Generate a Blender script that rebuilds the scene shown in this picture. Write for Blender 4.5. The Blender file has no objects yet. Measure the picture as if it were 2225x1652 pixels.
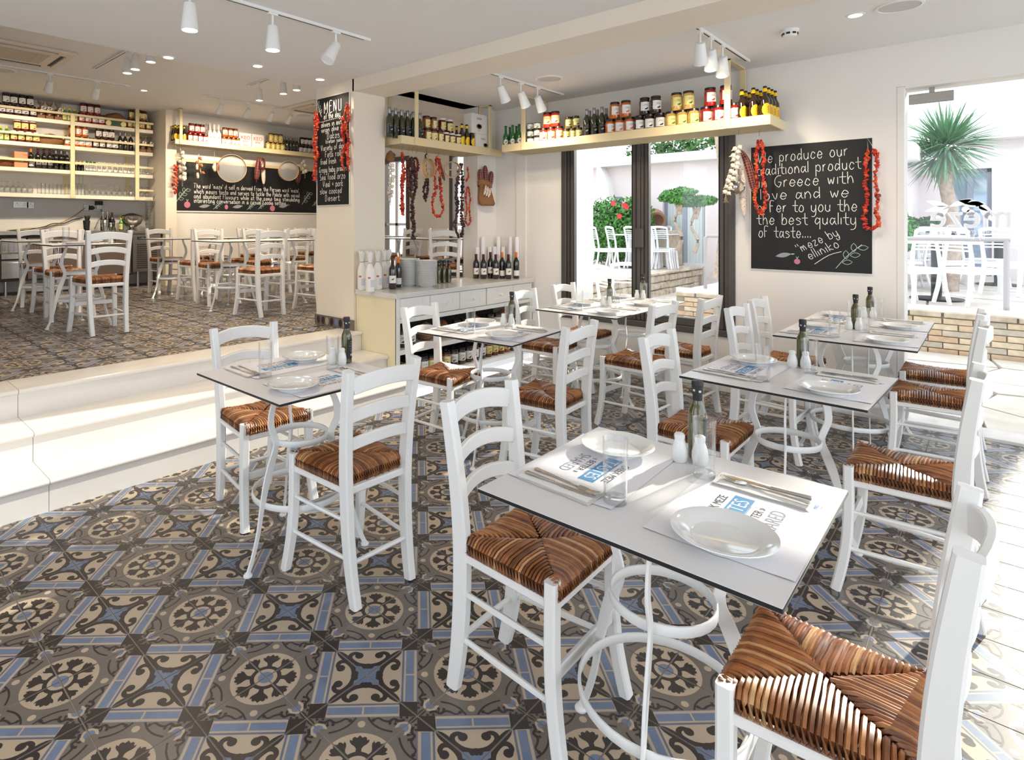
import bpy, math, random
from mathutils import Vector, Matrix
from mathutils.geometry import tessellate_polygon
random.seed(7)
S = bpy.context.scene
C = S.collection
PI = math.pi
# ------------------------------------------------------------------ camera
H = 1.394; FPX = 1284.1; CX = 942.3; HY = 488.4
YAW = math.radians(43.508)
RX, RY = math.sin(YAW), -math.cos(YAW)
FX, FY = math.cos(YAW), math.sin(YAW)
cam_d = bpy.data.cameras.new('camera')
cam = bpy.data.objects.new('camera', cam_d); C.objects.link(cam)
cam_d.sensor_width = 36.0; cam_d.sensor_fit = 'HORIZONTAL'
cam_d.lens = 36.0 * FPX / 2225
cam_d.shift_x = (1112.5 - CX) / 2225
cam_d.shift_y = (HY - 826) / 2225
cam_d.clip_start = 0.05; cam_d.clip_end = 200
cam.matrix_world = Matrix(((RX, 0, -FX, 0), (RY, 0, -FY, 0), (0, 1, 0, H), (0, 0, 0, 1)))
S.camera = cam
# ------------------------------------------------------------------ view, world, sun, large lights
S.view_settings.view_transform = 'Standard'; S.view_settings.look = 'None'
S.view_settings.gamma = 1.0; S.view_settings.use_curve_mapping = False
S.view_settings.exposure = 0.62
cy = S.cycles
cy.max_bounces = 8; cy.diffuse_bounces = 4; cy.glossy_bounces = 3; cy.transmission_bounces = 6
cy.transparent_max_bounces = 12; cy.caustics_reflective = False; cy.caustics_refractive = False
cy.sample_clamp_indirect = 6.0
W = bpy.data.worlds.new('sky'); S.world = W; W.use_nodes = True
bg = W.node_tree.nodes['Background']
bg.inputs[0].default_value = (0.84, 0.91, 1.0, 1); bg.inputs[1].default_value = 1.85
sun_d = bpy.data.lights.new('sun', 'SUN'); sun_d.energy = 5.5; sun_d.angle = math.radians(0.6); sun_d.color = (1.0, 0.93, 0.8)
sun = bpy.data.objects.new('sun', sun_d); C.objects.link(sun)
SUN = Vector((1.0, -0.178, 0.39)).normalized()
sun.rotation_euler = SUN.to_track_quat('Z', 'Y').to_euler()

def ray(px, py):
    u = (px - CX) / FPX; v = (HY - py) / FPX
    return (u * RX + FX, u * RY + FY, v)
def at(px, py, **k):
    r = ray(px, py)
    if 'X' in k: d = k['X'] / r[0]
    elif 'Y' in k: d = k['Y'] / r[1]
    elif 'Z' in k: d = (k['Z'] - H) / r[2]
    else: d = k['d']
    return Vector((r[0] * d, r[1] * d, H + r[2] * d))

# ------------------------------------------------------------------ materials
MATS = {}
def mat(name, col, rough=0.5, metal=0.0, spec=0.5, noise=0.0, nscale=8.0, bump=0.0, bscale=60.0, stretch=None, coat=0.0, emit=None, estr=0.0, trans=0.0, sss=0.0):
    if name in MATS: return MATS[name]
    m = bpy.data.materials.new(name); m.use_nodes = True; MATS[name] = m
    nt = m.node_tree; b = nt.nodes['Principled BSDF']
    b.inputs['Base Color'].default_value = (*col, 1); b.inputs['Roughness'].default_value = rough
    b.inputs['Metallic'].default_value = metal
    b.inputs['Specular IOR Level'].default_value = spec
    if coat: b.inputs['Coat Weight'].default_value = coat; b.inputs['Coat Roughness'].default_value = 0.08
    if trans: b.inputs['Transmission Weight'].default_value = trans
    if emit: b.inputs['Emission Color'].default_value = (*emit, 1); b.inputs['Emission Strength'].default_value = estr
    if noise or bump:
        tc = nt.nodes.new('ShaderNodeTexCoord'); mp = nt.nodes.new('ShaderNodeMapping')
        nt.links.new(tc.outputs['Object'], mp.inputs[0])
        if stretch: mp.inputs['Scale'].default_value = stretch
    if noise:
        n = nt.nodes.new('ShaderNodeTexNoise'); n.inputs['Scale'].default_value = nscale; n.inputs['Detail'].default_value = 5
        nt.links.new(mp.outputs[0], n.inputs['Vector'])
        r = nt.nodes.new('ShaderNodeValToRGB')
        r.color_ramp.elements[0].position = 0.3; r.color_ramp.elements[1].position = 0.7
        r.color_ramp.elements[0].color = (*[max(0, c * (1 - noise)) for c in col], 1)
        r.color_ramp.elements[1].color = (*[min(1, c * (1 + noise)) for c in col], 1)
        nt.links.new(n.outputs['Fac'], r.inputs[0]); nt.links.new(r.outputs[0], b.inputs['Base Color'])
    if bump:
        n2 = nt.nodes.new('ShaderNodeTexNoise'); n2.inputs['Scale'].default_value = bscale; n2.inputs['Detail'].default_value = 3
        nt.links.new(mp.outputs[0], n2.inputs['Vector'])
        bp = nt.nodes.new('ShaderNodeBump'); bp.inputs['Strength'].default_value = bump; bp.inputs['Distance'].default_value = 0.004
        nt.links.new(n2.outputs['Fac'], bp.inputs['Height']); nt.links.new(bp.outputs[0], b.inputs['Normal'])
    return m
def glassmat(name, tint=(0.96, 0.98, 0.97), refl=0.5, base=0.04, rough=0.02):
    m = bpy.data.materials.new(name); m.use_nodes = True; MATS[name] = m
    nt = m.node_tree; nt.nodes.clear()
    o = nt.nodes.new('ShaderNodeOutputMaterial'); mx = nt.nodes.new('ShaderNodeMixShader')
    t = nt.nodes.new('ShaderNodeBsdfTransparent'); g = nt.nodes.new('ShaderNodeBsdfGlossy')
    t.inputs[0].default_value = (*tint, 1); g.inputs['Roughness'].default_value = rough
    lw = nt.nodes.new('ShaderNodeLayerWeight'); lw.inputs[0].default_value = 0.25
    mr = nt.nodes.new('ShaderNodeMapRange'); mr.inputs['To Min'].default_value = base; mr.inputs['To Max'].default_value = refl
    nt.links.new(lw.outputs['Facing'], mr.inputs[0]); nt.links.new(mr.outputs[0], mx.inputs[0])
    nt.links.new(t.outputs[0], mx.inputs[1]); nt.links.new(g.outputs[0], mx.inputs[2]); nt.links.new(mx.outputs[0], o.inputs[0])
    return m
def srgb(r, g, b):
    f = lambda c: (c / 255 / 12.92) if c <= 10 else ((c / 255 + 0.055) / 1.055) ** 2.4
    return (f(r), f(g), f(b))
M_wall = mat('wall_paint', srgb(232, 228, 222), 0.85, noise=0.015, nscale=2, bump=0.08, bscale=40)
M_wallc = mat('cream_paint', srgb(232, 222, 205), 0.85, noise=0.015, nscale=2)
M_ceil = mat('ceiling_paint', srgb(232, 231, 230), 0.9)
M_marble = mat('white_marble', srgb(232, 227, 220), 0.22, noise=0.05, nscale=3, stretch=(0.6, 3, 1), coat=0.2)
M_chair = mat('white_lacquer', srgb(236, 236, 234), 0.38, spec=0.45)
M_metal = mat('white_metal', srgb(234, 235, 234), 0.4, spec=0.5)
M_cream = mat('cream_lacquer', srgb(226, 208, 165), 0.45)
M_lamin = mat('white_laminate', srgb(228, 226, 226), 0.32)
M_black = mat('black_core', srgb(18, 18, 20), 0.5)
M_frame = mat('grey_aluminium', srgb(84, 78, 76), 0.45, metal=0.3)
M_steel = mat('brushed_steel', srgb(170, 166, 160), 0.28, metal=1.0, noise=0.08, nscale=4, stretch=(1, 1, 20))
M_chrome = mat('polished_steel', srgb(205, 203, 200), 0.16, metal=1.0)
M_board = mat('blackboard', srgb(16, 17, 19), 0.6, noise=0.3, nscale=3)
M_chalk = mat('white_chalk', srgb(235, 235, 230), 0.9)
M_pinkc = mat('pink_chalk', srgb(200, 120, 140), 0.9)
M_greenc = mat('pale_green_chalk', srgb(190, 215, 200), 0.9)
M_greyc = mat('grey_chalk', srgb(150, 152, 160), 0.9)
M_plate = mat('white_porcelain', srgb(233, 233, 231), 0.12, coat=0.5)
M_paper = mat('white_paper', srgb(238, 236, 240), 0.8)
M_napkin = mat('paper_napkin', srgb(240, 238, 234), 0.9, bump=0.2, bscale=150)
M_ink = mat('black_ink', srgb(45, 45, 50), 0.8)
M_blueink = mat('blue_ink', srgb(90, 150, 195), 0.8)
M_glass = glassmat('window_glass', (0.98, 0.99, 0.99), 0.35, 0.03)
M_tumbler = glassmat('clear_tumbler_glass', (0.985, 0.99, 0.99), 0.55, 0.02, 0.02)
M_tumblerb = glassmat('thick_glass_base', (0.93, 0.95, 0.95), 0.8, 0.12, 0.05)
M_glassw = M_tumbler
M_bulb = mat('lamp_glow', (1, 0.93, 0.8), 0.5, emit=(1, 0.9, 0.72), estr=14)
M_plastic = mat('white_plastic', srgb(240, 242, 245), 0.4)
M_string = mat('twine', srgb(190, 170, 135), 0.9)

# ------------------------------------------------------------------ mesh builder
class MB:
    def __init__(s): s.v = []; s.f = []; s.m = []
    def add(s, vs, fs, m=0):
        o = len(s.v); s.v += [tuple(v) for v in vs]; s.f += [tuple(i + o for i in f) for f in fs]; s.m += [m] * len(fs)
        return s
    def box(s, x0, y0, z0, x1, y1, z1, m=0, b=0.0):
        if b > 0:
            r = [(x0 + b, y0), (x1 - b, y0), (x1, y0 + b), (x1, y1 - b), (x1 - b, y1), (x0 + b, y1), (x0, y1 - b), (x0, y0 + b)]
            q = [(x0 + b, y0 + b), (x1 - b, y0 + b), (x1 - b, y0 + b), (x1 - b, y1 - b), (x1 - b, y1 - b), (x0 + b, y1 - b), (x0 + b, y1 - b), (x0 + b, y0 + b)]
            vs = [(x, y, z0) for x, y in q] + [(x, y, z0 + b) for x, y in r] + [(x, y, z1 - b) for x, y in r] + [(x, y, z1) for x, y in q]
            fs = []
            for k in range(3):
                for i in range(8):
                    j = (i + 1) % 8
                    fs.append((k * 8 + i, k * 8 + j, (k + 1) * 8 + j, (k + 1) * 8 + i))
            fs += [tuple(range(7, -1, -1)), tuple(range(24, 32))]
            return s.add(vs, fs, m)
        vs = [(x0, y0, z0), (x1, y0, z0), (x1, y1, z0), (x0, y1, z0), (x0, y0, z1), (x1, y0, z1), (x1, y1, z1), (x0, y1, z1)]
        return s.add(vs, [(3, 2, 1, 0), (4, 5, 6, 7), (0, 1, 5, 4), (1, 2, 6, 5), (2, 3, 7, 6), (3, 0, 4, 7)], m)
    def lathe(s, prof, n=20, m=0, c=(0, 0, 0), ms=None):
        # prof: (r,z) list; ms: material per segment
        vs = []; fs = []; mm = []
        rings = []
        for r, z in prof:
            if r < 1e-6: rings.append([len(vs)]); vs.append((c[0], c[1], c[2] + z))
            else:
                rings.append(list(range(len(vs), len(vs) + n)))
                vs += [(c[0] + r * math.cos(2 * PI * i / n), c[1] + r * math.sin(2 * PI * i / n), c[2] + z) for i in range(n)]
        for k in range(len(prof) - 1):
            a, b = rings[k], rings[k + 1]; q = ms[k] if ms else m
            for i in range(n):
                j = (i + 1) % n
                if len(a) == 1 and len(b) == 1: continue
                if len(a) == 1: fs.append((a[0], b[j], b[i]))
                elif len(b) == 1: fs.append((a[i], a[j], b[0]))
                else: fs.append((a[i], a[j], b[j], b[i]))
                mm.append(q)
        o = len(s.v); s.v += vs; s.f += [tuple(i + o for i in f) for f in fs]; s.m += mm
        return s
    def sweep(s, pts, w, h, up=(0, 0, 1), closed=False, m=0, n=8, cap=True, ch=0.25):
        # sweeps a section w (along side axis) x h (along up axis) on a path; w,h numbers or lists
        P = [Vector(p) for p in pts]; N = len(P); vs = []; fs = []
        for i, p in enumerate(P):
            if closed: t = P[(i + 1) % N] - P[i - 1]
            else: t = P[min(i + 1, N - 1)] - P[max(i - 1, 0)]
            t.normalize(); U = Vector(up if not callable(up) else up(i))
            sd = t.cross(U)
            if sd.length < 1e-5: sd = t.cross(Vector((1, 0, 0)))
            sd.normalize(); uu = sd.cross(t).normalized()
            a = (w[i] if isinstance(w, (list, tuple)) else w) / 2; b = (h[i] if isinstance(h, (list, tuple)) else h) / 2
            if n == 8:
                c = min(a, b) * ch * 2
                sec = [(a, b - c), (a - c, b), (-a + c, b), (-a, b - c), (-a, -b + c), (-a + c, -b), (a - c, -b), (a, -b + c)]
            elif n == 4: sec = [(a, b), (-a, b), (-a, -b), (a, -b)]
            else: sec = [(a * math.cos(2 * PI * k / n), b * math.sin(2 * PI * k / n)) for k in range(n)]
            k0 = len(sec)
            vs += [p + sd * x + uu * y for x, y in sec]
        k0 = 8 if n == 8 else n
        R = N if closed else N - 1
        for i in range(R):
            j = (i + 1) % N
            for k in range(k0):
                l = (k + 1) % k0
                fs.append((i * k0 + k, j * k0 + k, j * k0 + l, i * k0 + l))
        if not closed and cap:
            fs.append(tuple(range(k0))); fs.append(tuple(range(N * k0 - 1, (N - 1) * k0 - 1, -1)))
        return s.add(vs, fs, m)
    def tube(s, pts, r, n=6, closed=False, m=0):
        return s.sweep(pts, r * 2 if not isinstance(r, (list, tuple)) else [q * 2 for q in r], r * 2 if not isinstance(r, (list, tuple)) else [q * 2 for q in r], n=n if n != 8 else 7, closed=closed, m=m)
    def poly(s, pts, z0, z1, m=0):
        # prism of a ccw polygon in xy
        n = len(pts); vs = [(x, y, z0) for x, y in pts] + [(x, y, z1) for x, y in pts]
        fs = [tuple(range(n - 1, -1, -1)), tuple(range(n, 2 * n))] + [(i, (i + 1) % n, n + (i + 1) % n, n + i) for i in range(n)]
        return s.add(vs, fs, m)
    def xf(s, M, start=0):
        for i in range(start, len(s.v)): s.v[i] = tuple(M @ Vector(s.v[i]))
        return s
    def mesh(s, name, mats, smooth=True, ang=35):
        me = bpy.data.meshes.new(name)
        me.from_pydata(s.v, [], s.f)
        for m in (mats if isinstance(mats, (list, tuple)) else [mats]): me.materials.append(m)
        if any(s.m): me.polygons.foreach_set('material_index', s.m)
        if smooth:
            me.shade_smooth(); me.set_sharp_from_angle(angle=math.radians(ang))
        me.update()
        return me
    def build(s, name, mats, parent=None, smooth=True, ang=35):
        return obj(name, s.mesh(name, mats, smooth, ang), parent)
KID = {}
def obj(name, me, parent=None, loc=None, rot=None, scale=None):
    o = bpy.data.objects.new(name, me); C.objects.link(o)
    if parent is not None: o.parent = parent; KID.setdefault(parent.name_full, []).append(o)
    if loc is not None: o.location = loc
    if rot is not None: o.rotation_euler = rot if isinstance(rot, (tuple, list)) else (0, 0, rot)
    if scale is not None: o.scale = scale
    return o
def tag(o, label=None, cat=None, group=None, kind=None):
    if label: o['label'] = label
    if cat: o['category'] = cat
    if group: o['group'] = group
    if kind: o['kind'] = kind
    return o
def empty(name, loc=(0, 0, 0), rz=0.0, label=None, cat=None, group=None, kind=None):
    o = bpy.data.objects.new(name, None); C.objects.link(o); o.location = loc; o.rotation_euler = (0, 0, rz); o.empty_display_size = 0.1
    return tag(o, label, cat, group, kind)
def dup(o, loc=None, rz=None, label=None, group=None, parent=None):
    c = o.copy(); C.objects.link(c)
    if parent is not None: c.parent = parent; KID.setdefault(parent.name_full, []).append(c)
    if loc is not None: c.location = loc
    if rz is not None: c.rotation_euler = (0, 0, rz)
    if label: c['label'] = label
    if group: c['group'] = group
    for ch in list(KID.get(o.name_full, ())): dup(ch, parent=c)
    return c
def struct(o): o['kind'] = 'structure'; return o
NTH = ['first', 'second', 'third', 'fourth', 'fifth', 'sixth', 'seventh', 'eighth', 'ninth', 'tenth', 'eleventh', 'twelfth', 'thirteenth', 'fourteenth', 'fifteenth', 'sixteenth', 'seventeenth', 'eighteenth', 'nineteenth', 'twentieth'] + ['twenty-' + k for k in ('first', 'second', 'third', 'fourth', 'fifth', 'sixth', 'seventh', 'eighth', 'ninth')] + ['thirtieth'] + ['thirty-' + k for k in ('first', 'second', 'third', 'fourth', 'fifth', 'sixth', 'seventh', 'eighth', 'ninth')]
Z2 = 0.475      # upper floor
ZC = 2.66       # main ceiling
ZC2 = 3.14      # ceiling of the raised room
XW = 5.25       # window wall
YP = 4.03       # partition
YB = 9.2        # far wall of the raised room
YR = 9.75       # back of the bar recess
# ================================================================== ROOM SHELL
def slab(name, x0, y0, z0, x1, y1, z1, m, parent=None):
    o = MB().box(x0, y0, z0, x1, y1, z1).build(name, m, parent, smooth=False)
    if parent is None: struct(o)
    return o
# window wall (toward +X): pieces around the big window and the glazed opening
ww = struct(empty('wall_right'))
for nm, b in (('wall_section', (XW, 0.5, 0, XW + .2, 1.55, ZC + .4)), ('wall_section', (XW, 1.55, 0, XW + .2, 3.19, 0.455)),
              ('wall_section', (XW, 1.55, 2.32, XW + .2, 3.19, ZC + .4)), ('wall_section', (XW, 3.19, 0, XW + .2, YP + .2, ZC + .4)),
              ('wall_section', (XW, -3.2, 2.36, XW + .2, 0.5, ZC + .4))):
    slab(nm, *b, M_wall, ww)
# thin corner pilaster beside the cupboard
slab('pilaster', XW - .02, 3.62, .0, XW, 3.74, ZC, M_wall, ww)
# partition with pass-through opening above the cupboard
wp = struct(empty('wall_back'))
slab('wall_section', 3.58, YP, 0, XW, YP + .2, 0.815, M_wall, wp)
slab('wall_section', 4.93, YP, 0.815, XW, YP + .2, ZC2 + .1, M_wall, wp)
slab('wall_section', 3.58, YP, ZC, 4.93, YP + .2, ZC2 + .1, M_wall, wp)
# pillar and beam
slab('pillar', 3.24, YP, Z2, 3.60, 4.58, ZC, M_wallc)
slab('beam', 3.24, -3.2, 2.553, 3.60, YP + .02, ZC + .02, M_wallc)
# ceilings
slab('ceiling', -3.0, -3.2, ZC, XW, 4.58, ZC2, M_ceil)
o = MB().box(-1.6, 4.58, ZC2, 6.8, YR + .2, ZC2 + .1).build('ceiling', M_ceil, smooth=False); struct(o)
slab('ceiling_strip', XW, YP + .2, ZC, 6.8, 4.58, ZC2, M_ceil)
# raised room: far wall, bar recess, right wall with windows, left wall
xr = at(374, 400, Y=YB).x; xs = at(360, 400, Y=YB - .14).x
slab('wall_far', xr, YB, Z2, 6.8, YB + .2, ZC2, M_wall)
slab('pier', xs, YB - .14, Z2, xr + .01, YR, ZC2, M_wallc)
slab('wall_bar', -1.6, YR, Z2, xs + .02, YR + .2, ZC2, M_wall)
slab('wall_left', -1.6, 4.58, Z2, -1.4, YR, ZC2, M_wall)
wu = struct(empty('wall_side'))
WA = (5.30, 5.93); WB = (6.80, 7.45)
for (y0, y1) in ((YP + .2, WA[0]), (WA[1], WB[0]), (WB[1], YB)): slab('wall_section', 6.6, y0, 0, 6.8, y1, ZC2, M_wall, wu)
for (y0, y1) in (WA, WB):
    slab('wall_section', 6.6, y0, 0, 6.8, y1, 0.62, M_wall, wu); slab('wall_section', 6.6, y0, 2.5, 6.8, y1, ZC2, M_wall, wu)
slab('wall_outer', XW + .2, YP, 0, 7.45, YP + .2, 3.3, M_wall)
# left wall of the lower room with its tall opening, far behind the camera
slab('roof', -3.2, -3.4, ZC2 + .1, 6.9, YR + .3, ZC2 + .25, M_ceil)
slab('wall_left_lower', -3.2, -3.2, 0, -3.0, -0.4, ZC, M_wall)
slab('wall_left_upper', -3.2, 2.6, 0, -3.0, 4.6, ZC, M_wall)

def window(name, y0, y1, z0, z1, x, mull=(), fw=.06, dep=.09, m=None, gx=.05, label=None):
    m = m or M_frame
    w = struct(empty(name))
    rails = [(y0, y0 + fw, z0, z1), (y1 - fw, y1, z0, z1), (y0 + fw, y1 - fw, z0, z0 + fw), (y0 + fw, y1 - fw, z1 - fw, z1)]
    for a, b, c, d in rails:
        MB().box(x, a, c, x + dep, b, d, b=.004).build('window_frame', m, w, smooth=False)
    for (a, b, dx, ex) in mull:
        MB().box(x + dx, a, z0 + fw, x + dx + dep + ex, b, z1 - fw, b=.004).build('window_frame', m, w, smooth=False)
    return w
# big grey sliding window
w1 = window('window_1', 1.55, 3.19, .455, 2.32, XW - .012, mull=(), fw=.055, dep=.16)
for (a, b) in ((1.605, 1.68), (3.06, 3.135), (2.295, 2.365), (2.372, 2.445)):
    MB().box(XW + .01, a, .51, XW + .075, b, 2.265, b=.005).build('sash_stile', M_frame, w1, smooth=False)
    g0 = MB().box(XW + .004, (a + b) / 2 - .004, .515, XW + .011, (a + b) / 2 + .004, 2.26).build('sash_groove', M_black, w1, smooth=False)
for (a, b) in ((1.68, 2.295), (2.445, 3.06)):
    for z0, z1 in ((.51, .578), (2.195, 2.265)):
        MB().box(XW + .01, a, z0, XW + .075, b, z1, b=.005).build('sash_rail', M_frame, w1, smooth=False)
    MB().box(XW + .04, a - .005, .575, XW + .046, b + .005, 2.2).build('pane', M_glass, w1, smooth=False)
    for yy in (a, b - .006):
        MB().box(XW + .008, yy, .578, XW + .02, yy + .006, 2.195).build('gasket', M_black, w1, smooth=False)
MB().box(XW - .02, 2.33, 1.18, XW + .01, 2.41, 1.36, b=.006).build('latch', M_frame, w1, smooth=False)
# glazed opening to the right of the board wall
w2 = struct(empty('window_2'))
MB().box(XW + .09, -3.0, .03, XW + .102, 0.49, 2.33).build('pane', M_glass, w2, smooth=False)
MB().box(XW + .0, .455, 0.0, XW + .2, .50, 2.36, b=.004).build('jamb', M_wall, w2, smooth=False)
MB().box(XW + .0, -3.2, 2.345, XW + .2, .455, 2.36).build('head_trim', M_wall, w2, smooth=False)
MB().box(XW - .02, -3.2, -.005, XW + .22, .455, .02, b=.003).build('threshold', M_marble, w2, smooth=False)
MB().box(XW + .08, .20, 2.24, XW + .112, .44, 2.31, b=.003).build('patch_fitting', M_steel, w2)
MB().box(XW + .085, .30, 2.31, XW + .105, .33, 2.345).build('pivot_pin', M_steel, w2)
# upper room windows
for k, (y0, y1) in enumerate((WA, WB)):
    w = window('window_%d' % (k + 3), y0, y1, .62, 2.5, 6.58, fw=.07, dep=.12)
    MB().box(6.64, y0 + .06, .68, 6.646, y1 - .06, 2.44).build('pane', M_glass, w, smooth=False)
    MB().box(6.62, y0 + .07, 1.38, 6.66, y1 - .07, 1.42).build('glazing_bar', M_plastic, w, smooth=False)
    MB().box(6.62, (y0 + y1) / 2 - .03, .69, 6.66, (y0 + y1) / 2 + .03, 2.43).build('glazing_bar', M_plastic, w, smooth=False)

# ================================================================== MARBLE STEPS
RIS = [3.33, 3.63, 3.955]; NOS = [3.31, 3.605, 3.935]; TOP = [.16, .32, Z2]; BACK = [3.63, 3.955, 4.22]
st = struct(empty('marble_steps'))
seams = [-1.6, -.62, .795, 2.21, 3.262]
for k in range(3):
    zb = 0 if k == 0 else TOP[k - 1]
    off = 0.0
    for a, b in zip(seams[:-1], seams[1:]):
        xe = 3.262
        g = .0012
        MB().box(a + g, RIS[k], zb, b - g, RIS[k] + .02, TOP[k] - .028).build('riser_slab', M_marble, st, smooth=False)
        # tread with a half-round nose
        y0 = NOS[k]; r = .014; z = TOP[k]
        sec = [(BACK[k], z), (y0 + r, z)] + [(y0 + r - r * math.sin(t), z - r + r * math.cos(t)) for t in (.5, 1.0, 1.57, 2.1, 2.6)] + [(y0 + r, z - 2 * r), (BACK[k], z - 2 * r)]
        mb = MB(); n = len(sec)
        mb.add([(a + g, p, q) for p, q in sec] + [(b - g, p, q) for p, q in sec],
               [tuple(range(n)), tuple(range(2 * n - 1, n - 1, -1))] + [(i, n + i, n + (i + 1) % n, (i + 1) % n) for i in range(n)])
        mb.build('tread_slab', M_marble, st)
MB().box(-1.6, RIS[0] + .02, 0, 3.262, RIS[1] + .02, TOP[0] - .028).box(-1.6, RIS[1] + .02, 0, 3.262, RIS[2] + .02, TOP[1] - .028).box(-1.6, RIS[2] + .02, 0, 3.262, 4.22, Z2 - .028).build('step_core', M_wall, st, smooth=False)

# ================================================================== PATTERNED CEMENT TILES
T_taupe = mat('tile_taupe', srgb(112, 104, 97), .32, noise=.10, nscale=9)
T_dark = mat('tile_dark', srgb(50, 43, 41), .32, noise=.12, nscale=9)
T_cream = mat('tile_cream', srgb(184, 166, 144), .32, noise=.07, nscale=9)
T_blue = mat('tile_blue', srgb(110, 125, 152), .32, noise=.16, nscale=14)
T_bline = mat('tile_blue_line', srgb(96, 106, 128), .32, noise=.1, nscale=14)
T_grout = mat('grout', srgb(168, 158, 145), .8)
L = math.sqrt(.5); TS = .22
def clip(poly, a, b, c):
    # keep a*u+b*v+c >= 0
    out = []
    for i in range(len(poly)):
        p, q = poly[i], poly[(i + 1) % len(poly)]
        dp = a * p[0] + b * p[1] + c; dq = a * q[0] + b * q[1] + c
        if dp >= 0: out.append(p)
        if (dp >= 0) != (dq >= 0):
            t = dp / (dp - dq); out.append((p[0] + t * (q[0] - p[0]), p[1] + t * (q[1] - p[1])))
    return out
def circ(u, v, r, n=12, r2=None, ang=0): 
    r2 = r2 or r; ca, sa = math.cos(ang), math.sin(ang)
    return [(u + r * math.cos(t) * ca - r2 * math.sin(t) * sa, v + r * math.cos(t) * sa + r2 * math.sin(t) * ca) for t in [2 * PI * i / n for i in range(n)]]
def smooth(pts, k=3):
    out = []
    n = len(pts)
    for i in range(n - 1):
        p0 = pts[max(i - 1, 0)]; p1 = pts[i]; p2 = pts[i + 1]; p3 = pts[min(i + 2, n - 1)]
        for j in range(k):
            t = j / k
            out.append(tuple(.5 * ((2 * b) + (-a + c) * t + (2 * a - 5 * b + 4 * c - d) * t * t + (-a + 3 * b - 3 * c + d) * t ** 3) for a, b, c, d in zip(p0, p1, p2, p3)))
    return out + [tuple(pts[-1])]
def band(pts, w, k=3):
    P = smooth(pts, k); n = len(P); l = []; r = []
    for i, p in enumerate(P):
        q0 = P[max(i - 1, 0)]; q1 = P[min(i + 1, n - 1)]
        dx, dy = q1[0] - q0[0], q1[1] - q0[1]; d = math.hypot(dx, dy) or 1
        ww = (w[0] + (w[1] - w[0]) * i / (n - 1)) / 2 if isinstance(w, tuple) else w / 2
        l.append((p[0] - dy / d * ww, p[1] + dx / d * ww)); r.append((p[0] + dy / d * ww, p[1] - dx / d * ww))
    return [[l[i], r[i], r[i + 1], l[i + 1]] for i in range(n - 1)]
mir = lambda p: [(u, -v) for u, v in reversed(p)]
layA = []; layB = []      # (level, material, polygon)
def put(L_, lev, m, poly, both=True):
    L_.append((lev, m, poly))
    if both: L_.append((lev, m, mir(poly)))
# medallion quarter
layA.append((0, 0, [(0, 0), (L, -L), (L, L)]))
layA.append((1, 2, circ(0, 0, .475, 40))); layA.append((2, 1, circ(0, 0, .215, 28)))
for k_, a in enumerate((0, PI / 4, -PI / 4)):
    pr = [(.17, .05), (.205, .034), (.255, .034), (.285, .055), (.315, .095), (.345, .118), (.38, .122), (.366, .092), (.405, .086), (.42, .062), (.405, .034), (.44, .0)]
    pl = pr + [(x, -y) for x, y in reversed(pr[:-1])]
    layA.append((3, 1, [(x * math.cos(a) - y * math.sin(a), x * math.sin(a) + y * math.cos(a)) for x, y in pl]))
layA.append((4, 2, circ(0, 0, .158, 24))); layA.append((5, 3, circ(0, 0, .105, 24)))
layA.append((1, 2, circ(.605, 0, .05, 14)))
for q in band([(.705, .075), (.60, .15), (.52, .27), (.475, .43)], .026): put(layA, 2, 1, q)
put(layA, 1, 2, circ(.53, .53, .105, 14)); put(layA, 3, 0, circ(.472, .472, .078, 12)); put(layA, 2, 3, circ(.535, .535, .066, 12))
for q in band([(.655, .55), (.64, .47), (.675, .41), (.635, .345), (.655, .27), (.69, .21), (.665, .15)], (.042, .022)): put(layA, 4, 1, q)
put(layA, 5, 1, circ(.66, .148, .026, 9)); put(layA, 5, 1, circ(.605, .36, .022, 8)); put(layA, 5, 1, circ(.595, .43, .02, 8))
for q in band([(.605, .36), (.64, .375), (.665, .40)], .02): put(layA, 6, 1, q)
for q in band([(.595, .43), (.63, .43), (.655, .45)], .02): put(layA, 7, 1, q)
put(layA, 5, 1, circ(.69, .50, .018, 8)); put(layA, 5, 1, circ(.69, .575, .02, 8))
put(layA, 8, 1, circ(.652, .652, .075, 12, .032, PI / 4))
# cross quarter
layB.append((0, 2, [(0, 0), (L, -L), (L, L)]))
layB.append((1, 3, [(.69, -.70), (.71, -.70), (.71, .70), (.69, .70)]))
for s in (1, -1):
    v0, v1 = sorted((s * .012, s * .465)); layB.append((1, 3, [(.545, v0), (.66, v0), (.66, v1), (.545, v1)]))
layB.append((1, 4, [(.482, -.50), (.518, -.50), (.518, .50), (.482, .50)]))
put(layB, 8, 1, [(.478, .478), (.72, .478), (.72, .72), (.478, .72)])
for q in band([(.40, .13), (.435, .20), (.405, .265), (.33, .275), (.255, .215), (.20, .13), (.17, .0)], (.06, .085)): put(layB, 2, 1, q)
put(layB, 3, 1, circ(.385, .145, .062, 12))
layB.append((4, 1, circ(0, 0, .225, 20)))
put(layB, 5, 1, circ(.36, .36, .155, 14, .055, PI / 4))
put(layB, 6, 3, [(0, 0), (.16, .0), (.12, .04), (.13, .07), (.17, .09), (.17, .17)])
put(layB, 7, 1, circ(.15, 0, .03, 8), False)
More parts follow.
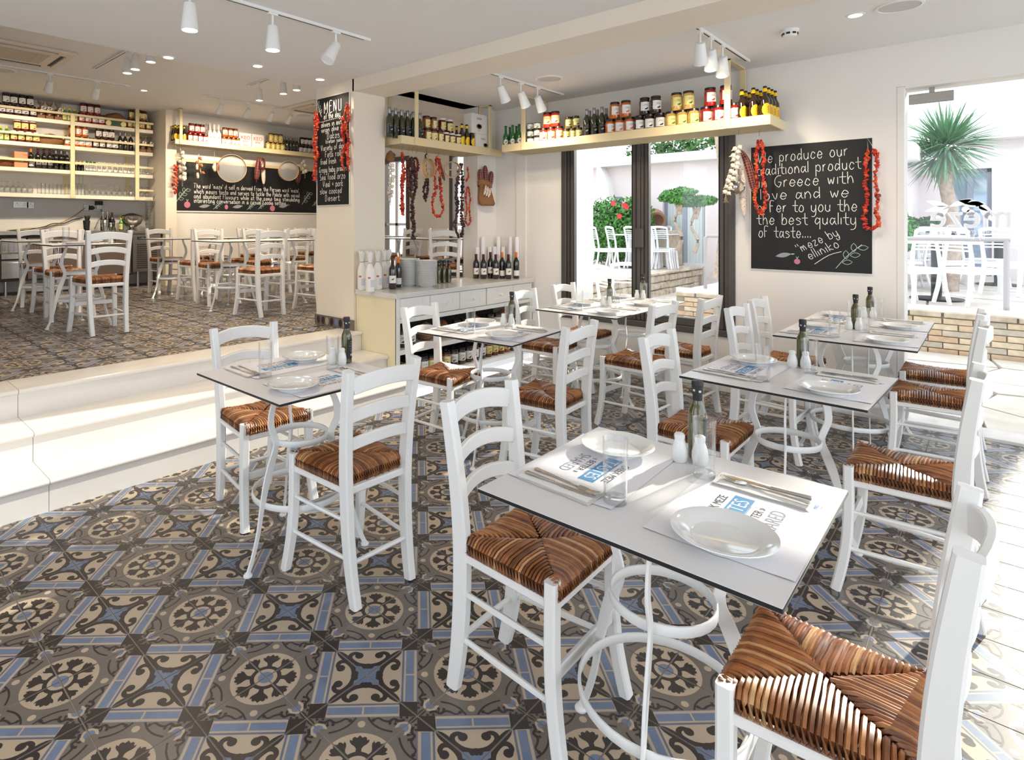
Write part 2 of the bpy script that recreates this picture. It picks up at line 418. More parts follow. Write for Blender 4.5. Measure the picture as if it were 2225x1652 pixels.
def tile_mesh(name, fine=True):
    mb = MB(); e = .5 - .0035 / TS * .5 * 2; zt = 0.0
    # slab body (side faces), top at z=0
    a = .5 - .006; b = .5 - .010
    vs = [(-a, -a, -.04), (a, -a, -.04), (a, a, -.04), (-a, a, -.04), (-a, -a, -.006), (a, -a, -.006), (a, a, -.006), (-a, a, -.006), (-b, -b, 0), (b, -b, 0), (b, b, 0), (-b, b, 0)]
    mb.add([(x * TS, y * TS, z * TS) for x, y, z in vs], [(0, 1, 5, 4), (1, 2, 6, 5), (2, 3, 7, 6), (3, 0, 4, 7), (4, 5, 9, 8), (5, 6, 10, 9), (6, 7, 11, 10), (7, 4, 8, 11)], 0)
    # corner of the medallion at (-.5,-.5), of the cross at (.5,.5)
    for lay, org, sg in ((layA, (-.5, -.5), 1), (layB, (.5, .5), -1)):
        for lev, m, poly in lay:
            p = clip(poly, 1, -1, 0); p = clip(p, 1, 1, 0) if len(p) > 2 else p; p = clip(p, -1, 0, L) if len(p) > 2 else p
            if len(p) < 3: continue
            q = [(org[0] + sg * (u - v) * L, org[1] + sg * (u + v) * L) for u, v in p]
            q = [(max(-b, min(b, x)), max(-b, min(b, y))) for x, y in q]
            r = [q[0]]
            for t in q[1:]:
                if abs(t[0] - r[-1][0]) + abs(t[1] - r[-1][1]) > 1e-4: r.append(t)
            if len(r) < 3: continue
            V3 = [Vector((x, y, 0)) for x, y in r]
            ar = sum(r[i][0] * r[(i + 1) % len(r)][1] - r[(i + 1) % len(r)][0] * r[i][1] for i in range(len(r)))
            if abs(ar) < 1e-6: continue
            z = lev * .00007
            if len(r) == 4 or len(r) == 3: tr = [tuple(range(len(r)))]
            else: tr = tessellate_polygon([V3])
            fs = []
            for t in tr:
                s2 = sum(r[t[i]][0] * r[t[(i + 1) % len(t)]][1] - r[t[(i + 1) % len(t)]][0] * r[t[i]][1] for i in range(len(t)))
                fs.append(tuple(t) if s2 > 0 else tuple(reversed(t)))
            mb.add([(x * TS, y * TS, z) for x, y in r], fs, m)
    me = mb.mesh(name, [T_taupe, T_dark, T_cream, T_blue, T_bline], smooth=False)
    return me, mb
TILE, TMB = tile_mesh('tile')
# joint lattice: nodes and centres
GX, GY = 1.183, 1.187
def lay_tiles(floor, x0, x1, y0, y1, z, ox, oy, limit=300):
    cells = []
    i0 = math.floor((x0 - ox) / TS) - 1; i1 = math.ceil((x1 - ox) / TS) + 1
    j0 = math.floor((y0 - oy) / TS) - 1; j1 = math.ceil((y1 - oy) / TS) + 1
    for i in range(i0, i1):
        for j in range(j0, j1):
            cx, cyy = ox + (i + .5) * TS, oy + (j + .5) * TS
            if cx < x0 - .1 or cx - TS / 2 > x1 or cyy < y0 or cyy - TS / 2 > y1: continue
            # lattice point (i,j): even parity -> node when i+j even
            # corners: which corner is a medallion centre (A)
            rot = TROT(i, j)
            d = cx * FX + cyy * FY; u = cx * RX + cyy * RY
            vis = d > .35 and -CX - 120 < u / max(d, .01) * FPX < 2225 - CX + 120 and HY + (H - z) * FPX / max(d, .01) < 1652 + 260
            cells.append((0 if vis else 1, d, cx, cyy, rot))
    cells.sort()
    rest = MB()
    for k, (nv, d, cx, cyy, rot) in enumerate(cells):
        if k < limit and not nv:
            obj('tile', TILE, floor, (cx, cyy, z), rot)
        elif nv and d < -.5: continue
        else:
            ca, sa = math.cos(rot), math.sin(rot)
            o = len(rest.v)
            rest.v += [(cx + x * ca - y * sa, cyy + x * sa + y * ca, z + q) for x, y, q in TMB.v]
            rest.f += [tuple(a + o for a in f) for f in TMB.f]; rest.m += TMB.m
    if rest.v: tag(rest.build('tile_field', [T_taupe, T_dark, T_cream, T_blue, T_bline], floor, smooth=False), kind='stuff')
def TROT(i, j):
    # node at even (i+j); centres at odd. A centres: node + (.22,0) with cell parity
    # cell centre (i0,j0) odd; A when ((i0-1) + 0*j0 ... ) see lattice derivation
    for dx, dy, r in ((0, 0, 0), (1, 0, PI / 2), (1, 1, PI), (0, 1, -PI / 2)):
        a, b = i + dx, j + dy
        if (a + b) % 2 and is_A(a, b): return r
    return 0
def is_A(a, b):
    # centre at lattice (a,b) (odd). pattern cell (ci,cj): centre = node + ((ci+.5)+(cj+.5), -(ci+.5)+(cj+.5)) in tile units
    ci = (a - b) / 2 - .5; cj = (a + b) / 2 - .5
    return round(ci + cj) % 2 == 0
fl = struct(empty('floor'))
MB().box(-3.2, -3.4, -.12, XW + .02, 3.35, -.0018).build('grout_bed', T_grout, fl, smooth=False)
lay_tiles(fl, -1.0, XW + .01, -1.6, 3.34, 0.0, GX, GY)
fu = struct(empty('floor_upper'))
MB().box(-1.6, 4.22, .1, 6.6, YR, Z2 - .0018).box(3.262, 4.15, .1, 6.6, 4.23, Z2 - .0018).build('grout_bed', T_grout, fu, smooth=False)
lay_tiles(fu, -.9, 6.6, 4.215, YR, Z2, GX, 4.22)
# tile skirting on the pillar foot
sk = struct(empty('baseboard_pillar'))
for k in range(2):
    y0 = 4.02 + k * .285
    MB().box(3.226, y0, Z2, 3.2395, min(y0 + .283, 4.59), Z2 + .09).build('skirting_tile', T_taupe, sk, smooth=False)
mb = MB()
for k, (yy, mm) in enumerate(((4.09, 1), (4.14, 2), (4.2, 1), (4.26, 3), (4.33, 1), (4.40, 2), (4.46, 1), (4.53, 1))):
    pts = [(3.2258, yy + .026 * math.cos(t), Z2 + .045 + .036 * math.sin(t)) for t in [2 * PI * i / 12 for i in range(12)]]
    mb.add(pts, [tuple(range(11, -1, -1))], mm)
mb.build('skirting_motif', [T_taupe, T_dark, T_cream, T_blue], sk, smooth=False)
# ================================================================== CHAIRS
R1 = mat('straw_dark', srgb(120, 72, 40), .38, noise=.35, nscale=30, stretch=(1, 1, 1), spec=.6)
R2 = mat('straw_brown', srgb(148, 92, 52), .36, noise=.3, nscale=30, spec=.6)
R3 = mat('straw_tan', srgb(176, 120, 74), .34, noise=.25, nscale=30, spec=.6)
R4 = mat('straw_pale', srgb(200, 156, 108), .34, noise=.2, nscale=30, spec=.6)
def rush_seat(nst=29, seg=5):
    rnd = random.Random(3)
    mb = MB()
    # corners of the seat (front wider): front y=+.165
    q = [(-.17, .172), (.17, .172), (.148, -.145), (-.148, -.145)]
    zt = .472; zb = .425
    cx_ = (0.0, .012)
    under = [(x * .93, y * .93) for x, y in q]
    mb.poly([(x, y) for x, y in reversed(under)], zb + .004, zt - .016, 0)
    sides = [(q[0], q[1], nst + 1), (q[1], q[2], nst), (q[2], q[3], nst - 1), (q[3], q[0], nst)]
    for si, (a, b, n) in enumerate(sides):
        a = Vector((*a, 0)); b = Vector((*b, 0)); c = Vector((*cx_, 0))
        e = (b - a); ln = e.length; e.normalize(); nin = Vector((e.y, -e.x, 0))
        if nin.dot(c - a) < 0: nin = -nin
        for k in range(n):
            t = (k + .5) / n
            p = a.lerp(b, t)
            # inner end on the diagonal
            if t < .5: far = a.lerp(c, min(1, t * 2 * (1 if si % 2 else .97)))
            else: far = b.lerp(c, min(1, (1 - t) * 2))
            dist = max(.004, (far - p).dot(nin))
            w = ln / n * rnd.uniform(.86, 1.16)
            dz = rnd.uniform(-.0012, .002)
            crown = .006 * math.sin(min(1, dist / .14) * 1.4)
            pts = [p + nin * dist + Vector((0, 0, zt + crown * .2 - .004))]
            for f in (.82, .55, .28, .1):
                pts.append(p + nin * (dist * f) + Vector((0, 0, zt + dz + .004 * math.sin(f * 2.4) - (.003 if f < .2 else 0))) + e * rnd.uniform(-.0008, .0008))
            pts.append(p - nin * .004 + Vector((0, 0, zt - .012 + dz)))
            pts.append(p - nin * .006 + Vector((0, 0, zb + .012)))
            pts.append(p + nin * .006 + Vector((0, 0, zb)))
            mm = rnd.choices((0, 1, 2, 3), (4, 6, 3, 1))[0]
            mb.sweep(pts, w, .011, up=(0, 0, 1) if False else tuple(Vector((0, 0, 1)) - nin * .25), n=5, m=mm, cap=False)
    return mb
def leg_path(kind, s):
    if kind == 'front': return [(s * .183, .197, 0), (s * .178, .182, .07), (s * .172, .166, .17), (s * .168, .158, .30), (s * .166, .158, .478)]
    return [(s * .132, -.205, 0), (s * .136, -.185, .10), (s * .140, -.168, .25), (s * .144, -.162, .42), (s * .149, -.166, .55), (s * .156, -.180, .70), (s * .165, -.203, .868)]
def chair_proto():
    t = empty('rush_seat_chair')
    for s in (-1, 1):
        p = smooth(leg_path('front', s), 3); n = len(p)
        MB().sweep(p, [.035 + .003 * min(1, i / n * 2) for i in range(n)], [.034] * n, up=(0, 1, 0), ch=.16).build('leg', M_chair, t, ang=30)
        p = smooth(leg_path('back', s), 3); n = len(p)
        MB().sweep(p, .034, [.040 + .012 * math.sin(PI * i / (n - 1)) for i in range(n)], up=(0, 1, 0), ch=.16).build('leg', M_chair, t, ang=30)
    # ladder slats, bowed back and arched
    for z, h, hw in ((.815, .062, .149), (.698, .047, .142), (.590, .044, .138)):
        yb = -.166 - (z - .55) * .105 - (.012 if z > .8 else 0)
        pts = []; N = 9
        for i in range(N):
            a = -1 + 2 * i / (N - 1)
            pts.append((a * hw, yb - .026 * (1 - a * a), z + .020 * (1 - a * a) - .006))
        MB().sweep(pts, .018, h, up=(0, 0, 1), ch=.2).build('slat', M_chair, t, ang=40)
    # seat rails
    fr = MB()
    fr.sweep([(-.166, .158, .412), (.166, .158, .412)], .020, .030, up=(0, 0, 1)).sweep([(-.144, -.160, .412), (.144, -.160, .412)], .02, .028, up=(0, 0, 1))
    for s in (-1, 1): fr.sweep([(s * .167, .158, .415), (s * .145, -.16, .415)], .020, .024, up=(0, 0, 1))
    fr.build('seat_frame', M_chair, t)
    rush_seat().build('seat', [R1, R2, R3, R4], t, ang=60)
    for s in (-1, 1):
        for z in (.305, .165):
            yf = .159 if z > .2 else .168; yb = -.165 if z > .2 else -.178
            xf = .168 if z > .2 else .172; xb = .141 if z > .2 else .138
            MB().tube([(s * xf, yf, z), (s * (xf + xb) / 2, (yf + yb) / 2, z), (s * xb, yb, z)], [.0075, .0095, .0075], n=8 - 1).build('rung', M_chair, t, ang=50)
    MB().tube([(-.138, -.18, .155), (0, -.18, .155), (.138, -.18, .155)], [.008, .010, .008], n=7).build('rung', M_chair, t, ang=50)
    MB().sweep([(-.172, .163, .235), (.172, .163, .235)], .014, .036, up=(0, 0, 1)).build('front_rail', M_chair, t)
    return t
CH = chair_proto(); CH_USED = [False]
def chair(x, y, face, z, label, group, rot=0.0):
    # face: +1 faces +Y, -1 faces -Y
    rz = (0 if face > 0 else PI) + math.radians(rot)
    if not CH_USED[0]:
        CH_USED[0] = True; c = CH; c.location = (x, y, z); c.rotation_euler = (0, 0, rz); tag(c, label, 'chair', group); return c
    c = dup(CH, (x, y, z), rz, label, group); c['category'] = 'chair'; return c

# ================================================================== TABLES
def ring_pts(r, z, n=28): return [(r * math.cos(2 * PI * i / n), r * math.sin(2 * PI * i / n), z) for i in range(n)]
TLX, TLY, TZ = .615, .665, .745
def table_proto():
    t = empty('bistro_table')
    MB().box(-TLX / 2, -TLY / 2, TZ - .0105, TLX / 2, TLY / 2, TZ - .0012, b=.002).build('tabletop', M_black, t, smooth=False)
    MB().box(-TLX / 2 + .0012, -TLY / 2 + .0012, TZ - .0013, TLX / 2 - .0012, TLY / 2 - .0012, TZ).build('laminate_surface', M_lamin, t, smooth=False)
    MB().box(-TLX / 2 + .003, -TLY / 2 + .003, TZ - .0115, TLX / 2 - .003, TLY / 2 - .003, TZ - .0104).build('laminate_underside', M_lamin, t, smooth=False)
    prof = [(.285, .012), (.262, .06), (.232, .15), (.214, .24), (.19, .33), (.160, .41), (.141, .455), (.138, .49), (.152, .525), (.166, .565), (.160, .62), (.135, .68), (.122, .725), (.120, .733)]
    P = smooth([(r, 0, z) for r, z in prof], 3); n = len(P)
    def wd(z):
        return .020 + .018 * math.exp(-((z - .38) / .13) ** 2) + .010 * math.exp(-((z - .6) / .08) ** 2)
    for k in range(3):
        a = math.radians(72 + 120 * k)
        mb = MB().sweep([(x, y, z) for x, y, z in P], [.0075] * n, [wd(p[2]) for p in P], up=(1, 0, .0001), ch=.2)
        mb.xf(Matrix.Rotation(a, 4, 'Z'))
        lg = mb.build('leg', M_metal, t, ang=40)
        f = MB().lathe([(0, 0), (.017, 0), (.018, .006), (.012, .014), (0, .018)], 14, c=(.286 * math.cos(a), .286 * math.sin(a), 0)).build('foot', M_metal, lg)
    MB().sweep(ring_pts(.122, .478), .0065, .026, closed=True).build('upper_ring', M_metal, t, ang=50)
    MB().sweep(ring_pts(.198, .245, 36), .0065, .026, closed=True).build('lower_ring', M_metal, t, ang=50)
    mb = MB()
    for k in range(3):
        a = math.radians(72 + 120 * k)
        mb.sweep([(.01 * math.cos(a), .01 * math.sin(a), .7305), (.2 * math.cos(a), .2 * math.sin(a), .7305)], .03, .006)
    mb.build('top_bracket', M_metal, t)
    return t
TB = table_proto(); TB_USED = [False]
def table(x, y, z, label, rot=0.0, group='white bistro tables', spin=0):
    if not TB_USED[0]:
        TB_USED[0] = True; o = TB; o.location = (x, y, z); o.rotation_euler = (0, 0, math.radians(rot)); tag(o, label, 'table', group); return o
    o = dup(TB, (x, y, z), math.radians(rot), label, group); o['category'] = 'table'; return o

# ================================================================== TABLEWARE
def plate_proto():
    pr = [(0, .004), (.055, .004), (.058, .0), (.062, .0), (.064, .004), (.0735, .0125), (.098, .0205), (.1015, .0235), (.1005, .0252), (.096, .0243), (.073, .0170), (.066, .0105), (.06, .0085), (0, .0078)]
    return MB().lathe(pr, 40).mesh('plate', M_plate, ang=60)
PLATE = plate_proto()
def tumbler_proto():
    t = empty('water_glass')
    MB().lathe([(.0245, .012), (.0255, .05), (.0275, .149), (.0285, .1505), (.0287, .149), (.0272, .05), (.0262, .003)], 28).build('bowl', M_tumbler, t)
    MB().lathe([(0, .0), (.0245, .0), (.0262, .003), (.0263, .012), (.0240, .0145), (0, .0105)], 28).build('base', M_tumblerb, t)
    return t
TUM = tumbler_proto()
M_shaker = M_plate
M_hole = mat('shaker_holes', (.03, .03, .03), .8)
def shaker_proto():
    t = empty('salt_shaker')
    MB().lathe([(0, 0), (.0165, 0), (.0195, .004), (.0215, .018), (.0205, .034), (.0165, .05), (.0135, .058), (.013, .062), (.0143, .068), (.0138, .074), (.009, .0785), (0, .080)], 22).build('body', M_plate, t)
    mb = MB()
    for a in range(4): mb.lathe([(0, .0008), (.0011, 0)], 6, c=(.0045 * math.cos(a * PI / 2), .0045 * math.sin(a * PI / 2), .0795))
    mb.build('holes', M_hole, t)
    return t
SHK = shaker_proto()
M_oil = mat('olive_oil_glass', srgb(70, 66, 14), .06, spec=.8, coat=.6)
M_blk = mat('black_label', srgb(14, 14, 15), .45)
M_silver = mat('silver_print', srgb(190, 190, 185), .5)
M_gold = mat('gold_print', srgb(200, 160, 70), .4)
def textmesh(s, size, m=0, font=None, align='CENTER', ext=0.0, xs=1.0):
    cu = bpy.data.curves.new('tmp', 'FONT'); cu.body = s; cu.size = size; cu.align_x = align; cu.align_y = 'CENTER'; cu.extrude = ext; cu.resolution_u = 3
    o = bpy.data.objects.new('tmp', cu); C.objects.link(o)
    me = bpy.data.meshes.new_from_object(o)
    bpy.data.objects.remove(o); 
    vs = [(v.co.x * xs, v.co.y, v.co.z) for v in me.vertices]; fs = [tuple(p.vertices) for p in me.polygons]
    bpy.data.meshes.remove(me); bpy.data.curves.remove(cu)
    return vs, fs
def wrap(mb, s, size, R, z, m, a0=-PI / 2, xs=1.0, rot=False):
    # print text round a cylinder of radius R, centred at angle a0, height z; rot: text runs upwards
    vs, fs = textmesh(s, size, xs=xs)
    out = []
    for x, y, _ in vs:
        if rot: x, y = -y, x
        a = a0 + x / R
        out.append((R * math.cos(a), R * math.sin(a), z + y))
    return mb.add(out, fs, m)
def patch(mb, R, z0, z1, a0, da, m, n=8, R1=None):
    vs = []; R1 = R1 or R
    for i in range(n + 1):
        a = a0 - da + 2 * da * i / n
        vs += [(R * math.cos(a), R * math.sin(a), z0), (R1 * math.cos(a), R1 * math.sin(a), z1)]
    fs = [(2 * i, 2 * i + 2, 2 * i + 3, 2 * i + 1) for i in range(n)]
    return mb.add(vs, fs, m)
def oil_proto():
    t = empty('olive_oil_bottle')
    MB().lathe([(0, .002), (.021, 0), (.0245, .004), (.0245, .118), (.0235, .130), (.017, .147), (.0125, .158), (.0115, .170), (.0115, .178), (0, .178)], 20).build('bottle_body', M_oil, t)
    MB().lathe([(.0125, .160), (.0128, .178), (.0150, .179), (.0150, .2), (.0158, .201), (.0158, .208), (.0145, .214), (0, .215)], 20).build('cap', M_blk, t, ang=30)
    mb = MB(); patch(mb, .0249, .022, .112, -.75, 1.15, 0)
    R = .0252
    for z, s, sz in ((.100, 'OLIVE', .0075), (.090, 'EXTRA VIRGIN', .0045), (.080, 'ELAIOLADO', .006), (.068, '100% OLIVE OIL', .004), (.06, 'PRODUCT OF', .004), (.053, 'GREECE', .006)): wrap(mb, s, sz, R, z, 1, -.75)
    patch(mb, R, .034, .044, -.75, .4, 1)
    for k in range(6): patch(mb, .0157, .184 + .002 * (k % 2), .190 + .002 * (k % 2), k * 1.05, .22, 1, 2)
    mb.build('label', [M_blk, M_silver], t, smooth=False)
    return t
OIL = oil_proto()
def cutlery():
    # knife and fork lying along +x, about 20 cm
    k = MB(); 
    hp = [(-.098, 0, .0035), (-.09, 0, .0045), (-.05, 0, .0035), (-.012, 0, .003)]
    k.sweep(smooth(hp, 4), [.010, .0125, .0125, .012, .0115, .0105, .010, .0095, .009, .0085, .0085, .008, .0075], .0045)
    bl = [(-.012, -.004), (.03, -.007), (.075, -.008), (.095, -.004), (.102, .003), (.09, .006), (-.012, .004)]
    k.poly(bl, .0018, .0030)
    knife = k.mesh('knife', M_chrome)
    f = MB()
    f.sweep(smooth([(-.096, 0, .0035), (-.085, 0, .0045), (-.03, 0, .004), (.02, 0, .003), (.04, 0, .0045)], 4), [.009, .012, .0125, .0125, .0115, .010, .009, .0075, .006, .0055, .005, .005, .005, .0052, .006, .007, .008], .003)
    f.sweep(smooth([(.038, 0, .0045), (.052, 0, .0030), (.066, 0, .0022)], 3), [.008, .014, .0185, .021, .022, .022, .0215], .0018)
    for j in range(4):
        y = -.0085 + j * .00567
        f.sweep(smooth([(.065, y, .0022), (.082, y, .0035), (.098, y * .9, .0075)], 3), [.0034] * 5 + [.0028, .0015], .0016)
    fork = f.mesh('fork', M_chrome)
    return knife, fork
KNIFE, FORK = cutlery()
def napkin_mesh():
    mb = MB(); n = 10
    for layer in range(3):
        vs = []; sx = .044 - layer * .002
        for i in range(n + 1):
            x = -.102 + .204 * i / n + layer * .003
            w = .0012 * math.sin(i * 1.3 + layer)
            vs += [(x, -sx + w, .0006 + layer * .0016 + .0012 * abs(math.sin(i * .9 + layer))), (x, 0, .0022 + layer * .0022 + .0015 * abs(math.cos(i * .7 + layer))), (x, sx + w, .0006 + layer * .0018)]
        fs = []
        for i in range(n):
            for j in range(2): fs.append((i * 3 + j, i * 3 + 3 + j, i * 3 + 4 + j, i * 3 + 1 + j))
        mb.add(vs, fs)
        mb.add([(x, y, z - .0014) for x, y, z in vs], [tuple(reversed(f)) for f in fs])
    return mb.mesh('napkin', M_napkin, ang=50)
NAPK = napkin_mesh()
def leaf_shape(cx, cyy, l, w, a, n=6):
    pts = []
    for i in range(n + 1): t = i / n; pts.append((l * t, w * math.sin(PI * t)))
    for i in range(n - 1, 0, -1): t = i / n; pts.append((l * t, -w * math.sin(PI * t)))
    ca, sa = math.cos(a), math.sin(a)
    return [(cx + x * ca - y * sa, cyy + x * sa + y * ca) for x, y in pts]
def flat(mb, poly, z, m):
    mb.add([(x, y, z) for x, y in poly], [tuple(range(len(poly)))], m)
def placemat_proto():
    t = empty('paper_placemat')
    # local: x long side 0.40, y 0.285, sitter at -y
    n = 8; vs = []; hx, hy = .2, .1425
    for i in range(n + 1):
        for j in range(5):
            x = -hx + 2 * hx * i / n; y = -hy + 2 * hy * j / 4
            e = (.0022 if (i in (0, n) and j in (0, 4)) else 0)
            vs.append((x, y, .0009 + e))
    fs = [(i * 5 + j, i * 5 + 5 + j, i * 5 + 6 + j, i * 5 + 1 + j) for i in range(n) for j in range(4)]
    mb = MB().add(vs, fs).add([(x, y, z - .0006) for x, y, z in vs], [tuple(reversed(f)) for f in fs])
    mb.build('paper', M_paper, t, ang=60)
    pr = MB(); z = .0013
    def tx(s, size, x, y, m, xs=1.0, dz=0):
        v, f = textmesh(s, size, xs=xs); pr.add([(a + x, b + y, z + dz) for a, b, _ in v], f, m)
    tx('GREEK MEZE', .028, .01, .062, 0, .85)
    flat(pr, [(-.078, .001), (.098, .001), (.098, .044), (-.078, .044)], z, 1)
    tx('TASTES', .046, .01, .0215, 2, .95, .0002)
    flat(pr, [(-.062, -.001), (-.015, -.001), (-.015, .0), (-.062, .0)], z, 0); flat(pr, [(.015, -.001), (.062, -.001), (.062, .0), (.015, .0)], z, 0)
    tx('are', .009, 0, -.001, 1)
    tx('\u00ab BETTER \u00bb', .026, .01, -.021, 0, .95)
    tx('SHARED', .044, .01, -.056, 3, .85)
    tx('meze', .016, .165, -.108, 1, 1.0); 
    for k, (a, l) in enumerate(((2.5, .012), (2.1, .014), (.9, .013), (.4, .013), (1.5, .011))): flat(pr, leaf_shape(.165, -.098, l, .0022, a), z, 1 if k % 2 else 3)
    tx('by Elliniko', .005, .166, -.119, 3)
    pr.build('print', [M_ink, M_blueink, M_paper, M_greyc], t, smooth=False)
    return t
MAT_ = placemat_proto()
protos = {'glass': TUM, 'shaker': SHK, 'oil': OIL, 'mat': MAT_}
used = set()
def place(key, loc, rz, label, cat, group):
    p = protos[key]
    if key not in used:
        used.add(key); p.location = loc; p.rotation_euler = (0, 0, rz); return tag(p, label, cat, group)
    o = dup(p, loc, rz, label, group); o['category'] = cat; return o
def leafm(name, me, loc, rz, label, cat, group):
    o = obj(name, me, loc=loc, rot=rz); return tag(o, label, cat, group)
def set_table(tx, ty, rot, z, where, side_a, side_b, half=None, bottle=True, ):
    """one place on each long side; side_a = +Y side, side_b = -Y side"""
    rr = math.radians(rot); ca, sa = math.cos(rr), math.sin(rr)
    P = lambda x, y, dz=0: (tx + x * ca - y * sa, ty + x * sa + y * ca, z + dz)
    jr = random.Random(hash((round(tx, 2), round(ty, 2))) % 1000)
    j = lambda s=.006: jr.uniform(-s, s)
    zt = TZ + .0002
    sets = {None: (1, -1), 'a': (1,), 'b': (-1,)}[half]
    for s in sets:
        wh = side_a if s > 0 else side_b
        base = 0 if s < 0 else PI
        place('mat', P(.012 * s + j(.004), .186 * s, zt), base + rr + j(.02), 'printed paper placemat, %s' % wh, 'placemat', 'printed paper placemats')
        px, py = .155 * s + j(), .186 * s + j()
        leafm('plate', PLATE, P(px, py, zt + .0012), j(1), 'round white porcelain side plate, %s' % wh, 'plate', 'white side plates')
        nx, ny = -.155 * s, .187 * s
        na = rr + PI / 2 + j(.06)
        leafm('paper_napkin', NAPK, P(nx, ny, zt + .0014), na, 'folded white paper napkin, %s' % wh, 'napkin', 'paper napkins')
        leafm('table_knife', KNIFE, P(nx - .012 * s, ny + .002, zt + .0075), na + (0 if s < 0 else PI) + .03, 'steel knife lying on napkin, %s' % wh, 'knife', 'table knives')
        leafm('table_fork', FORK, P(nx + .012 * s, ny - .002, zt + .0075), na + (0 if s < 0 else PI) - .07, 'steel fork lying on napkin, %s' % wh, 'fork', 'table forks')
        place('glass', P(-.14 * s + j(), .052 * s + j(.004), zt), 0, 'clear water glass, %s' % wh, 'glass', 'clear water glasses')
    if half != 'b' and bottle:
        place('shaker', P(.205, .036, zt), .4, 'white salt shaker nearer the window side, %s' % where, 'salt shaker', 'white salt and pepper shakers')
        place('shaker', P(.222, -.012, zt), 1.1, 'white pepper shaker beside the water glass, %s' % where, 'pepper shaker', 'white salt and pepper shakers')
        place('oil', P(.266, .010, zt), -.3, 'dark olive oil bottle with black cap, %s' % where, 'bottle', 'olive oil bottles')

MAIN = [
 (1.436, .591, 0, 'nearest table'),
 (1.47, 2.203, 0, 'table beside the marble steps'),
 (2.862, 2.235, 5.1, 'table before the white cupboard'),
 (4.145, 2.231, 0, 'window table nearer the cupboard'),
 (4.765, 2.231, 0, 'window table touching the glass'),
 (2.865, .640, -2.5, 'middle table of the row toward the door'),
 (4.212, .618, 0, 'board wall table nearer the room'),
 (4.832, .622, 0, 'board wall table beside the wall'),
]
TL = ['nearest white square table laid for two', 'white table laid for two beside the marble steps', 'white table laid for two in front of the cupboard', 'white table under the grey window, cupboard end of the joined pair', 'white table pushed against the grey window frame',
      'white table laid for two between the nearest table and the board wall pair', 'white table of the pair below the blackboard, room side', 'white table of the pair below the blackboard, wall side']
for k, (x, y, r, w) in enumerate(MAIN):
    table(x, y, 0, TL[k], r)
    set_table(x, y, r, 0, 'on ' + w, 'far side of ' + w, 'near side of ' + w)
CG = 'white rush seat chairs'
for x, y, f, rot, lab in (
    (1.475, .985, -1, 1, 'white rush seat chair, far side of the nearest table'),
    (1.500, 1.880, 1, -2, 'white rush seat chair, near side of the table by the steps'),
    (1.548, 2.645, -1, -4, 'white rush seat chair against the marble steps'),
    (1.430, .235, 1, 1, 'closest white rush seat chair, back turned to the camera side'),
    (2.885, .245, 1, 0, 'white rush seat chair, near side of the middle table'),
    (2.83, .985, -1, 0, 'white rush seat chair, far side of the middle table'),
    (2.80, 1.795, 1, 3, 'white rush seat chair, near side of the table before the cupboard'),
    (2.77, 2.53, -1, 7, 'white rush seat chair between table and cupboard drawers'),
    (3.99, 2.56, -1, 6, 'white rush seat chair tucked between window table and cupboard end'),
    (4.63, 2.60, -1, -1, 'white rush seat chair in the corner beside the grey window'),
    (3.955, 1.81, 1, -4, 'white rush seat chair, near side of window table, cupboard end'),
    (4.52, 1.70, 1, -3, 'white rush seat chair with its back to the blackboard, beside the window'),
    (4.125, 1.01, -1, -2, 'white rush seat chair below the hanging garlic, room side'),
    (4.675, 1.03, -1, -1, 'white rush seat chair directly below the blackboard'),
    (4.87, .26, 1, 0, 'white rush seat chair nearest the glass opening'),
    (4.26, .245, 1, 0, 'white rush seat chair second from the glass opening')):
    chair(x, y, f, 0, lab, CG, rot)

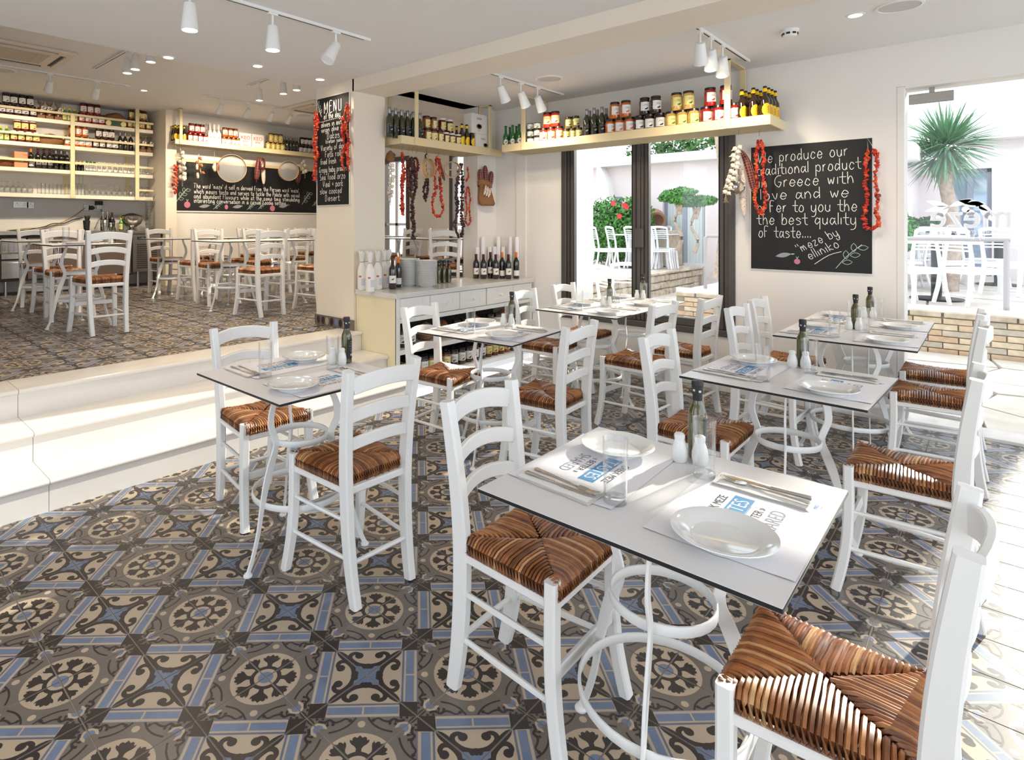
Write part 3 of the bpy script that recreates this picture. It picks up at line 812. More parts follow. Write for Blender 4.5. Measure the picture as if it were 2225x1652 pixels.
# ---------------------------------------------------------------- raised room furniture
UP = [(1.70, 6.07), (1.75, 7.62), (3.185, 6.07), (3.80, 6.07), (3.19, 7.62), (3.81, 7.62), (4.9, 6.10), (5.42, 5.0), (5.42, 5.68), (4.55, 7.62), (5.6, 7.62), (6.1, 6.75)]
UL = ['white table in the raised room nearest the steps', 'white table in front of the steel bar fridges', 'white table end facing the steps, joined pair in the raised room', 'second table of the joined pair in the raised room',
      'white table below the long chalkboard, bar end', 'white table below the long chalkboard, second from the bar', 'white table behind the pillar', 'white table seen through the pass-through, nearer the sill', 'white table seen through the pass-through, second from the sill',
      'white table below the long chalkboard, third from the bar', 'white table below the long chalkboard, farthest from the bar', 'white table before the side windows of the raised room']
for (x, y), l in zip(UP, UL): table(x, y, Z2, l, 0, 'white tables in the raised room')
uc = [(1.715, 5.58, 1, 2, 'white rush seat chair in the raised room closest to the steps'), (1.73, 6.60, -1, 0, 'cream lit rush seat chair facing the steps, raised room'),
      (1.78, 7.12, 1, 3, 'rush seat chair back to back with the cream lit chair'), (1.80, 7.98, -1, -4, 'rush seat chair before the steel bar fridge'),
      (3.18, 5.46, 1, 3, 'rush seat chair left of the pillar, back to the steps'), (3.83, 5.38, 1, 1, 'rush seat chair partly behind the pillar'),
      (3.24, 6.55, -1, 0, 'rush seat chair facing the steps at the joined pair'), (3.86, 6.58, -1, -3, 'second rush seat chair facing the steps at the joined pair'),
      (3.28, 7.10, 1, 0, 'rush seat chair with back to the joined pair, bar end'), (3.95, 7.08, 1, 4, 'rush seat chair with back to the joined pair, pillar end'),
      (3.30, 8.12, -1, 3, 'rush seat chair against the chalkboard wall, bar end'), (3.93, 8.12, -1, -3, 'rush seat chair against the chalkboard wall, second'),
      (4.62, 8.12, -1, 2, 'rush seat chair against the chalkboard wall, third'), (4.6, 7.1, 1, -2, 'rush seat chair below the long chalkboard, back to the room'), (5.62, 8.1, -1, 0, 'rush seat chair against the chalkboard wall, last'), (5.55, 7.1, 1, 5, 'rush seat chair behind the pillar and menu board'),
      (4.95, 6.62, -1, 2, 'rush seat chair just behind the pillar'), (4.88, 4.47, 1, -45, 'beige shaded rush seat chair seen over the cupboard'), (5.9, 5.05, 1, 90, 'white rush seat chair by the side window, nearer the sill'),
      (5.93, 5.72, 1, 92, 'white rush seat chair by the side window, second'), (6.15, 7.25, -1, 20, 'white rush seat chair in the far corner of the raised room'), (5.95, 6.25, 1, 0, 'white rush seat chair seen behind the hanging aubergines')]
for x, y, f, rot, lab in uc: chair(x, y, f, Z2, lab, 'rush seat chairs in the raised room', rot)
zt = Z2 + TZ
place('glass', (1.56, 5.99, zt), 0, 'clear water glass standing on the raised room table nearest the steps', 'glass', 'clear water glasses')
place('glass', (1.86, 5.86, zt), 0, 'clear water glass behind the closest raised room chair', 'glass', 'clear water glasses')
place('shaker', (1.915, 5.95, zt), 0, 'white shaker on the raised room table nearest the steps', 'salt shaker', 'white salt and pepper shakers')
leafm('plate', PLATE, (1.60, 5.87, zt), 0, 'round white side plate on the raised room table', 'plate', 'white side plates')
leafm('plate', PLATE, (1.84, 6.24, zt), 0, 'round white side plate at far side of the raised room table', 'plate', 'white side plates')
place('oil', (1.97, 6.05, zt), 0, 'dark olive oil bottle on the raised room table nearest the steps', 'bottle', 'olive oil bottles')
# ================================================================== CHALK WRITING
GL = {'a': (5, "46 27 15 14 23 34 46;47 44 53"), 'b': (5, "1A 13;15 27 37 46 44 33 13"), 'c': (5, "46 37 27 15 14 23 33 44"), 'd': (5, "46 27 15 14 23 34 45;4A 43"),
 'e': (5, "15 45 46 37 27 15 14 23 33 44"), 'f': (4, "4A 3A 28 23;17 37"), 'g': (5, "46 27 15 14 23 34 46;47 42 31 11"), 'h': (5, "1A 13;15 27 37 45 43"), 'i': (2, "17 13"),
 'j': (3, "27 21 10"), 'k': (5, "1A 13;47 15 43"), 'l': (2, "1A 13"), 'm': (7, "17 13;15 27 35 33;35 47 55 53"), 'n': (5, "17 13;15 27 37 45 43"), 'o': (5, "27 15 14 23 33 44 46 37 27"),
 'p': (5, "17 10;16 27 37 46 44 33 14"), 'q': (5, "47 40;46 27 15 14 23 34 45"), 'r': (4, "17 13;15 27 37"), 's': (5, "46 27 16 35 44 33 13"), 't': (4, "2A 24 33 43;07 47"),
 'u': (5, "17 14 23 33 45;47 43"), 'v': (5, "17 33 47"), 'w': (6, "17 23 36 43 57"), 'x': (5, "17 43;47 13"), 'y': (5, "17 14 23 33 45;47 42 30 10"), 'z': (5, "17 47 13 43"),
 'W': (7, "0A 13 38 53 6A"), 'G': (6, "5A 3A 18 15 33 43 55 56 36"), 'F': (5, "4A 1A 13;17 37"), 'M': (7, "13 1A 35 5A 53"), 'E': (5, "4A 1A 13 43;17 37"), 'N': (6, "13 1A 43 4A"),
 'U': (6, "1A 14 23 33 44 4A"), 'D': (6, "1A 13 33 45 48 3A 1A"), 'V': (6, "0A 23 4A"), 'T': (6, "0A 5A;3A 23"), 'P': (5, "13 1A 3A 48 47 16"), 'S': (5, "4A 2A 18 36 44 33 13"),
 'K': (5, "1A 13;4A 17 43"), 'O': (6, "3A 18 15 33 45 48 3A"), '+': (5, "16 46;38 34"), '.': (2, "13 14"), ',': (2, "13 12"), "'": (2, "1A 18"), '"': (3, "1A 18;3A 38"), ' ': (4, "")}
HX = '0123456789A'
def write(mb, text, x0, y0, width, unit, th, m=0, z=.0006, jit=.12, ang=0.0, seed=1, curve=False):
    rnd = random.Random(seed + len(text)); tot = sum(GL[c][0] for c in text if c in GL)
    sx = width / tot; x = 0; ca, sa = math.cos(ang), math.sin(ang)
    for c in text:
        if c not in GL: continue
        w, st = GL[c]
        for s in st.split(';'):
            if not s.strip(): continue
            P = [(HX.index(q[0]) + rnd.uniform(-jit, jit), HX.index(q[1]) - 3 + rnd.uniform(-jit, jit)) for q in s.split()]
            P = [((x + a) * sx, b * unit) for a, b in P]
            P = [(x0 + a * ca - b * sa, y0 + a * sa + b * ca) for a, b in P]
            line(mb, P, th, m, z, 3 if len(P) > 2 else 1)
        x += w
def line(mb, P, th, m=0, z=.0006, k=3):
    for q in band(P, th, k): mb.add([(a, b, z) for a, b in q], [(0, 1, 2, 3)], m)
def twig(mb, x, y, l, a, n, m=0, th=.003, z=.0006, lw=.28):
    ca, sa = math.cos(a), math.sin(a)
    line(mb, [(x, y), (x + l * .5 * ca - .04 * l * sa, y + l * .5 * sa + .04 * l * ca), (x + l * ca, y + l * sa)], th, m, z)
    for k in range(n):
        t = .25 + .75 * k / n; s = 1 if k % 2 else -1
        P = leaf_shape(x + l * t * ca, y + l * t * sa, l * .26, l * .26 * lw, a + s * .75, 5)
        line(mb, P + [P[0]], th * .8, m, z, 1)
def blob(mb, x, y, r, m, z=.0006, r2=None, ang=0): flat(mb, circ(x, y, r, 16, r2, ang), z, m)
CM = [M_chalk, M_pinkc, M_greenc, M_greyc]
def board(name, w, h, origin, face, label, t=.012, frame=True):
    # origin: lower-left corner as seen; face 'X' = faces -X, 'Y' = faces -Y
    r = empty(name, label=label, cat='blackboard')
    if face == 'X': r.matrix_world = Matrix(((0, 0, -1, origin[0]), (-1, 0, 0, origin[1]), (0, 1, 0, origin[2]), (0, 0, 0, 1)))
    else: r.matrix_world = Matrix(((1, 0, 0, origin[0]), (0, 0, -1, origin[1]), (0, 1, 0, origin[2]), (0, 0, 0, 1)))
    MB().box(0, 0, -t, w, h, 0, b=.0015).build('board_panel', M_board, r, smooth=False)
    if frame: MB().box(-.005, -.005, -t, 0, h + .005, -.002).box(w, -.005, -t, w + .005, h + .005, -.002).box(0, -.005, -t, w, 0, -.002).box(0, h, -t, w, h + .005, -.002).build('edge_trim', M_wall, r, smooth=False)
    return r
B1w, B1h = .793, .977
b1 = board('blackboard_sign', B1w, B1h, (XW - .013, 1.430, 1.040), 'X', 'large square blackboard with handwritten slogan about produce from Greece')
U1 = .0122
for k, (s, x, w, fy, ang) in enumerate((('We produce our', .055, .60, .135, .03), ('traditional product', .03, .70, .235, .02), ('in Greece with', .05, .64, .335, .015), ('love and we', .06, .60, .435, .01),
    ('oFFer to you the', .04, .67, .535, 0), ('the best quality', .04, .665, .635, 0), ('oF taste....', .05, .37, .74, 0))):
    mb = MB(); write(mb, s, x, B1h * (1 - fy) - .0, w, U1, .0045, 0, ang=ang, seed=k); mb.build('chalk_line', CM, b1, smooth=False)
mb = MB(); write(mb, '"meze by', .335, .135, .30, .0095, .004, 0, ang=.50); mb.build('chalk_line', CM, b1, smooth=False)
mb = MB(); write(mb, 'elliniko"', .405, .085, .25, .0095, .004, 0, ang=.50); line(mb, [(.44, .055), (.53, .125), (.61, .155)], .004); mb.build('chalk_line', CM, b1, smooth=False)
mb = MB(); twig(mb, .575, .03, .24, .85, 5, 2, .0035); mb.build('chalk_drawing', CM, b1, smooth=False)
mb = MB(); flat(mb, leaf_shape(.175, .105, .115, .018, .2, 8), .0006, 3); flat(mb, leaf_shape(.28, .125, .03, .004, .1), .0008, 2); mb.build('chalk_drawing', CM, b1, smooth=False)
mb = MB(); blob(mb, .325, .07, .021, 1); line(mb, [(.325, .09), (.318, .108)], .003, 2); line(mb, [(.325, .09), (.334, .11)], .003, 2); blob(mb, .325, .07, .006, 3, .0009); mb.build('chalk_drawing', CM, b1, smooth=False)
B2w, B2h = .466, .98
b2 = board('menu_board', B2w, B2h, (3.226, 4.549, 1.572), 'X', 'tall narrow menu blackboard hung on the pillar')
for k, (s, x, w, fy, un) in enumerate((('MENU', .10, .28, .145, .0145), ('of the day', .10, .25, .2, .0072), ('olives in extra', .06, .36, .272, .0066), ('virgin olive oil', .06, .34, .322, .0066), ('Dakos', .15, .19, .39, .0085),
    ('kretan salad', .13, .27, .428, .0048), ('Variety of dips', .06, .36, .492, .0072), ('Feta rolls', .12, .27, .557, .0075), ('fried fresh', .05, .24, .62, .0072), ('Krispy baby prawns', .03, .41, .695, .0072),
    ('Sea food orzo', .04, .38, .765, .0078), ('Veal + pork', .09, .30, .832, .0078), ('slow cooked', .04, .33, .895, .0074), ('Desert', .12, .22, .962, .0078))):
    mb = MB(); write(mb, s, x, B2h * (1 - fy), w, un, .0065 if k == 0 else .0042, 0, seed=k)
    if k == 1: [mb.add([(a, B2h * .775 + a * .04, .0006), (a + .014, B2h * .775 + a * .04, .0006), (a + .014, B2h * .775 + .005 + a * .04, .0006), (a, B2h * .775 + .005 + a * .04, .0006)], [(0, 1, 2, 3)]) for a in [.03 + .026 * i for i in range(14)]]
    mb.build('chalk_line', CM, b2, smooth=False)
mb = MB(); twig(mb, .07, B2h - .17, .15, 2.0, 5, 0, .004); mb.build('chalk_drawing', CM, b2, smooth=False)
x0 = at(374, 400, Y=YB).x; z0 = 1.612
B3w, B3h = 6.55 - x0, .768
b3 = board('long_chalkboard', B3w, B3h, (x0, YB - .014, z0), 'Y', 'long chalkboard below the hanging sieves with handwritten text about the word meze', frame=False)
MB().box(0, B3h, -.012, B3w, B3h + .05, .012, b=.003).build('top_rail', M_cream, b3, smooth=False)
MB().box(0, -.02, -.012, B3w, 0, .004).build('bottom_rail', M_wall, b3, smooth=False)
L3 = ["The word 'meze' it self is derived From the Persian word 'maza',", "which means taste and serves to tickle the Palate with varied", "and abundant Flavours while at the same time stimulating", "interesting conversation in a casual Foodie setting....."]
for k, (s, py) in enumerate(zip(L3, (412, 423, 433, 442))):
    pa = at(420, py, Y=YB); pb = at(650 if k < 3 else 628, py, Y=YB); zz = at(530, py + 1.5, Y=YB).z - z0
    mb = MB(); write(mb, s, pa.x - x0, zz, pb.x - pa.x, .0105, .0075, 0, seed=k, jit=.2); mb.build('chalk_line', CM, b3, smooth=False)
def c3(px, py): q = at(px, py, Y=YB); return q.x - x0, q.z - z0
for k, (px, py, kind) in enumerate(((381, 441, 'twig'), (406, 445, 'on'), (443, 450, 'leaf'), (463, 455, 'tw2'), (491, 450, 'on2'), (515, 451, 'leaf'), (536, 456, 'tw2'), (560, 455, 'tw2'), (591, 453, 'on'), (614, 450, 'leaf'), (655, 445, 'twig'), (678, 448, 'tw2'))):
    x, y = c3(px, py); mb = MB()
    if kind == 'twig': twig(mb, x, y, .30, .9, 5, 2, .006)
    elif kind == 'tw2': twig(mb, x, y, .16, .7, 5, 2, .005)
    elif kind in ('on', 'on2'): blob(mb, x, y, .05 if kind == 'on' else .03, 1, r2=.05 if kind == 'on' else .04); line(mb, [(x, y + .05), (x - .01, y + .085)], .006, 2); line(mb, [(x, y + .05), (x + .02, y + .085)], .006, 2)
    else: flat(mb, leaf_shape(x - .09, y, .19, .028, .15, 8), .0006, 3)
    mb.build('chalk_drawing', CM, b3, smooth=False)

# ================================================================== PRODUCT PROTOTYPES
def gm(name, c, r=.08, coat=.5, **k): return mat(name, c, r, spec=.7, coat=coat, **k)
M_lidb = mat('black_lid', srgb(22, 22, 24), .3, spec=.6); M_lidw = mat('white_lid', srgb(225, 225, 222), .35); M_lidg = mat('green_lid', srgb(30, 90, 60), .35)
M_lab = mat('white_label', srgb(232, 230, 224), .6); M_laby = mat('yellow_label', srgb(226, 218, 140), .6); M_labc = mat('cream_label', srgb(238, 226, 160), .6)
LB = {}
def logo(mb, R, z, s, a0, m):  # small printed motif
    for dz, da, r in ((0, 0, s), (s * .9, s * 1.1 / R, s * .75), (-s * .3, -s * 1.3 / R, s * .7)):
        pts = [(R * math.cos(a0 + da + r / R * math.cos(t)), R * math.sin(a0 + da + r / R * math.cos(t)), z + dz + r * math.sin(t)) for t in [2 * PI * i / 8 for i in range(8)]]
        mb.add(pts, [tuple(range(8))], m)
def jar(name, cont, lid, lab, motif, R=.044, h=.148, noise=0.0, a0=None, lz=(.3, .78), mcol=None, twohalf=False):
    t = empty(name)
    body = MB().lathe([(0, .0), (R * .9, 0), (R, .006), (R, h * .76), (R * .93, h * .83), (R * .86, h * .86), (R * .86, h * .9), (0, h * .9)], 18)
    body.build('jar_body', cont, t, ang=50)
    MB().lathe([(R * .88, h * .875), (R * .93, h * .88), (R * .93, h * .985), (R * .88, h), (0, h)], 18).build('lid', lid, t, ang=40)
    mb = MB(); A = -2.35 if a0 is None else a0
    patch(mb, R + .0006, h * lz[0] * .76, h * lz[1] * .76 + .02, A, 1.05, 0, 8)
    logo(mb, R + .0012, h * .33, R * .18, A + .1, 1); wrap(mb, 'GREEK', R * .26, R + .0012, h * .56, 2, A); patch(mb, R + .0012, h * .50, h * .507, A, .6, 2, 4)
    mb.build('label', [lab, motif, M_ink], t, smooth=False)
    return t
c_ch = gm('cherry_preserve', srgb(48, 14, 18)); c_or = gm('orange_preserve', srgb(196, 96, 22), noise=.3, nscale=40); c_rd = gm('red_pepper_preserve', srgb(150, 26, 18), noise=.25, nscale=40)
c_tm = gm('tomato_sauce', srgb(205, 44, 22)); c_mx = gm('mixed_pickles', srgb(205, 160, 84), noise=.45, nscale=55); c_ol = gm('olives_in_brine', srgb(98, 84, 34), noise=.4, nscale=60)
c_dr = gm('dark_red_preserve', srgb(96, 26, 20), noise=.2, nscale=30); c_dk = gm('dark_herb_preserve', srgb(58, 38, 22), noise=.5, nscale=60); c_mv = gm('spiced_vegetables', srgb(142, 84, 40), noise=.6, nscale=60)
m_or = mat('orange_print', srgb(225, 90, 25), .6); m_rd = mat('red_print', srgb(190, 30, 30), .6); m_dk = mat('dark_print', srgb(40, 25, 40), .6); m_gr = mat('green_print', srgb(60, 110, 40), .6); m_br = mat('brown_print', srgb(110, 60, 25), .6)
PR = {}
PR['cherry'] = lambda: jar('preserve_jar', c_ch, M_lidb, M_lab, m_dk)
PR['orange'] = lambda: jar('preserve_jar', c_or, M_lidb, M_lab, m_or)
PR['red'] = lambda: jar('preserve_jar', c_rd, M_lidb, M_lab, m_rd)
PR['tomato'] = lambda: jar('preserve_jar', c_tm, M_lidb, M_labc, m_rd)
PR['mixed'] = lambda: jar('preserve_jar', c_mx, M_lidb, M_laby, m_gr)
PR['olive'] = lambda: jar('preserve_jar', c_ol, M_lidb, M_laby, m_dk, R=.036, h=.112)
PR['redyellow'] = lambda: jar('preserve_jar', c_dr, M_lidw, M_laby, m_rd)
PR['redyellowdark'] = lambda: jar('preserve_jar', c_dr, M_lidw, M_labc, m_br, R=.04, h=.13)
PR['dark'] = lambda: jar('preserve_jar', c_dk, M_lidb, M_lab, m_br)
PR['mixveg'] = lambda: jar('preserve_jar', c_mv, M_lidb, M_labc, m_rd, R=.042, h=.14)
PR['flat'] = lambda: jar('flat_jar', c_dk, M_lidg, M_lab, m_gr, R=.037, h=.07)
def bottle(name, glass, capm, lab, h=.275, R=.0325, mot=None, cap_h=.055, lz=(.03, .115), sh=.62, neckR=.0125, text=None, tcol=None, da=1.1, A=-2.35, oval=False, neck=None):
    t = empty(name)
    s0 = h * sh
    MB().lathe([(0, .002), (R * .85, 0), (R, .005), (R, s0), (R * .93, s0 + .012), (R * .62, s0 + .03), (neckR * 1.15, s0 + .045), (neckR, h - cap_h), (neckR, h - .002), (0, h - .002)], 18).build('bottle_body', glass, t, ang=50)
    MB().lathe([(neckR + .0004, h - cap_h), (neckR + .001, h - cap_h + .001), (neckR + .001, h - .016), (neckR + .0022, h - .015), (neckR + .0022, h - .003), (neckR, h), (0, h)], 14).build('cap', capm, t, ang=40)
    mb = MB()
    if neck: patch(mb, neckR * 1.35 + .002, h - cap_h - .028, h - cap_h + .002, A, PI, 0, 14, neckR + .0015)
    if oval:
        zc = (lz[0] + lz[1]) / 2; n = 14; hh = (lz[1] - lz[0]) / 2
        pts = [((R + .0008) * math.cos(A + da * math.cos(q)), (R + .0008) * math.sin(A + da * math.cos(q)), zc + hh * math.sin(q)) for q in [2 * PI * i / n for i in range(n)]]
        for i in range(n // 2 - 0):
            j = (i + 1); a_, b_, c_, d_ = pts[i], pts[j], pts[(n - j) % n], pts[(n - i) % n]
            if i == 0: mb.add([pts[0], pts[1], pts[n - 1]], [(0, 1, 2)], 0)
            elif j == n // 2: mb.add([pts[i], pts[j], pts[n - i]], [(0, 1, 2)], 0)
            else: mb.add([a_, b_, c_, d_], [(0, 1, 2, 3)], 0)
    else: patch(mb, R + .0007, lz[0], lz[1], A, da, 0, 8)
    if mot is not None: logo(mb, R + .0013, (lz[0] + lz[1]) / 2, R * .2, A, 1)
    if text: wrap(mb, text, R * .85, R + .0015, (lz[0] + lz[1]) / 2, 1, A + (.35 if oval else 0), rot=True) if oval else wrap(mb, text, R * .3, R + .0015, lz[1] - .012, 1, A)
    mb.build('label', [lab, tcol or mot or M_ink], t, smooth=False)
    return t
g_wine = gm('green_wine_glass', srgb(40, 46, 18), .05, .8); g_red = gm('black_wine_glass', srgb(18, 14, 14), .05, .8); g_beer = gm('brown_beer_glass', srgb(44, 20, 8), .05, .8); g_grn = gm('green_beer_glass', srgb(12, 104, 44), .06, .8)
M_yel = mat('yellow_foil', srgb(245, 205, 20), .35); M_org = mat('orange_foil', srgb(232, 120, 24), .3); M_mar = mat('maroon_foil', srgb(70, 18, 22), .35); M_silf = mat('silver_foil', srgb(150, 150, 152), .3, metal=.6)
M_redt = mat('red_lettering', srgb(190, 24, 24), .5); M_clear = glassmat('clear_spirit_glass', (.85, .87, .87), .6, .15, .05); M_grnc = mat('green_cap', srgb(24, 84, 50), .4); M_jgrn = gm('lemon_juice_bottle', srgb(60, 130, 50), .25)
PR['white_wine'] = lambda: bottle('wine_bottle', g_wine, M_silf, M_blk, mot=M_gold, text='ASSYRTIKO', tcol=M_silver)
PR['dark_wine'] = lambda: bottle('wine_bottle', g_red, M_silf, M_blk, mot=M_gold)
PR['red_wine'] = lambda: bottle('wine_bottle', g_red, M_mar, M_lab, mot=m_br, lz=(.055, .12))
PR['red_wine_low'] = lambda: bottle('wine_bottle', g_red, M_mar, M_lab, mot=m_br, lz=(.045, .11), h=.255)
PR['orange_wine'] = lambda: bottle('wine_bottle', g_red, M_org, M_lab, mot=None, lz=(.03, .085))
PR['keo'] = lambda: bottle('beer_bottle', g_beer, M_lidb, M_yel, h=.245, R=.031, cap_h=.016, lz=(.02, .115), sh=.56, neckR=.0115, text='KEO', tcol=M_redt, da=1.15, oval=True, neck=True)
PR['green_beer'] = lambda: bottle('beer_bottle', g_grn, M_grnc, M_lidw, h=.225, R=.029, cap_h=.018, lz=(.03, .085), sh=.5, neckR=.0115, mot=m_rd, da=.9, oval=True)
PR['lemon'] = lambda: bottle('lemon_juice_bottle', M_jgrn, M_yel, M_laby, h=.19, R=.03, cap_h=.025, lz=(.02, .10), sh=.6, neckR=.011, mot=m_gr)
PR['mini_dark'] = lambda: bottle('small_bottle', g_red, mat('cork', srgb(150, 100, 60), .8), M_blk, h=.15, R=.024, cap_h=.03, lz=(.02, .06), sh=.5, neckR=.009)
PR['mini_clear'] = lambda: bottle('small_bottle', M_clear, mat('pale_cap', srgb(215, 200, 205), .5), M_lab, h=.15, R=.026, cap_h=.03, lz=(.015, .075), sh=.55, neckR=.01, mot=m_rd)
PR['mini_cork'] = lambda: bottle('small_bottle', M_clear, mat('cork', srgb(150, 100, 60), .8), M_lab, h=.13, R=.02, cap_h=.03, lz=(.02, .03), sh=.5, neckR=.009)
PR['green_cap'] = lambda: bottle('small_bottle', M_clear, M_grnc, M_lab, h=.15, R=.024, cap_h=.045, lz=(.02, .06), sh=.5, neckR=.016, mot=m_gr)
M_wrap = mat('white_wrapping_paper', srgb(236, 232, 226), .8, bump=.5, bscale=40)
def wrapped():
    t = empty('wrapped_bottle')
    mb = MB(); n = 16; prof = [(.001, 0), (.036, 0), (.038, .01), (.038, .17), (.034, .19), (.019, .225), (.015, .24), (.022, .262), (.031, .30), (.034, .325), (.028, .335)]
    rnd = random.Random(4); vs = []
    for r, z in prof:
        for i in range(n):
            k = 1 + (.16 * math.cos(i * 2.5 + z * 30) if z > .18 else .03 * math.cos(i * 3))
            vs.append((r * k * math.cos(2 * PI * i / n), r * k * math.sin(2 * PI * i / n) * (1 if z < .25 else .6), z + (rnd.uniform(-.012, .008) if z > .32 else 0)))
    fs = [(a * n + i, a * n + (i + 1) % n, (a + 1) * n + (i + 1) % n, (a + 1) * n + i) for a in range(len(prof) - 1) for i in range(n)]
    mb.add(vs, fs); mb.build('paper_wrap', M_wrap, t, ang=80)
    MB().lathe([(.0165, .236), (.0178, .240), (.0165, .244)], 14).build('tie', M_string, t)
    m2 = MB(); patch(m2, .0388, .04, .10, -1.9, .5, 0, 4); patch(m2, .0388, .11, .125, -2.7, .3, 1, 3); m2.build('print', [mat('pale_grey_print', srgb(205, 205, 215), .8), mat('pink_print', srgb(190, 120, 110), .8)], t, smooth=False)
    return t
PR['wrapped'] = wrapped
PROTOS = {}
def item(kind, loc, rz, label, cat, group):
    if kind not in PROTOS:
        o = PR[kind](); PROTOS[kind] = o; o.location = loc; o.rotation_euler = (0, 0, rz); return tag(o, label, cat, group)
    o = dup(PROTOS[kind], loc, rz, label, group); o['category'] = cat; return o
DESC = {'cherry': ('dark cherry preserve jar', 'jar'), 'orange': ('orange preserve jar', 'jar'), 'red': ('red pepper jar with white label', 'jar'), 'tomato': ('bright red jar with cream label', 'jar'), 'mixed': ('mixed pickle jar with yellow label', 'jar'),
 'olive': ('small olive jar', 'jar'), 'redyellow': ('white lidded jar with yellow label', 'jar'), 'redyellowdark': ('white lidded red jar', 'jar'), 'dark': ('dark brown preserve jar', 'jar'), 'mixveg': ('spiced vegetable jar', 'jar'), 'flat': ('flat dark jar', 'jar'),
 'white_wine': ('green wine bottle with silver neck', 'bottle'), 'dark_wine': ('black wine bottle with silver neck', 'bottle'), 'red_wine': ('red wine bottle with white label', 'bottle'), 'red_wine_low': ('short red wine bottle', 'bottle'), 'orange_wine': ('wine bottle with orange neck', 'bottle'),
 'keo': ('brown beer bottle with yellow label', 'bottle'), 'green_beer': ('green beer bottle', 'bottle'), 'lemon': ('green lemon juice bottle', 'bottle'), 'mini_dark': ('small dark corked bottle', 'bottle'), 'mini_clear': ('small clear spirit bottle', 'bottle'), 'mini_cork': ('tiny corked clear bottle', 'bottle'), 'green_cap': ('small green capped bottle', 'bottle'), 'wrapped': ('paper wrapped bottle', 'bottle')}
def row(kind, pxs, axis, val, z, ref, tier, shelf, dz=0.0, rz=0.0):
    d, cat = DESC[kind]
    for i, px in enumerate(pxs):
        p = at(px, 300, **{axis: val})
        lab = '%s %s from %s, %s' % (NTH[i], d, ref, tier)
        item(kind, (p.x, p.y, z), rz + random.uniform(-.25, .25) + (0 if axis == 'X' else .85), lab, cat, '%s on the %s' % (cat + 's', shelf))

# ================================================================== HANGING SHELVES
def lattice(mb, x0, x1, y0, y1, z, s=.026, w=.0075):
    # woven look: two crossing sets of flat strips
    n = int((x1 - x0) / s); k = int((y1 - y0) / s)
    for i in range(n + 1):
        x = x0 + i * s; mb.box(x, y0, z, x + w, y1, z + .003)
    for i in range(k + 1):
        y = y0 + i * s; mb.box(x0, y, z + .003, x1, y + w * 1.25, z + .006)
    return mb
M_wov = mat('beige_mesh', srgb(205, 188, 150), .55)
# over the window
ws = empty('hanging_shelf', label='long cream hanging shelf over the grey window', cat='shelf')
SX0, SY0, SY1 = 4.83, 1.19, 3.63
MB().box(SX0, SY0, 2.13, SX0 + .014, SY1, 2.205, b=.002).build('front_board', M_cream, ws, smooth=False)
for y in (SY0, SY1 - .014): MB().box(SX0 + .014, y, 2.13, XW, y + .014, 2.205, b=.002).build('end_board', M_cream, ws, smooth=False)
tag(lattice(MB(), SX0 + .014, XW, SY0 + .014, SY1 - .014, 2.135).build('mesh_bottom', M_wov, ws, smooth=False), kind='stuff')
MB().box(SX0 + .014, SY0 + .014, 2.172, XW, SY1 - .014, 2.179).build('shelf_board', M_cream, ws, smooth=False)
for px in (1138, 1581):
    y = at(px, 250, X=SX0).y
    MB().box(SX0 - .012, y - .022, 2.13, SX0, y + .022, ZC, b=.001).build('upright', M_cream, ws, smooth=False)
    MB().box(XW - .05, y - .022, 2.2, XW - .038, y + .022, ZC, b=.001).build('upright', M_cream, ws, smooth=False)
    MB().box(SX0 - .012, y - .022, ZC - .012, XW - .038, y + .022, ZC, b=.001).build('ceiling_bracket', M_cream, ws, smooth=False)
# over the cupboard
cs = empty('hanging_shelf', label='shorter cream hanging shelf above the cupboard, garlands below it', cat='shelf')
CY0, CXA, CXB = 3.885, 3.67, 5.17
MB().box(CXA, CY0, 2.13, CXB, CY0 + .014, 2.205, b=.002).build('front_board', M_cream, cs, smooth=False)
MB().box(CXA, CY0 + .014, 2.13, CXA + .014, 4.25, 2.205, b=.002).build('end_board', M_cream, cs, smooth=False)
tag(lattice(MB(), CXA + .014, 4.925, CY0 + .014, 4.25, 2.135).build('mesh_bottom', M_wov, cs, smooth=False), kind='stuff')
MB().box(CXA + .014, CY0 + .014, 2.172, 4.925, 4.25, 2.179).box(4.925, CY0 + .014, 2.172, CXB, YP - .004, 2.179).build('shelf_board', M_cream, cs, smooth=False)
for px in (904, 1064):
    x = at(px, 250, Y=CY0).x
    MB().box(x - .022, CY0 - .012, 2.13, x + .022, CY0, ZC, b=.001).build('upright', M_cream, cs, smooth=False)
    yb_ = 4.25 if px < 1000 else 4.02
    MB().box(x - .022, yb_ - .012, 2.2, x + .022, yb_, ZC, b=.001).build('upright', M_cream, cs, smooth=False)
    MB().box(x - .022, CY0 - .012, ZC - .012, x + .022, yb_, ZC, b=.001).build('ceiling_bracket', M_cream, cs, smooth=False)
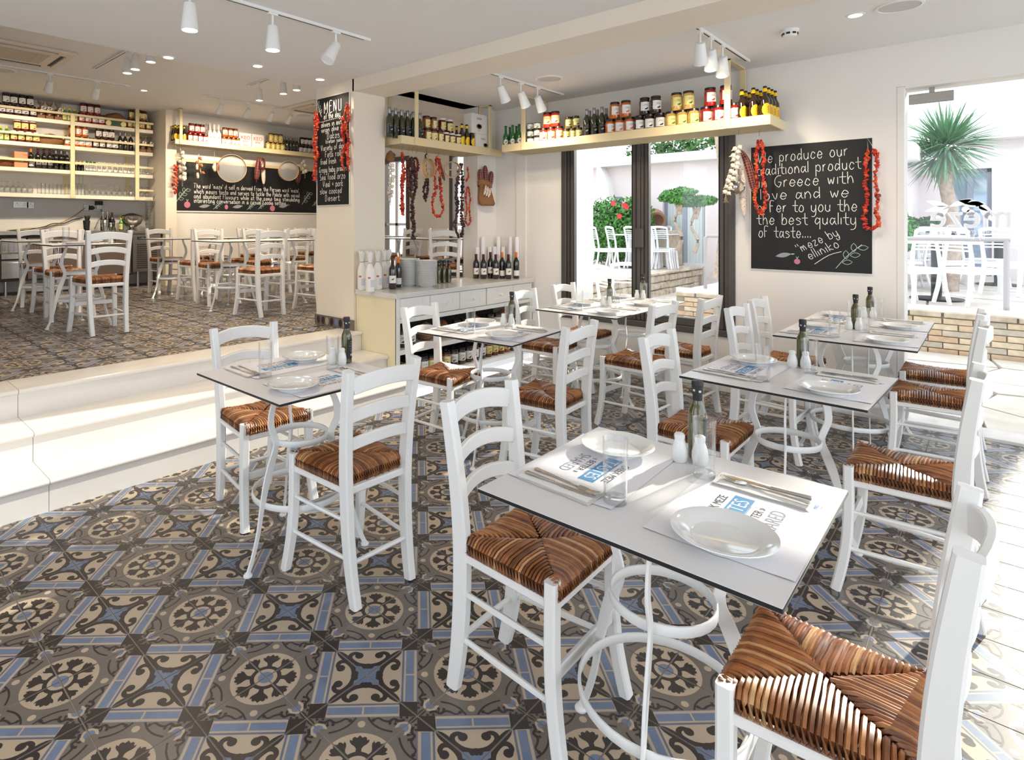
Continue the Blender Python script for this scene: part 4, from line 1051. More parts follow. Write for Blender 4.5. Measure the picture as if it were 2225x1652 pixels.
# over the long chalkboard
KY = 8.85
ks = empty('hanging_shelf', label='long cream hanging shelf above the long chalkboard', cat='shelf')
kx0 = x0 - .1
MB().box(kx0, KY, 2.602, 6.58, KY + .014, 2.674, b=.002).build('front_board', M_cream, ks, smooth=False)
tag(lattice(MB(), kx0, 6.58, KY + .014, YB, 2.607, .032, .009).build('mesh_bottom', M_wov, ks, smooth=False), kind='stuff')
MB().box(kx0, KY + .014, 2.645, 6.58, YB, 2.651).build('shelf_board', M_cream, ks, smooth=False)
for px in (393,):
    x = at(px, 250, Y=KY).x
    MB().box(x - .022, KY - .012, 2.602, x + .022, KY, ZC2, b=.001).build('upright', M_cream, ks, smooth=False)
    MB().box(x - .022, YB - .02, 2.62, x + .022, YB - .008, ZC2, b=.001).build('upright', M_cream, ks, smooth=False)
    MB().box(x - .022, KY - .012, ZC2 - .012, x + .022, YB - .008, ZC2, b=.001).build('ceiling_bracket', M_cream, ks, smooth=False)

WS = 'shelf over the window'; zw = 2.18; XF = 4.90
def rw(kind, pxs, z, tier, X=XF): row(kind, pxs, 'X', X, z, 'cupboard end', tier, WS)
rw('green_beer', (1099, 1114, 1128), zw, 'front of window shelf', 4.90); rw('green_beer', (1108, 1122), zw, 'second row of window shelf', 4.98)
rw('flat', (1152, 1168), zw, 'bottom layer, window shelf'); rw('flat', (1152, 1168), zw + .071, 'middle layer, window shelf'); rw('flat', (1152, 1167), zw + .142, 'top layer, window shelf')
rw('tomato', (1181, 1198, 1214.5), zw, 'lower tier, window shelf'); rw('tomato', (1189.5, 1206.5), zw + .148, 'upper tier, window shelf')
rw('olive', (1231, 1244.5, 1258), zw, 'lower tier, window shelf'); rw('olive', (1236, 1251), zw + .112, 'upper tier, window shelf')
rw('white_wine', (1275, 1291, 1308), zw, 'front row, window shelf'); rw('white_wine', (1281, 1298, 1317), zw, 'rear row, window shelf', 4.99)
rw('orange', (1326, 1346.5, 1367.5), zw, 'lower tier, window shelf'); rw('orange', (1336, 1360), zw + .148, 'upper tier, window shelf')
rw('cherry', (1389, 1411.5, 1434.5), zw, 'lower tier, window shelf'); rw('cherry', (1401, 1425), zw + .148, 'upper tier, window shelf')
rw('mixed', (1458, 1482, 1507), zw, 'lower tier, window shelf'); rw('mixed', (1470, 1496), zw + .148, 'upper tier, window shelf')
rw('red', (1534, 1560, 1596), zw, 'lower tier, window shelf'); rw('red', (1543, 1577), zw + .148, 'upper tier, window shelf')
for r_, X in enumerate((4.885, 4.96, 5.035, 5.11)):
    for c_, px in enumerate((1612, 1637, 1662)):
        y = at(px, 240, X=4.885).y
        item('keo', (X, y - .004 * r_, zw), random.uniform(-.15, .15), 'brown beer bottle with yellow label, %s column %s row, end of window shelf' % (NTH[c_], NTH[r_]), 'bottle', 'beer bottles on the shelf over the window')
CSN = 'shelf above the cupboard'; zc = 2.18; YF = 3.965
def rc(kind, pxs, z, tier, Y=YF): row(kind, pxs, 'Y', Y, z, 'pillar', tier, CSN)
rc('white_wine', (846, 859.5, 872.5, 885.5, 897.5, 912), zc, 'front row, cupboard shelf', 3.965); rc('white_wine', (853, 866, 880, 893), zc, 'rear row, cupboard shelf', 4.06)
rc('mixveg', (928, 942, 955), zc, 'lower tier, cupboard shelf'); rc('mixveg', (926, 941), zc + .14, 'upper tier, cupboard shelf', 4.05)
rc('redyellowdark', (968, 981, 994), zc, 'lower tier, cupboard shelf'); rc('redyellow', (960, 976), zc + .14, 'upper tier, cupboard shelf', 4.06)
rc('redyellowdark', (962, 977), zc, 'rear row, cupboard shelf', 4.075)
rc('keo', (1003.5, 1014, 1025), zc, 'front row, cupboard shelf', 3.945); rc('keo', (992, 1003), zc, 'rear row, cupboard shelf', 4.075)
M_card = mat('white_cardboard', srgb(226, 224, 220), .75); M_kraft = mat('brown_cardboard', srgb(150, 110, 75), .8)
def carton(loc, w, d, h, label, texts, m=M_card, group='cartons', rz=0.0):
    # front face at local y=0 facing -y, origin at the front left bottom corner
    t = empty('cardboard_carton', loc, rz, label, 'box', group)
    MB().box(0, 0, 0, w, d, h, b=.0015).build('carton_body', m, t, smooth=False)
    mb = MB()
    mb.box(0, d / 2 - .002, h, w, d / 2 + .002, h + .0008, 0)
    for s, x, z, sz, mm in texts:
        if s is None:
            pts = circ(x, z, sz, 16, sz * .6); mb.add([(a, -.0006, b) for a, b in pts], [tuple(range(16))], mm)
        else:
            v, f = textmesh(s, sz); mb.add([(a + x, -.0008, b + z) for a, b, _ in v], f, mm)
            v, f = textmesh(s, sz * .8); mb.add([(w + .0008, (a * .8 + d / 2), b + z) for a, b, _ in v], f, mm)
    mb.build('print', [M_ink, M_redt, mat('brown_print', srgb(110, 60, 25), .6), M_lab], t, smooth=False)
    return t
tx_ = [('GREEK', .12, .155, .03, 0), (None, .12, .075, .045, 2), (None, .12, .078, .026, 3), ('FETA', .12, .03, .018, 0)]
carton((at(1034, 300, Y=3.91).x, 3.91, zc), .235, .11, .165, 'white product carton, lower of the stack on the cupboard shelf', [('GREEK', .12, .115, .025, 0), (None, .16, .055, .035, 2), (None, .16, .058, .02, 3)])
carton((at(1022, 300, Y=3.93).x, 3.91, zc + .166), .28, .11, .205, 'white product carton, upper of the stack on the cupboard shelf', tx_)
KSN = 'shelf above the long chalkboard'; zk = 2.652
def rk(kind, pxs, z, tier, Y=KY + .09): row(kind, pxs, 'Y', Y, z, 'bar side', tier, KSN)
rk('keo', (381, 388, 400), zk, 'front row, chalkboard shelf'); rk('keo', (376, 385), zk, 'rear row, chalkboard shelf', KY + .18)
rk('red', (412, 423, 434, 446), zk, 'lower tier, chalkboard shelf'); rk('red', (415.5, 428, 438.5), zk + .148, 'upper tier, chalkboard shelf')
rk('wrapped', (456, 465.5, 475), zk, 'front, chalkboard shelf'); rk('wrapped', (450,), zk, 'rear, chalkboard shelf', KY + .18)
rk('orange', (486, 496, 506.5, 516), zk, 'lower tier, chalkboard shelf'); rk('orange', (488.5, 500, 511), zk + .148, 'upper tier, chalkboard shelf')
xk = at(519, 300, Y=KY + .08).x; xk2 = at(547.5, 300, Y=KY + .08).x; xk3 = at(573, 300, Y=KY + .08).x
carton((xk, KY + .08, zk), xk2 - xk - .01, .22, .25, 'white beer carton nearer the bar', [('KEO', .12, .17, .085, 1), ('BEER', .12, .11, .045, 1), ('IIIIIII', .12, .045, .05, 0)])
carton((xk2, KY + .08, zk), xk3 - xk2, .22, .25, 'white beer carton beside the pale olive jars', [('KEO', .11, .17, .085, 1), ('BEER', .11, .11, .045, 1)])
rk('mixed', (582, 592.5, 603, 613), zk, 'lower tier, chalkboard shelf'); rk('mixed', (588.5, 598.5, 609), zk + .148, 'upper tier, chalkboard shelf')
rk('white_wine', (618, 624, 631.5, 638.5, 645.5), zk, 'front row, chalkboard shelf'); rk('white_wine', (621, 628, 635), zk, 'rear row, chalkboard shelf', KY + .2)
rk('cherry', (653, 662, 671, 680), zk, 'lower tier, chalkboard shelf'); rk('cherry', (656, 665, 673.5), zk + .148, 'upper tier, chalkboard shelf')

# ================================================================== BAR SHELVING
BY = 9.42; BZ = (2.820, 2.473, 2.131, 1.788); xbr = at(331, 300, Y=BY).x
bs = empty('bar_shelving', label='cream bar shelving of four shelves packed with jars and glasses', cat='shelving')
for z in BZ:
    MB().box(-.2, BY - .03, z - .028, xbr, YR - .01, z + .026, b=.004).build('shelf_board', mat('pale_shelf', srgb(232, 224, 206), .5), bs, smooth=False)
for z in (2.940, 2.609, 2.261): MB().box(-.2, BY - .045, z - .016, xbr, BY - .033, z + .016, b=.002).build('guard_rail', M_cream, bs, smooth=False)
MB().box(at(295, 400, Y=BY).x, BY - .045, 1.90, xbr, BY - .033, 1.93, b=.002).build('guard_rail', M_cream, bs, smooth=False)
for px, zt_ in ((155.5, 2.955), (295.5, ZC2)):
    x = at(px, 300, Y=BY).x; MB().box(x - .027, BY - .058, 1.765, x + .027, BY - .045, zt_, b=.002).build('upright', M_cream, bs, smooth=False)
for px in (142, 277):
    x = at(px, 300, Y=YR).x; MB().box(x - .027, YR - .02, 1.79, x + .027, YR - .008, 2.85, b=.002).build('upright', M_cream, bs, smooth=False)
S1, S2, S3, S4 = [z + .027 for z in BZ]
def rb(kind, pxs, z, tier, Y=BY + .06): row(kind, pxs, 'Y', Y, z, 'bar end', tier, 'bar shelving')
rb('cherry', (4, 21, 38, 55, 71), S1, 'lower tier, top bar shelf', BY + .05)
def rbu(kind, pxs, z, tier): rb(kind, pxs, z + (.148 if kind != 'mixveg' else .14), tier, BY + .06)
# the ceiling is close: the upper tier of the top shelf stands just below it
rbu('cherry', (12.5, 30, 48, 65), S1 - .012, 'upper tier, top bar shelf')
rb('lemon', (140, 151, 163), S1, 'top bar shelf'); rb('red', (176, 191, 206, 220.5), S1, 'lower tier, top bar shelf'); rbu('red', (181, 196, 211), S1 - .012, 'upper tier, top bar shelf')
rb('mixveg', (281.5, 294, 307.5, 321.5), S1, 'lower tier, top bar shelf'); rbu('mixveg', (285, 302.5, 312.5), S1, 'upper tier, top bar shelf')
rb('lemon', (1.5, 14), S2, 'second bar shelf'); rb('redyellow', (28.5, 45, 62, 78.5), S2, 'lower tier, second bar shelf'); rbu('redyellow', (37, 54, 70.5), S2, 'upper tier, second bar shelf')
rb('orange', (147, 164, 178, 192), S2, 'lower tier, second bar shelf'); rbu('orange', (156, 169.5, 184), S2, 'upper tier, second bar shelf')
rb('dark', (207, 221, 236, 249.5), S2, 'lower tier, second bar shelf'); rbu('dark', (213.5, 228.5, 242), S2, 'upper tier, second bar shelf')
rb('dark_wine', (261, 272, 284), S2, 'second bar shelf')
rb('orange_wine', (67,), S3, 'third bar shelf'); rb('red_wine', (82, 95.5, 108), S3, 'third bar shelf'); rb('dark_wine', (121.5, 133, 145.5), S3, 'front, third bar shelf'); rb('dark_wine', (115, 127, 139), S3, 'rear, third bar shelf', BY + .16)
rb('mini_dark', (162, 171, 179), S3, 'third bar shelf'); rb('green_cap', (189, 197, 205), S3, 'third bar shelf'); rb('mini_clear', (215, 226.5, 238, 250, 261, 271.5, 280.5, 288.5), S3, 'third bar shelf'); rb('mini_cork', (303.5, 312, 320.5), S3, 'third bar shelf')
# bags, sacks, boxes on the bar shelves
M_burl = mat('burlap', srgb(146, 104, 66), .95, noise=.2, nscale=60, bump=.6, bscale=300); M_cello = glassmat('cellophane', (.8, .72, .62), .5, .12, .15); M_nuts = mat('nuts', srgb(122, 72, 38), .6, noise=.5, nscale=70)
def lump(name, loc, sx, sy, sz, m, label, cat, group=None, seed=1, parts=(), rough=.22):
    rnd = random.Random(seed); mb = MB(); n, k = 14, 9; vs = []; ph = [rnd.uniform(0, 6) for _ in range(6)]
    for j in range(k + 1):
        th = PI * j / k
        for i in range(n):
            a = 2 * PI * i / n
            r = 1 + rough * (math.sin(3 * a + ph[0] + 2 * th) * .5 + math.sin(5 * a + ph[1] - 3 * th) * .3 + math.sin(4 * th + ph[2]) * .3)
            q = math.copysign(abs(math.sin(th)) ** .7, math.sin(th))
            vs.append((sx * r * q * math.cos(a), sy * r * q * math.sin(a), sz * (1 - math.cos(th)) * (1 + .1 * math.sin(2 * a + ph[3]) * (j / k))))
    fs = [(j * n + i, j * n + (i + 1) % n, (j + 1) * n + (i + 1) % n, (j + 1) * n + i) for j in range(k) for i in range(n)]
    mb.add(vs, fs); mz = min(v[2] for v in mb.v); mb.v = [(a, b, c - mz) for a, b, c in mb.v]
    o = mb.build(name, m, None, ang=80); o.location = loc; return tag(o, label, cat, group)
def nutbag(loc, label, seed):
    t = empty('nut_bag', loc, 0, label, 'bag', 'cellophane nut bags')
    rnd = random.Random(seed)
    MB().box(-.045, -.03, 0, .045, .03, .05, b=.004).build('paper_base', M_kraft, t, smooth=False)
    mb = MB().lathe([(0, .05), (.04, .052), (.048, .08), (.046, .12), (.03, .145), (0, .15)], 12); mb.build('nuts', M_nuts, t)
    mb = MB().lathe([(.05, .05), (.052, .1), (.046, .14), (.018, .165), (.012, .175), (.035, .205), (.045, .24), (.03, .25)], 14); mb.build('cellophane', M_cello, t)
    mb = MB().box(-.028, -.0012, -.03, .028, .0012, .03); mb.box(-.028, -.002, -.012, .028, -.0012, -.004, 1); mb.box(-.01, -.002, .005, .012, -.0012, .02, 1)
    mb.xf(Matrix.Translation((rnd.uniform(-.01, .02), -.058, .135)) @ Matrix.Rotation(rnd.uniform(-.6, .6), 4, 'Y') @ Matrix.Rotation(-.2, 4, 'X'))
    mb.build('hang_tag', [M_lab, M_ink], t, smooth=False)
def bx(px, Y=BY + .08): return at(px, 300, Y=Y).x
for i, px in enumerate((88, 106, 125)): nutbag((bx(px), BY + .06, S1 - .0), '%s cellophane bag of nuts from the bar end, top bar shelf' % NTH[i], i)
for i, px in enumerate((308, 323)): nutbag((bx(px), BY + .06, S2), '%s cellophane bag of nuts beside the dark wine bottles, second bar shelf' % NTH[i], i + 5)
lump('burlap_sack', (bx(253), BY + .12, S1), .17, .10, .10, M_burl, 'slumped brown burlap sack on the top bar shelf', 'sack', seed=3)
lump('burlap_sack', (bx(109), BY + .12, S2), .19, .10, .075, M_burl, 'slumped brown burlap sack on the second bar shelf', 'sack', seed=8)
lump('dried_fruit_bag', (bx(11), BY + .1, S3), .13, .08, .06, M_nuts, 'brown bag of dried fruit beside the wooden wine box', 'bag', seed=9)
def tin(loc, lidm, label):
    t = empty('preserve_tin', loc, 0, label, 'tin', 'round tins lying on the top bar shelf')
    mb = MB().lathe([(0, 0), (.042, 0), (.044, .004), (.044, .03), (0, .032)], 18); mb.xf(Matrix.Translation((0, 0, .046)) @ Matrix.Rotation(PI / 2 + .15, 4, 'X')); mb.build('tin_body', M_kraft, t)
    mb = MB().lathe([(0, .0325), (.038, .0325), (.038, .034), (0, .034)], 18); mb.xf(Matrix.Translation((0, 0, .046)) @ Matrix.Rotation(PI / 2 + .15, 4, 'X')); mb.build('tin_label', lidm, t)
for i, (px, m) in enumerate(((232, M_labc), (242.5, M_lidg), (251.5, M_grnc), (264, M_labc))): tin((bx(px), BY + .03, S1), m, '%s round tin tilted forward on the top bar shelf, from the red jars' % NTH[i])
carton((bx(28), BY + .0, S3), bx(57) - bx(28), .2, .21, 'wooden wine box with printed front on the third bar shelf', [('WINE', .13, .17, .03, 1), (None, .13, .09, .03, 2)], mat('wood_box', srgb(196, 142, 98), .6), 'wine boxes')
# glasses on the lowest bar shelf
M_wg = glassmat('stemware_glass', (.9, .92, .92), .8, .12, .03)
def wineglass_up():  # standing on its rim
    t = empty('wine_glass')
    MB().lathe([(.030, 0), (.036, .03), (.038, .055), (.030, .08), (.012, .094), (.004, .1)], 14).build('bowl', M_wg, t)
    MB().lathe([(.004, .1), (.0035, .14), (.005, .148), (.03, .154), (.031, .156), (0, .157)], 14).build('stem_and_foot', M_wg, t)
    return t
WG = wineglass_up(); wgu = [0]
def wglass(loc, label, group):
    if not wgu[0]:
        wgu[0] = 1; WG.location = loc; return tag(WG, label, 'glass', group)
    o = dup(WG, loc, 0, label, group); o['category'] = 'glass'
for r_ in range(2):
    for i in range(6): wglass((bx(3 + i * 12.5, BY + .05 + .1 * r_), BY + .05 + .1 * r_, S4), 'upturned wine glass, %s from the bar end, %s row of the lowest bar shelf' % (NTH[i], 'front' if r_ == 0 else 'rear'), 'upturned wine glasses, bar end')
    for i in range(12): wglass((bx(188 + i * 12, BY + .05 + .1 * r_), BY + .05 + .1 * r_, S4), 'upturned wine glass, %s after the stacked tumblers, %s row, lowest bar shelf' % (NTH[i], 'front' if r_ == 0 else 'rear'), 'upturned wine glasses beside the tumblers')
for i in range(9): place('glass', (bx(84 + i * 8.6), BY + .05, S4), 0, '%s tumbler from the upturned wine glasses, lowest bar shelf' % NTH[i], 'glass', 'tumblers on the lowest bar shelf')
for i in range(3): place('glass', (bx(163 + i * 8), BY + .05, S4), 0, 'lower stacked tumbler, %s behind the upright, lowest bar shelf' % NTH[i], 'glass', 'stacked tumblers on the lowest bar shelf')
for i in range(2): place('glass', (bx(166 + i * 9), BY + .05, S4 + .152), 0, 'upper stacked tumbler, %s behind the upright, lowest bar shelf' % NTH[i], 'glass', 'stacked tumblers on the lowest bar shelf')

# ================================================================== STEEL BAR
bar = empty('steel_bar_counter', label='brushed steel bar counter with fridge and drawers', cat='counter')
xe = xs - .02; bz = 1.305
MB().box(-.6, 9.13, bz - .045, xe, YR, bz, b=.004).build('steel_top', M_steel, bar, smooth=False)
MB().box(-.6, 9.19, .66, at(290, 500, Y=9.19).x, YR, bz - .045).build('carcass', mat('dark_carcass', srgb(64, 56, 52), .5), bar, smooth=False)
xa = at(2, 500, Y=9.17).x; xb = at(56, 500, Y=9.17).x; xc = at(207, 500, Y=9.17).x; xd = at(287, 500, Y=9.17).x
for z0_, z1_ in ((.70, .93), (.95, 1.22)):
    d = MB().box(xa, 9.155, z0_, xb, 9.19, z1_, b=.004).build('drawer', M_steel, bar, smooth=False)
    MB().box(xa + .02, 9.14, z1_ - .035, xb - .02, 9.156, z1_ - .015, b=.003).build('handle', M_chrome, d, smooth=False)
for a, b in ((xb + .02, (xb + xc) / 2), ((xb + xc) / 2 + .01, xc), (xc + .01, xd - .02)):
    d = MB().box(a, 9.16, .68, b, 9.19, 1.22, b=.004).build('door', mat('taupe_door', srgb(112, 98, 88), .45, metal=.3), bar, smooth=False)
    MB().box(b - .03, 9.145, .85, b - .018, 9.16, 1.1, b=.003).build('handle', M_chrome, d, smooth=False)
fr = MB().box(xd, 9.14, .70, xe - .02, 9.4, bz - .05, b=.004).build('fridge_front', M_steel, bar, smooth=False)
MB().box(xd + .03, 9.125, .73, xe - .05, 9.14, 1.14, b=.003).build('grille_frame', M_steel, fr, smooth=False)
gr = MB(); nn = 0
for i in range(30):
    for j in range(12):
        x = xd + .05 + i * (xe - xd - .13) / 30; z = .75 + j * .031; gr.box(x, 9.123, z, x + .006, 9.1255, z + .02)
tag(gr.build('grille_slots', M_black, fr, smooth=False), kind='stuff')
MB().box(xd + .06, 9.13, 1.175, xd + .2, 9.141, 1.215).build('control_panel', M_black, fr, smooth=False)
v, f = textmesh('3.0', .03); mb = MB().add([(a + xd + .13, 9.129, b + 1.195) for a, b, _ in v], f); mb.build('display', mat('display_glow', srgb(60, 90, 160), .5, emit=srgb(60, 110, 220), estr=1.0), fr, smooth=False)
for x in (xa + .06, xb, xc, xd + .1, xe - .12): MB().lathe([(0, Z2), (.02, Z2), (.018, .70), (0, .70)], 12, c=(x, 9.23, 0)).build('leg', M_chrome, bar)
def bt(px, Y=9.5): return at(px, 480, Y=Y).x
bz += .001
item('dark_wine', (bt(226), 9.55, bz), 0, 'first dark bottle with cork behind the cocktail shaker', 'bottle', 'dark bottles on the steel bar'); item('dark_wine', (bt(236), 9.55, bz), 0, 'second dark bottle with cork behind the cocktail shaker', 'bottle', 'dark bottles on the steel bar'); item('red_wine', (bt(246), 9.55, bz), -.4, 'labelled dark bottle beside the steel bowl', 'bottle', 'dark bottles on the steel bar')
item('lemon', (bt(259), 9.42, bz), 0, 'small olive green bottle before the steel bowl', 'bottle', 'dark bottles on the steel bar')
t = empty('cocktail_shaker', (bt(228, 9.36), 9.36, bz), 0, 'ribbed steel cocktail shaker on the bar', 'shaker')
MB().lathe([(0, 0), (.03, 0), (.042, .10), (.042, .105), (.046, .11), (.044, .118), (.046, .126), (.044, .134), (.046, .142), (.044, .15), (.046, .16), (.03, .165), (0, .166)], 20).build('cup', M_chrome, t)
t = empty('punch_bowl', (bt(286, 9.46), 9.46, bz), 0, 'large polished steel bowl on a foot with black liner', 'bowl')
MB().lathe([(0, 0), (.075, 0), (.08, .008), (.04, .03), (.03, .045), (.06, .055), (.125, .10), (.155, .16), (.16, .205), (.168, .212), (.165, .216), (.155, .21), (.15, .17), (.0, .08)], 28).build('bowl', M_chrome, t)
MB().lathe([(.15, .205), (.14, .225), (.09, .24), (.03, .262), (0, .255)], 18).build('liner', M_black, t)
t = empty('straw_holder', (bt(188, 9.46), 9.46, bz), 0, 'black holder full of black drinking straws', 'holder')
MB().lathe([(0, 0), (.035, 0), (.046, .14), (.046, .15), (.04, .15), (0, .12)], 16).build('holder_body', M_black, t)
rnd = random.Random(5)
for i in range(22):
    a = rnd.uniform(0, 6.28); r = rnd.uniform(0, .03); MB().tube([(r * math.cos(a) * .6, r * math.sin(a) * .6, .1), (r * math.cos(a) * 1.8, r * math.sin(a) * 1.8, rnd.uniform(.2, .225))], .003, 5).build('straw', M_black, t)
for i in range(9): 
    o = obj('plastic_cup', MB().lathe([(.03, 0), (.042, .11), (.044, .112)], 14).mesh('plastic_cup', M_wg) if i == 0 else PCUP, loc=(bt(322, 9.38), 9.38, bz + i * .045)); PCUP = o.data
    tag(o, '%s clear plastic cup from the bottom of the stack beside the steel bowl' % NTH[i], 'cup', 'stacked clear plastic cups')
def socket(px, py, n, label):
    p = at(px, py, Y=YR); t = empty('wall_socket', (p.x, YR, p.z), 0, label, 'socket', 'wall sockets behind the bar')
    MB().box(-.045 * n, -.012, -.045, .045 * n, 0, .045, b=.003).build('face_plate', M_steel, t, smooth=False)
    for k in range(n):
        x = -.045 * n + .045 + .09 * k
        MB().box(x - .004, -.0135, .010, x + .004, -.0119, .022).build('earth_slot', M_black, t, smooth=False)
        for s in (-1, 1): MB().box(x + s * .015 - .005, -.0135, -.012, x + s * .015 + .005, -.0119, -.006).build('pin_slot', M_black, t, smooth=False)
socket(45, 445, 2, 'double wall socket above the steel drawers'); socket(66, 446, 1, 'single wall socket beside the double socket'); socket(188, 451, 1, 'wall socket with yellow cable plugged in'); socket(199, 452, 1, 'wall socket with round black plug'); socket(213, 452, 1, 'wall socket carrying a black adaptor'); socket(225, 453, 1, 'wall socket nearest the dark bottles')
p = at(199, 452, Y=YR); t = empty('power_plug', (p.x, YR - .012, p.z), 0, 'round black plug in the wall socket', 'plug'); mb = MB().lathe([(0, 0), (.035, 0), (.032, .03), (0, .035)], 16); mb.xf(Matrix.Rotation(PI / 2, 4, 'X')); mb.build('plug_body', M_black, t)
p = at(213, 446, Y=YR); t = empty('power_adaptor', (p.x, YR - .012, p.z), 0, 'black power adaptor with white front', 'adaptor'); MB().box(-.05, -.05, .0, .05, 0, .06, b=.004).build('adaptor_body', M_black, t, smooth=False); MB().box(-.035, -.05, -.06, .035, 0, 0, b=.004).build('outlet', M_plastic, t, smooth=False)
def cable(pts, r, m, label):
    P = smooth([tuple(at(a, b, Y=YR - .03)) for a, b in pts], 5); o = MB().tube(P, r, 6).build('power_cable', m); return tag(o, label, 'cable')
cable(((185, 452), (160, 470), (130, 485), (95, 494), (55, 497), (15, 501)), .006, mat('yellow_cable', srgb(160, 130, 50), .5), 'yellow cable sagging along the bar wall')
cable(((180, 473), (160, 477), (140, 485), (115, 486), (95, 493), (55, 500), (20, 501)), .007, M_black, 'black cable sagging along the bar wall')
cable(((221, 455), (222, 470), (214, 480), (205, 498)), .004, M_black, 'thin black cable hanging behind the bottles')
# wire rack standing at the counter front
t = empty('wire_dish_rack', (at(35, 530, Y=8.7).x, 8.7, 0), 0, 'wire dish rack in front of the steel drawers', 'rack')
def rr_(z, m=M_chrome): return [(-.42, -.22, z), (.42, -.22, z), (.42, .2, z), (-.42, .2, z)]
MB().tube(rr_(1.20), .005, 6, closed=True).build('top_rail', M_chrome, t); MB().tube(rr_(1.05), .005, 6, closed=True).build('basket_rail', M_chrome, t)
for k in range(14):
    x = -.42 + .06 * k; MB().tube([(x, -.22, 1.20), (x, -.2, 1.05), (x, .18, 1.05), (x, .2, 1.20)], .003, 5).build('wire', M_chrome, t)
for x in (-.4, .4):
    for y in (-.2, .19): MB().tube([(x, y, Z2), (x, y, 1.2)], .01, 8 - 1).build('leg', M_chrome, t)
# ================================================================== WHITE CUPBOARD
M_cup = mat('cupboard_lacquer', srgb(234, 234, 230), .4); M_cupend = mat('cream_end_panel', srgb(236, 224, 190), .5); M_worktop = mat('grey_white_worktop', srgb(216, 214, 210), .22, coat=.3)
cb = empty('cupboard', label='long white cupboard with small drawers and open shelves of jars', cat='cupboard')
CX0, CX1, CYF, CYB, CZ = 3.265, 5.20, 3.52, YP - .005, .832
MB().box(CX0 - .015, CYF - .018, CZ - .04, CX1 + .02, CYB, CZ, b=.003).build('worktop', M_worktop, cb, smooth=False)
MB().box(CX0, CYF, .0, CX0 + .02, CYB, CZ - .04).build('end_panel', M_cupend, cb, smooth=False)
MB().box(CX1 - .02, CYF, .0, CX1, CYB, CZ - .04).build('end_panel', M_cup, cb, smooth=False)
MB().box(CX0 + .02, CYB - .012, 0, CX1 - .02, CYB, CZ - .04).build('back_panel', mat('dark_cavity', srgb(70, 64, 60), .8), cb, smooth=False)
MB().box(CX0 + .02, CYF, .585, CX1 - .02, CYF + .02, .622, b=.002).build('face_rail', M_cup, cb, smooth=False)
MB().box(CX0 + .02, CYF + .02, .60, CX1 - .02, CYB - .012, .615).build('shelf_board', M_cup, cb, smooth=False)
MB().box(CX0 + .02, CYF, .325, CX1 - .02, CYB - .012, .364, b=.002).build('shelf_board', M_cup, cb, smooth=False)
MB().box(CX0 + .02, CYF, .055, CX1 - .02, CYB - .012, .105, b=.002).build('shelf_board', M_cup, cb, smooth=False)
MB().box(CX0 + .02, CYF + .02, 0, CX1 - .02, CYF + .035, .055).build('plinth', M_cup, cb, smooth=False)
MB().box(CX0, CYF - .002, .0, CX0 + .045, CYF + .01, CZ - .04, b=.002).build('stile', M_cup, cb, smooth=False)
def shaker(x0, x1, knob, name):
    z0, z1 = .627, .787; y = CYF - .002
    d = MB().box(x0, y, z0, x1, y + .02, z1, b=.002).build(name, M_cup, cb, smooth=False)
    m = MB(); ww_ = x1 - x0; s = .24 * ww_
    m.box(x0 + .003, y - .004, z0 + .003, x0 + s, y, z1 - .003); m.box(x1 - s, y - .004, z0 + .003, x1 - .003, y, z1 - .003)
    if knob: m.box(x0 + s, y - .004, z0 + .003, x1 - s, y, z0 + .045); m.box(x0 + s, y - .004, z1 - .045, x1 - s, y, z1 - .003)
    m.build('raised_frame', M_cup, d, smooth=False)
    if knob:
        k = MB().lathe([(0, 0), (.006, 0), (.005, .01), (.011, .016), (.013, .022), (.010, .028), (0, .030)], 16)
        k.xf(Matrix.Translation(((x0 + x1) / 2, y - .001, (z0 + z1) / 2)) @ Matrix.Rotation(PI / 2, 4, 'X')); k.build('knob', M_cup, d)
shaker(3.312, 3.655, False, 'blank_panel'); shaker(3.662, 4.042, True, 'drawer'); shaker(4.049, 4.428, True, 'drawer'); shaker(4.442, 4.862, True, 'drawer'); shaker(4.870, 5.178, False, 'blank_panel')
kinds = ['dark', 'mixed', 'mixed', 'dark', 'mixveg', 'olive', 'mixveg', 'dark', 'dark', 'cherry', 'cherry', 'cherry', 'redyellow', 'redyellow', 'redyellow', 'mixveg']
for r_, Y in enumerate((3.60, 3.70)):
    for i in range(18):
        k = kinds[i % 16] if i < 16 else 'dark'
        x = 3.36 + i * .100
        if x > 5.12: break
        item(k, (x, Y, .106), random.uniform(-.3, .3) + .2, '%s jar from the marble steps, %s row, bottom shelf of the cupboard' % (NTH[i], 'front' if r_ == 0 else 'second'), 'jar', 'jars on the bottom shelf of the cupboard')
for i, (x, k) in enumerate(((3.42, 'cherry'), (3.53, 'dark'), (4.12, 'cherry'), (4.23, 'dark'), (4.62, 'dark'), (4.73, 'cherry'), (5.05, 'dark'))):
    item(k, (x, 3.62, .365), .3, '%s jar from the marble steps on the middle shelf of the cupboard' % NTH[i], 'jar', 'jars on the middle shelf of the cupboard')
for i, x in enumerate((3.78, 3.96, 4.45, 4.9)):
    lump('dried_fruit_bag', (x, 3.68, .365), .085, .07, .075, M_nuts if i % 2 else M_burl, '%s dark bag from the marble steps on the middle shelf of the cupboard' % NTH[i], 'bag', 'bags on the middle shelf of the cupboard', seed=20 + i)
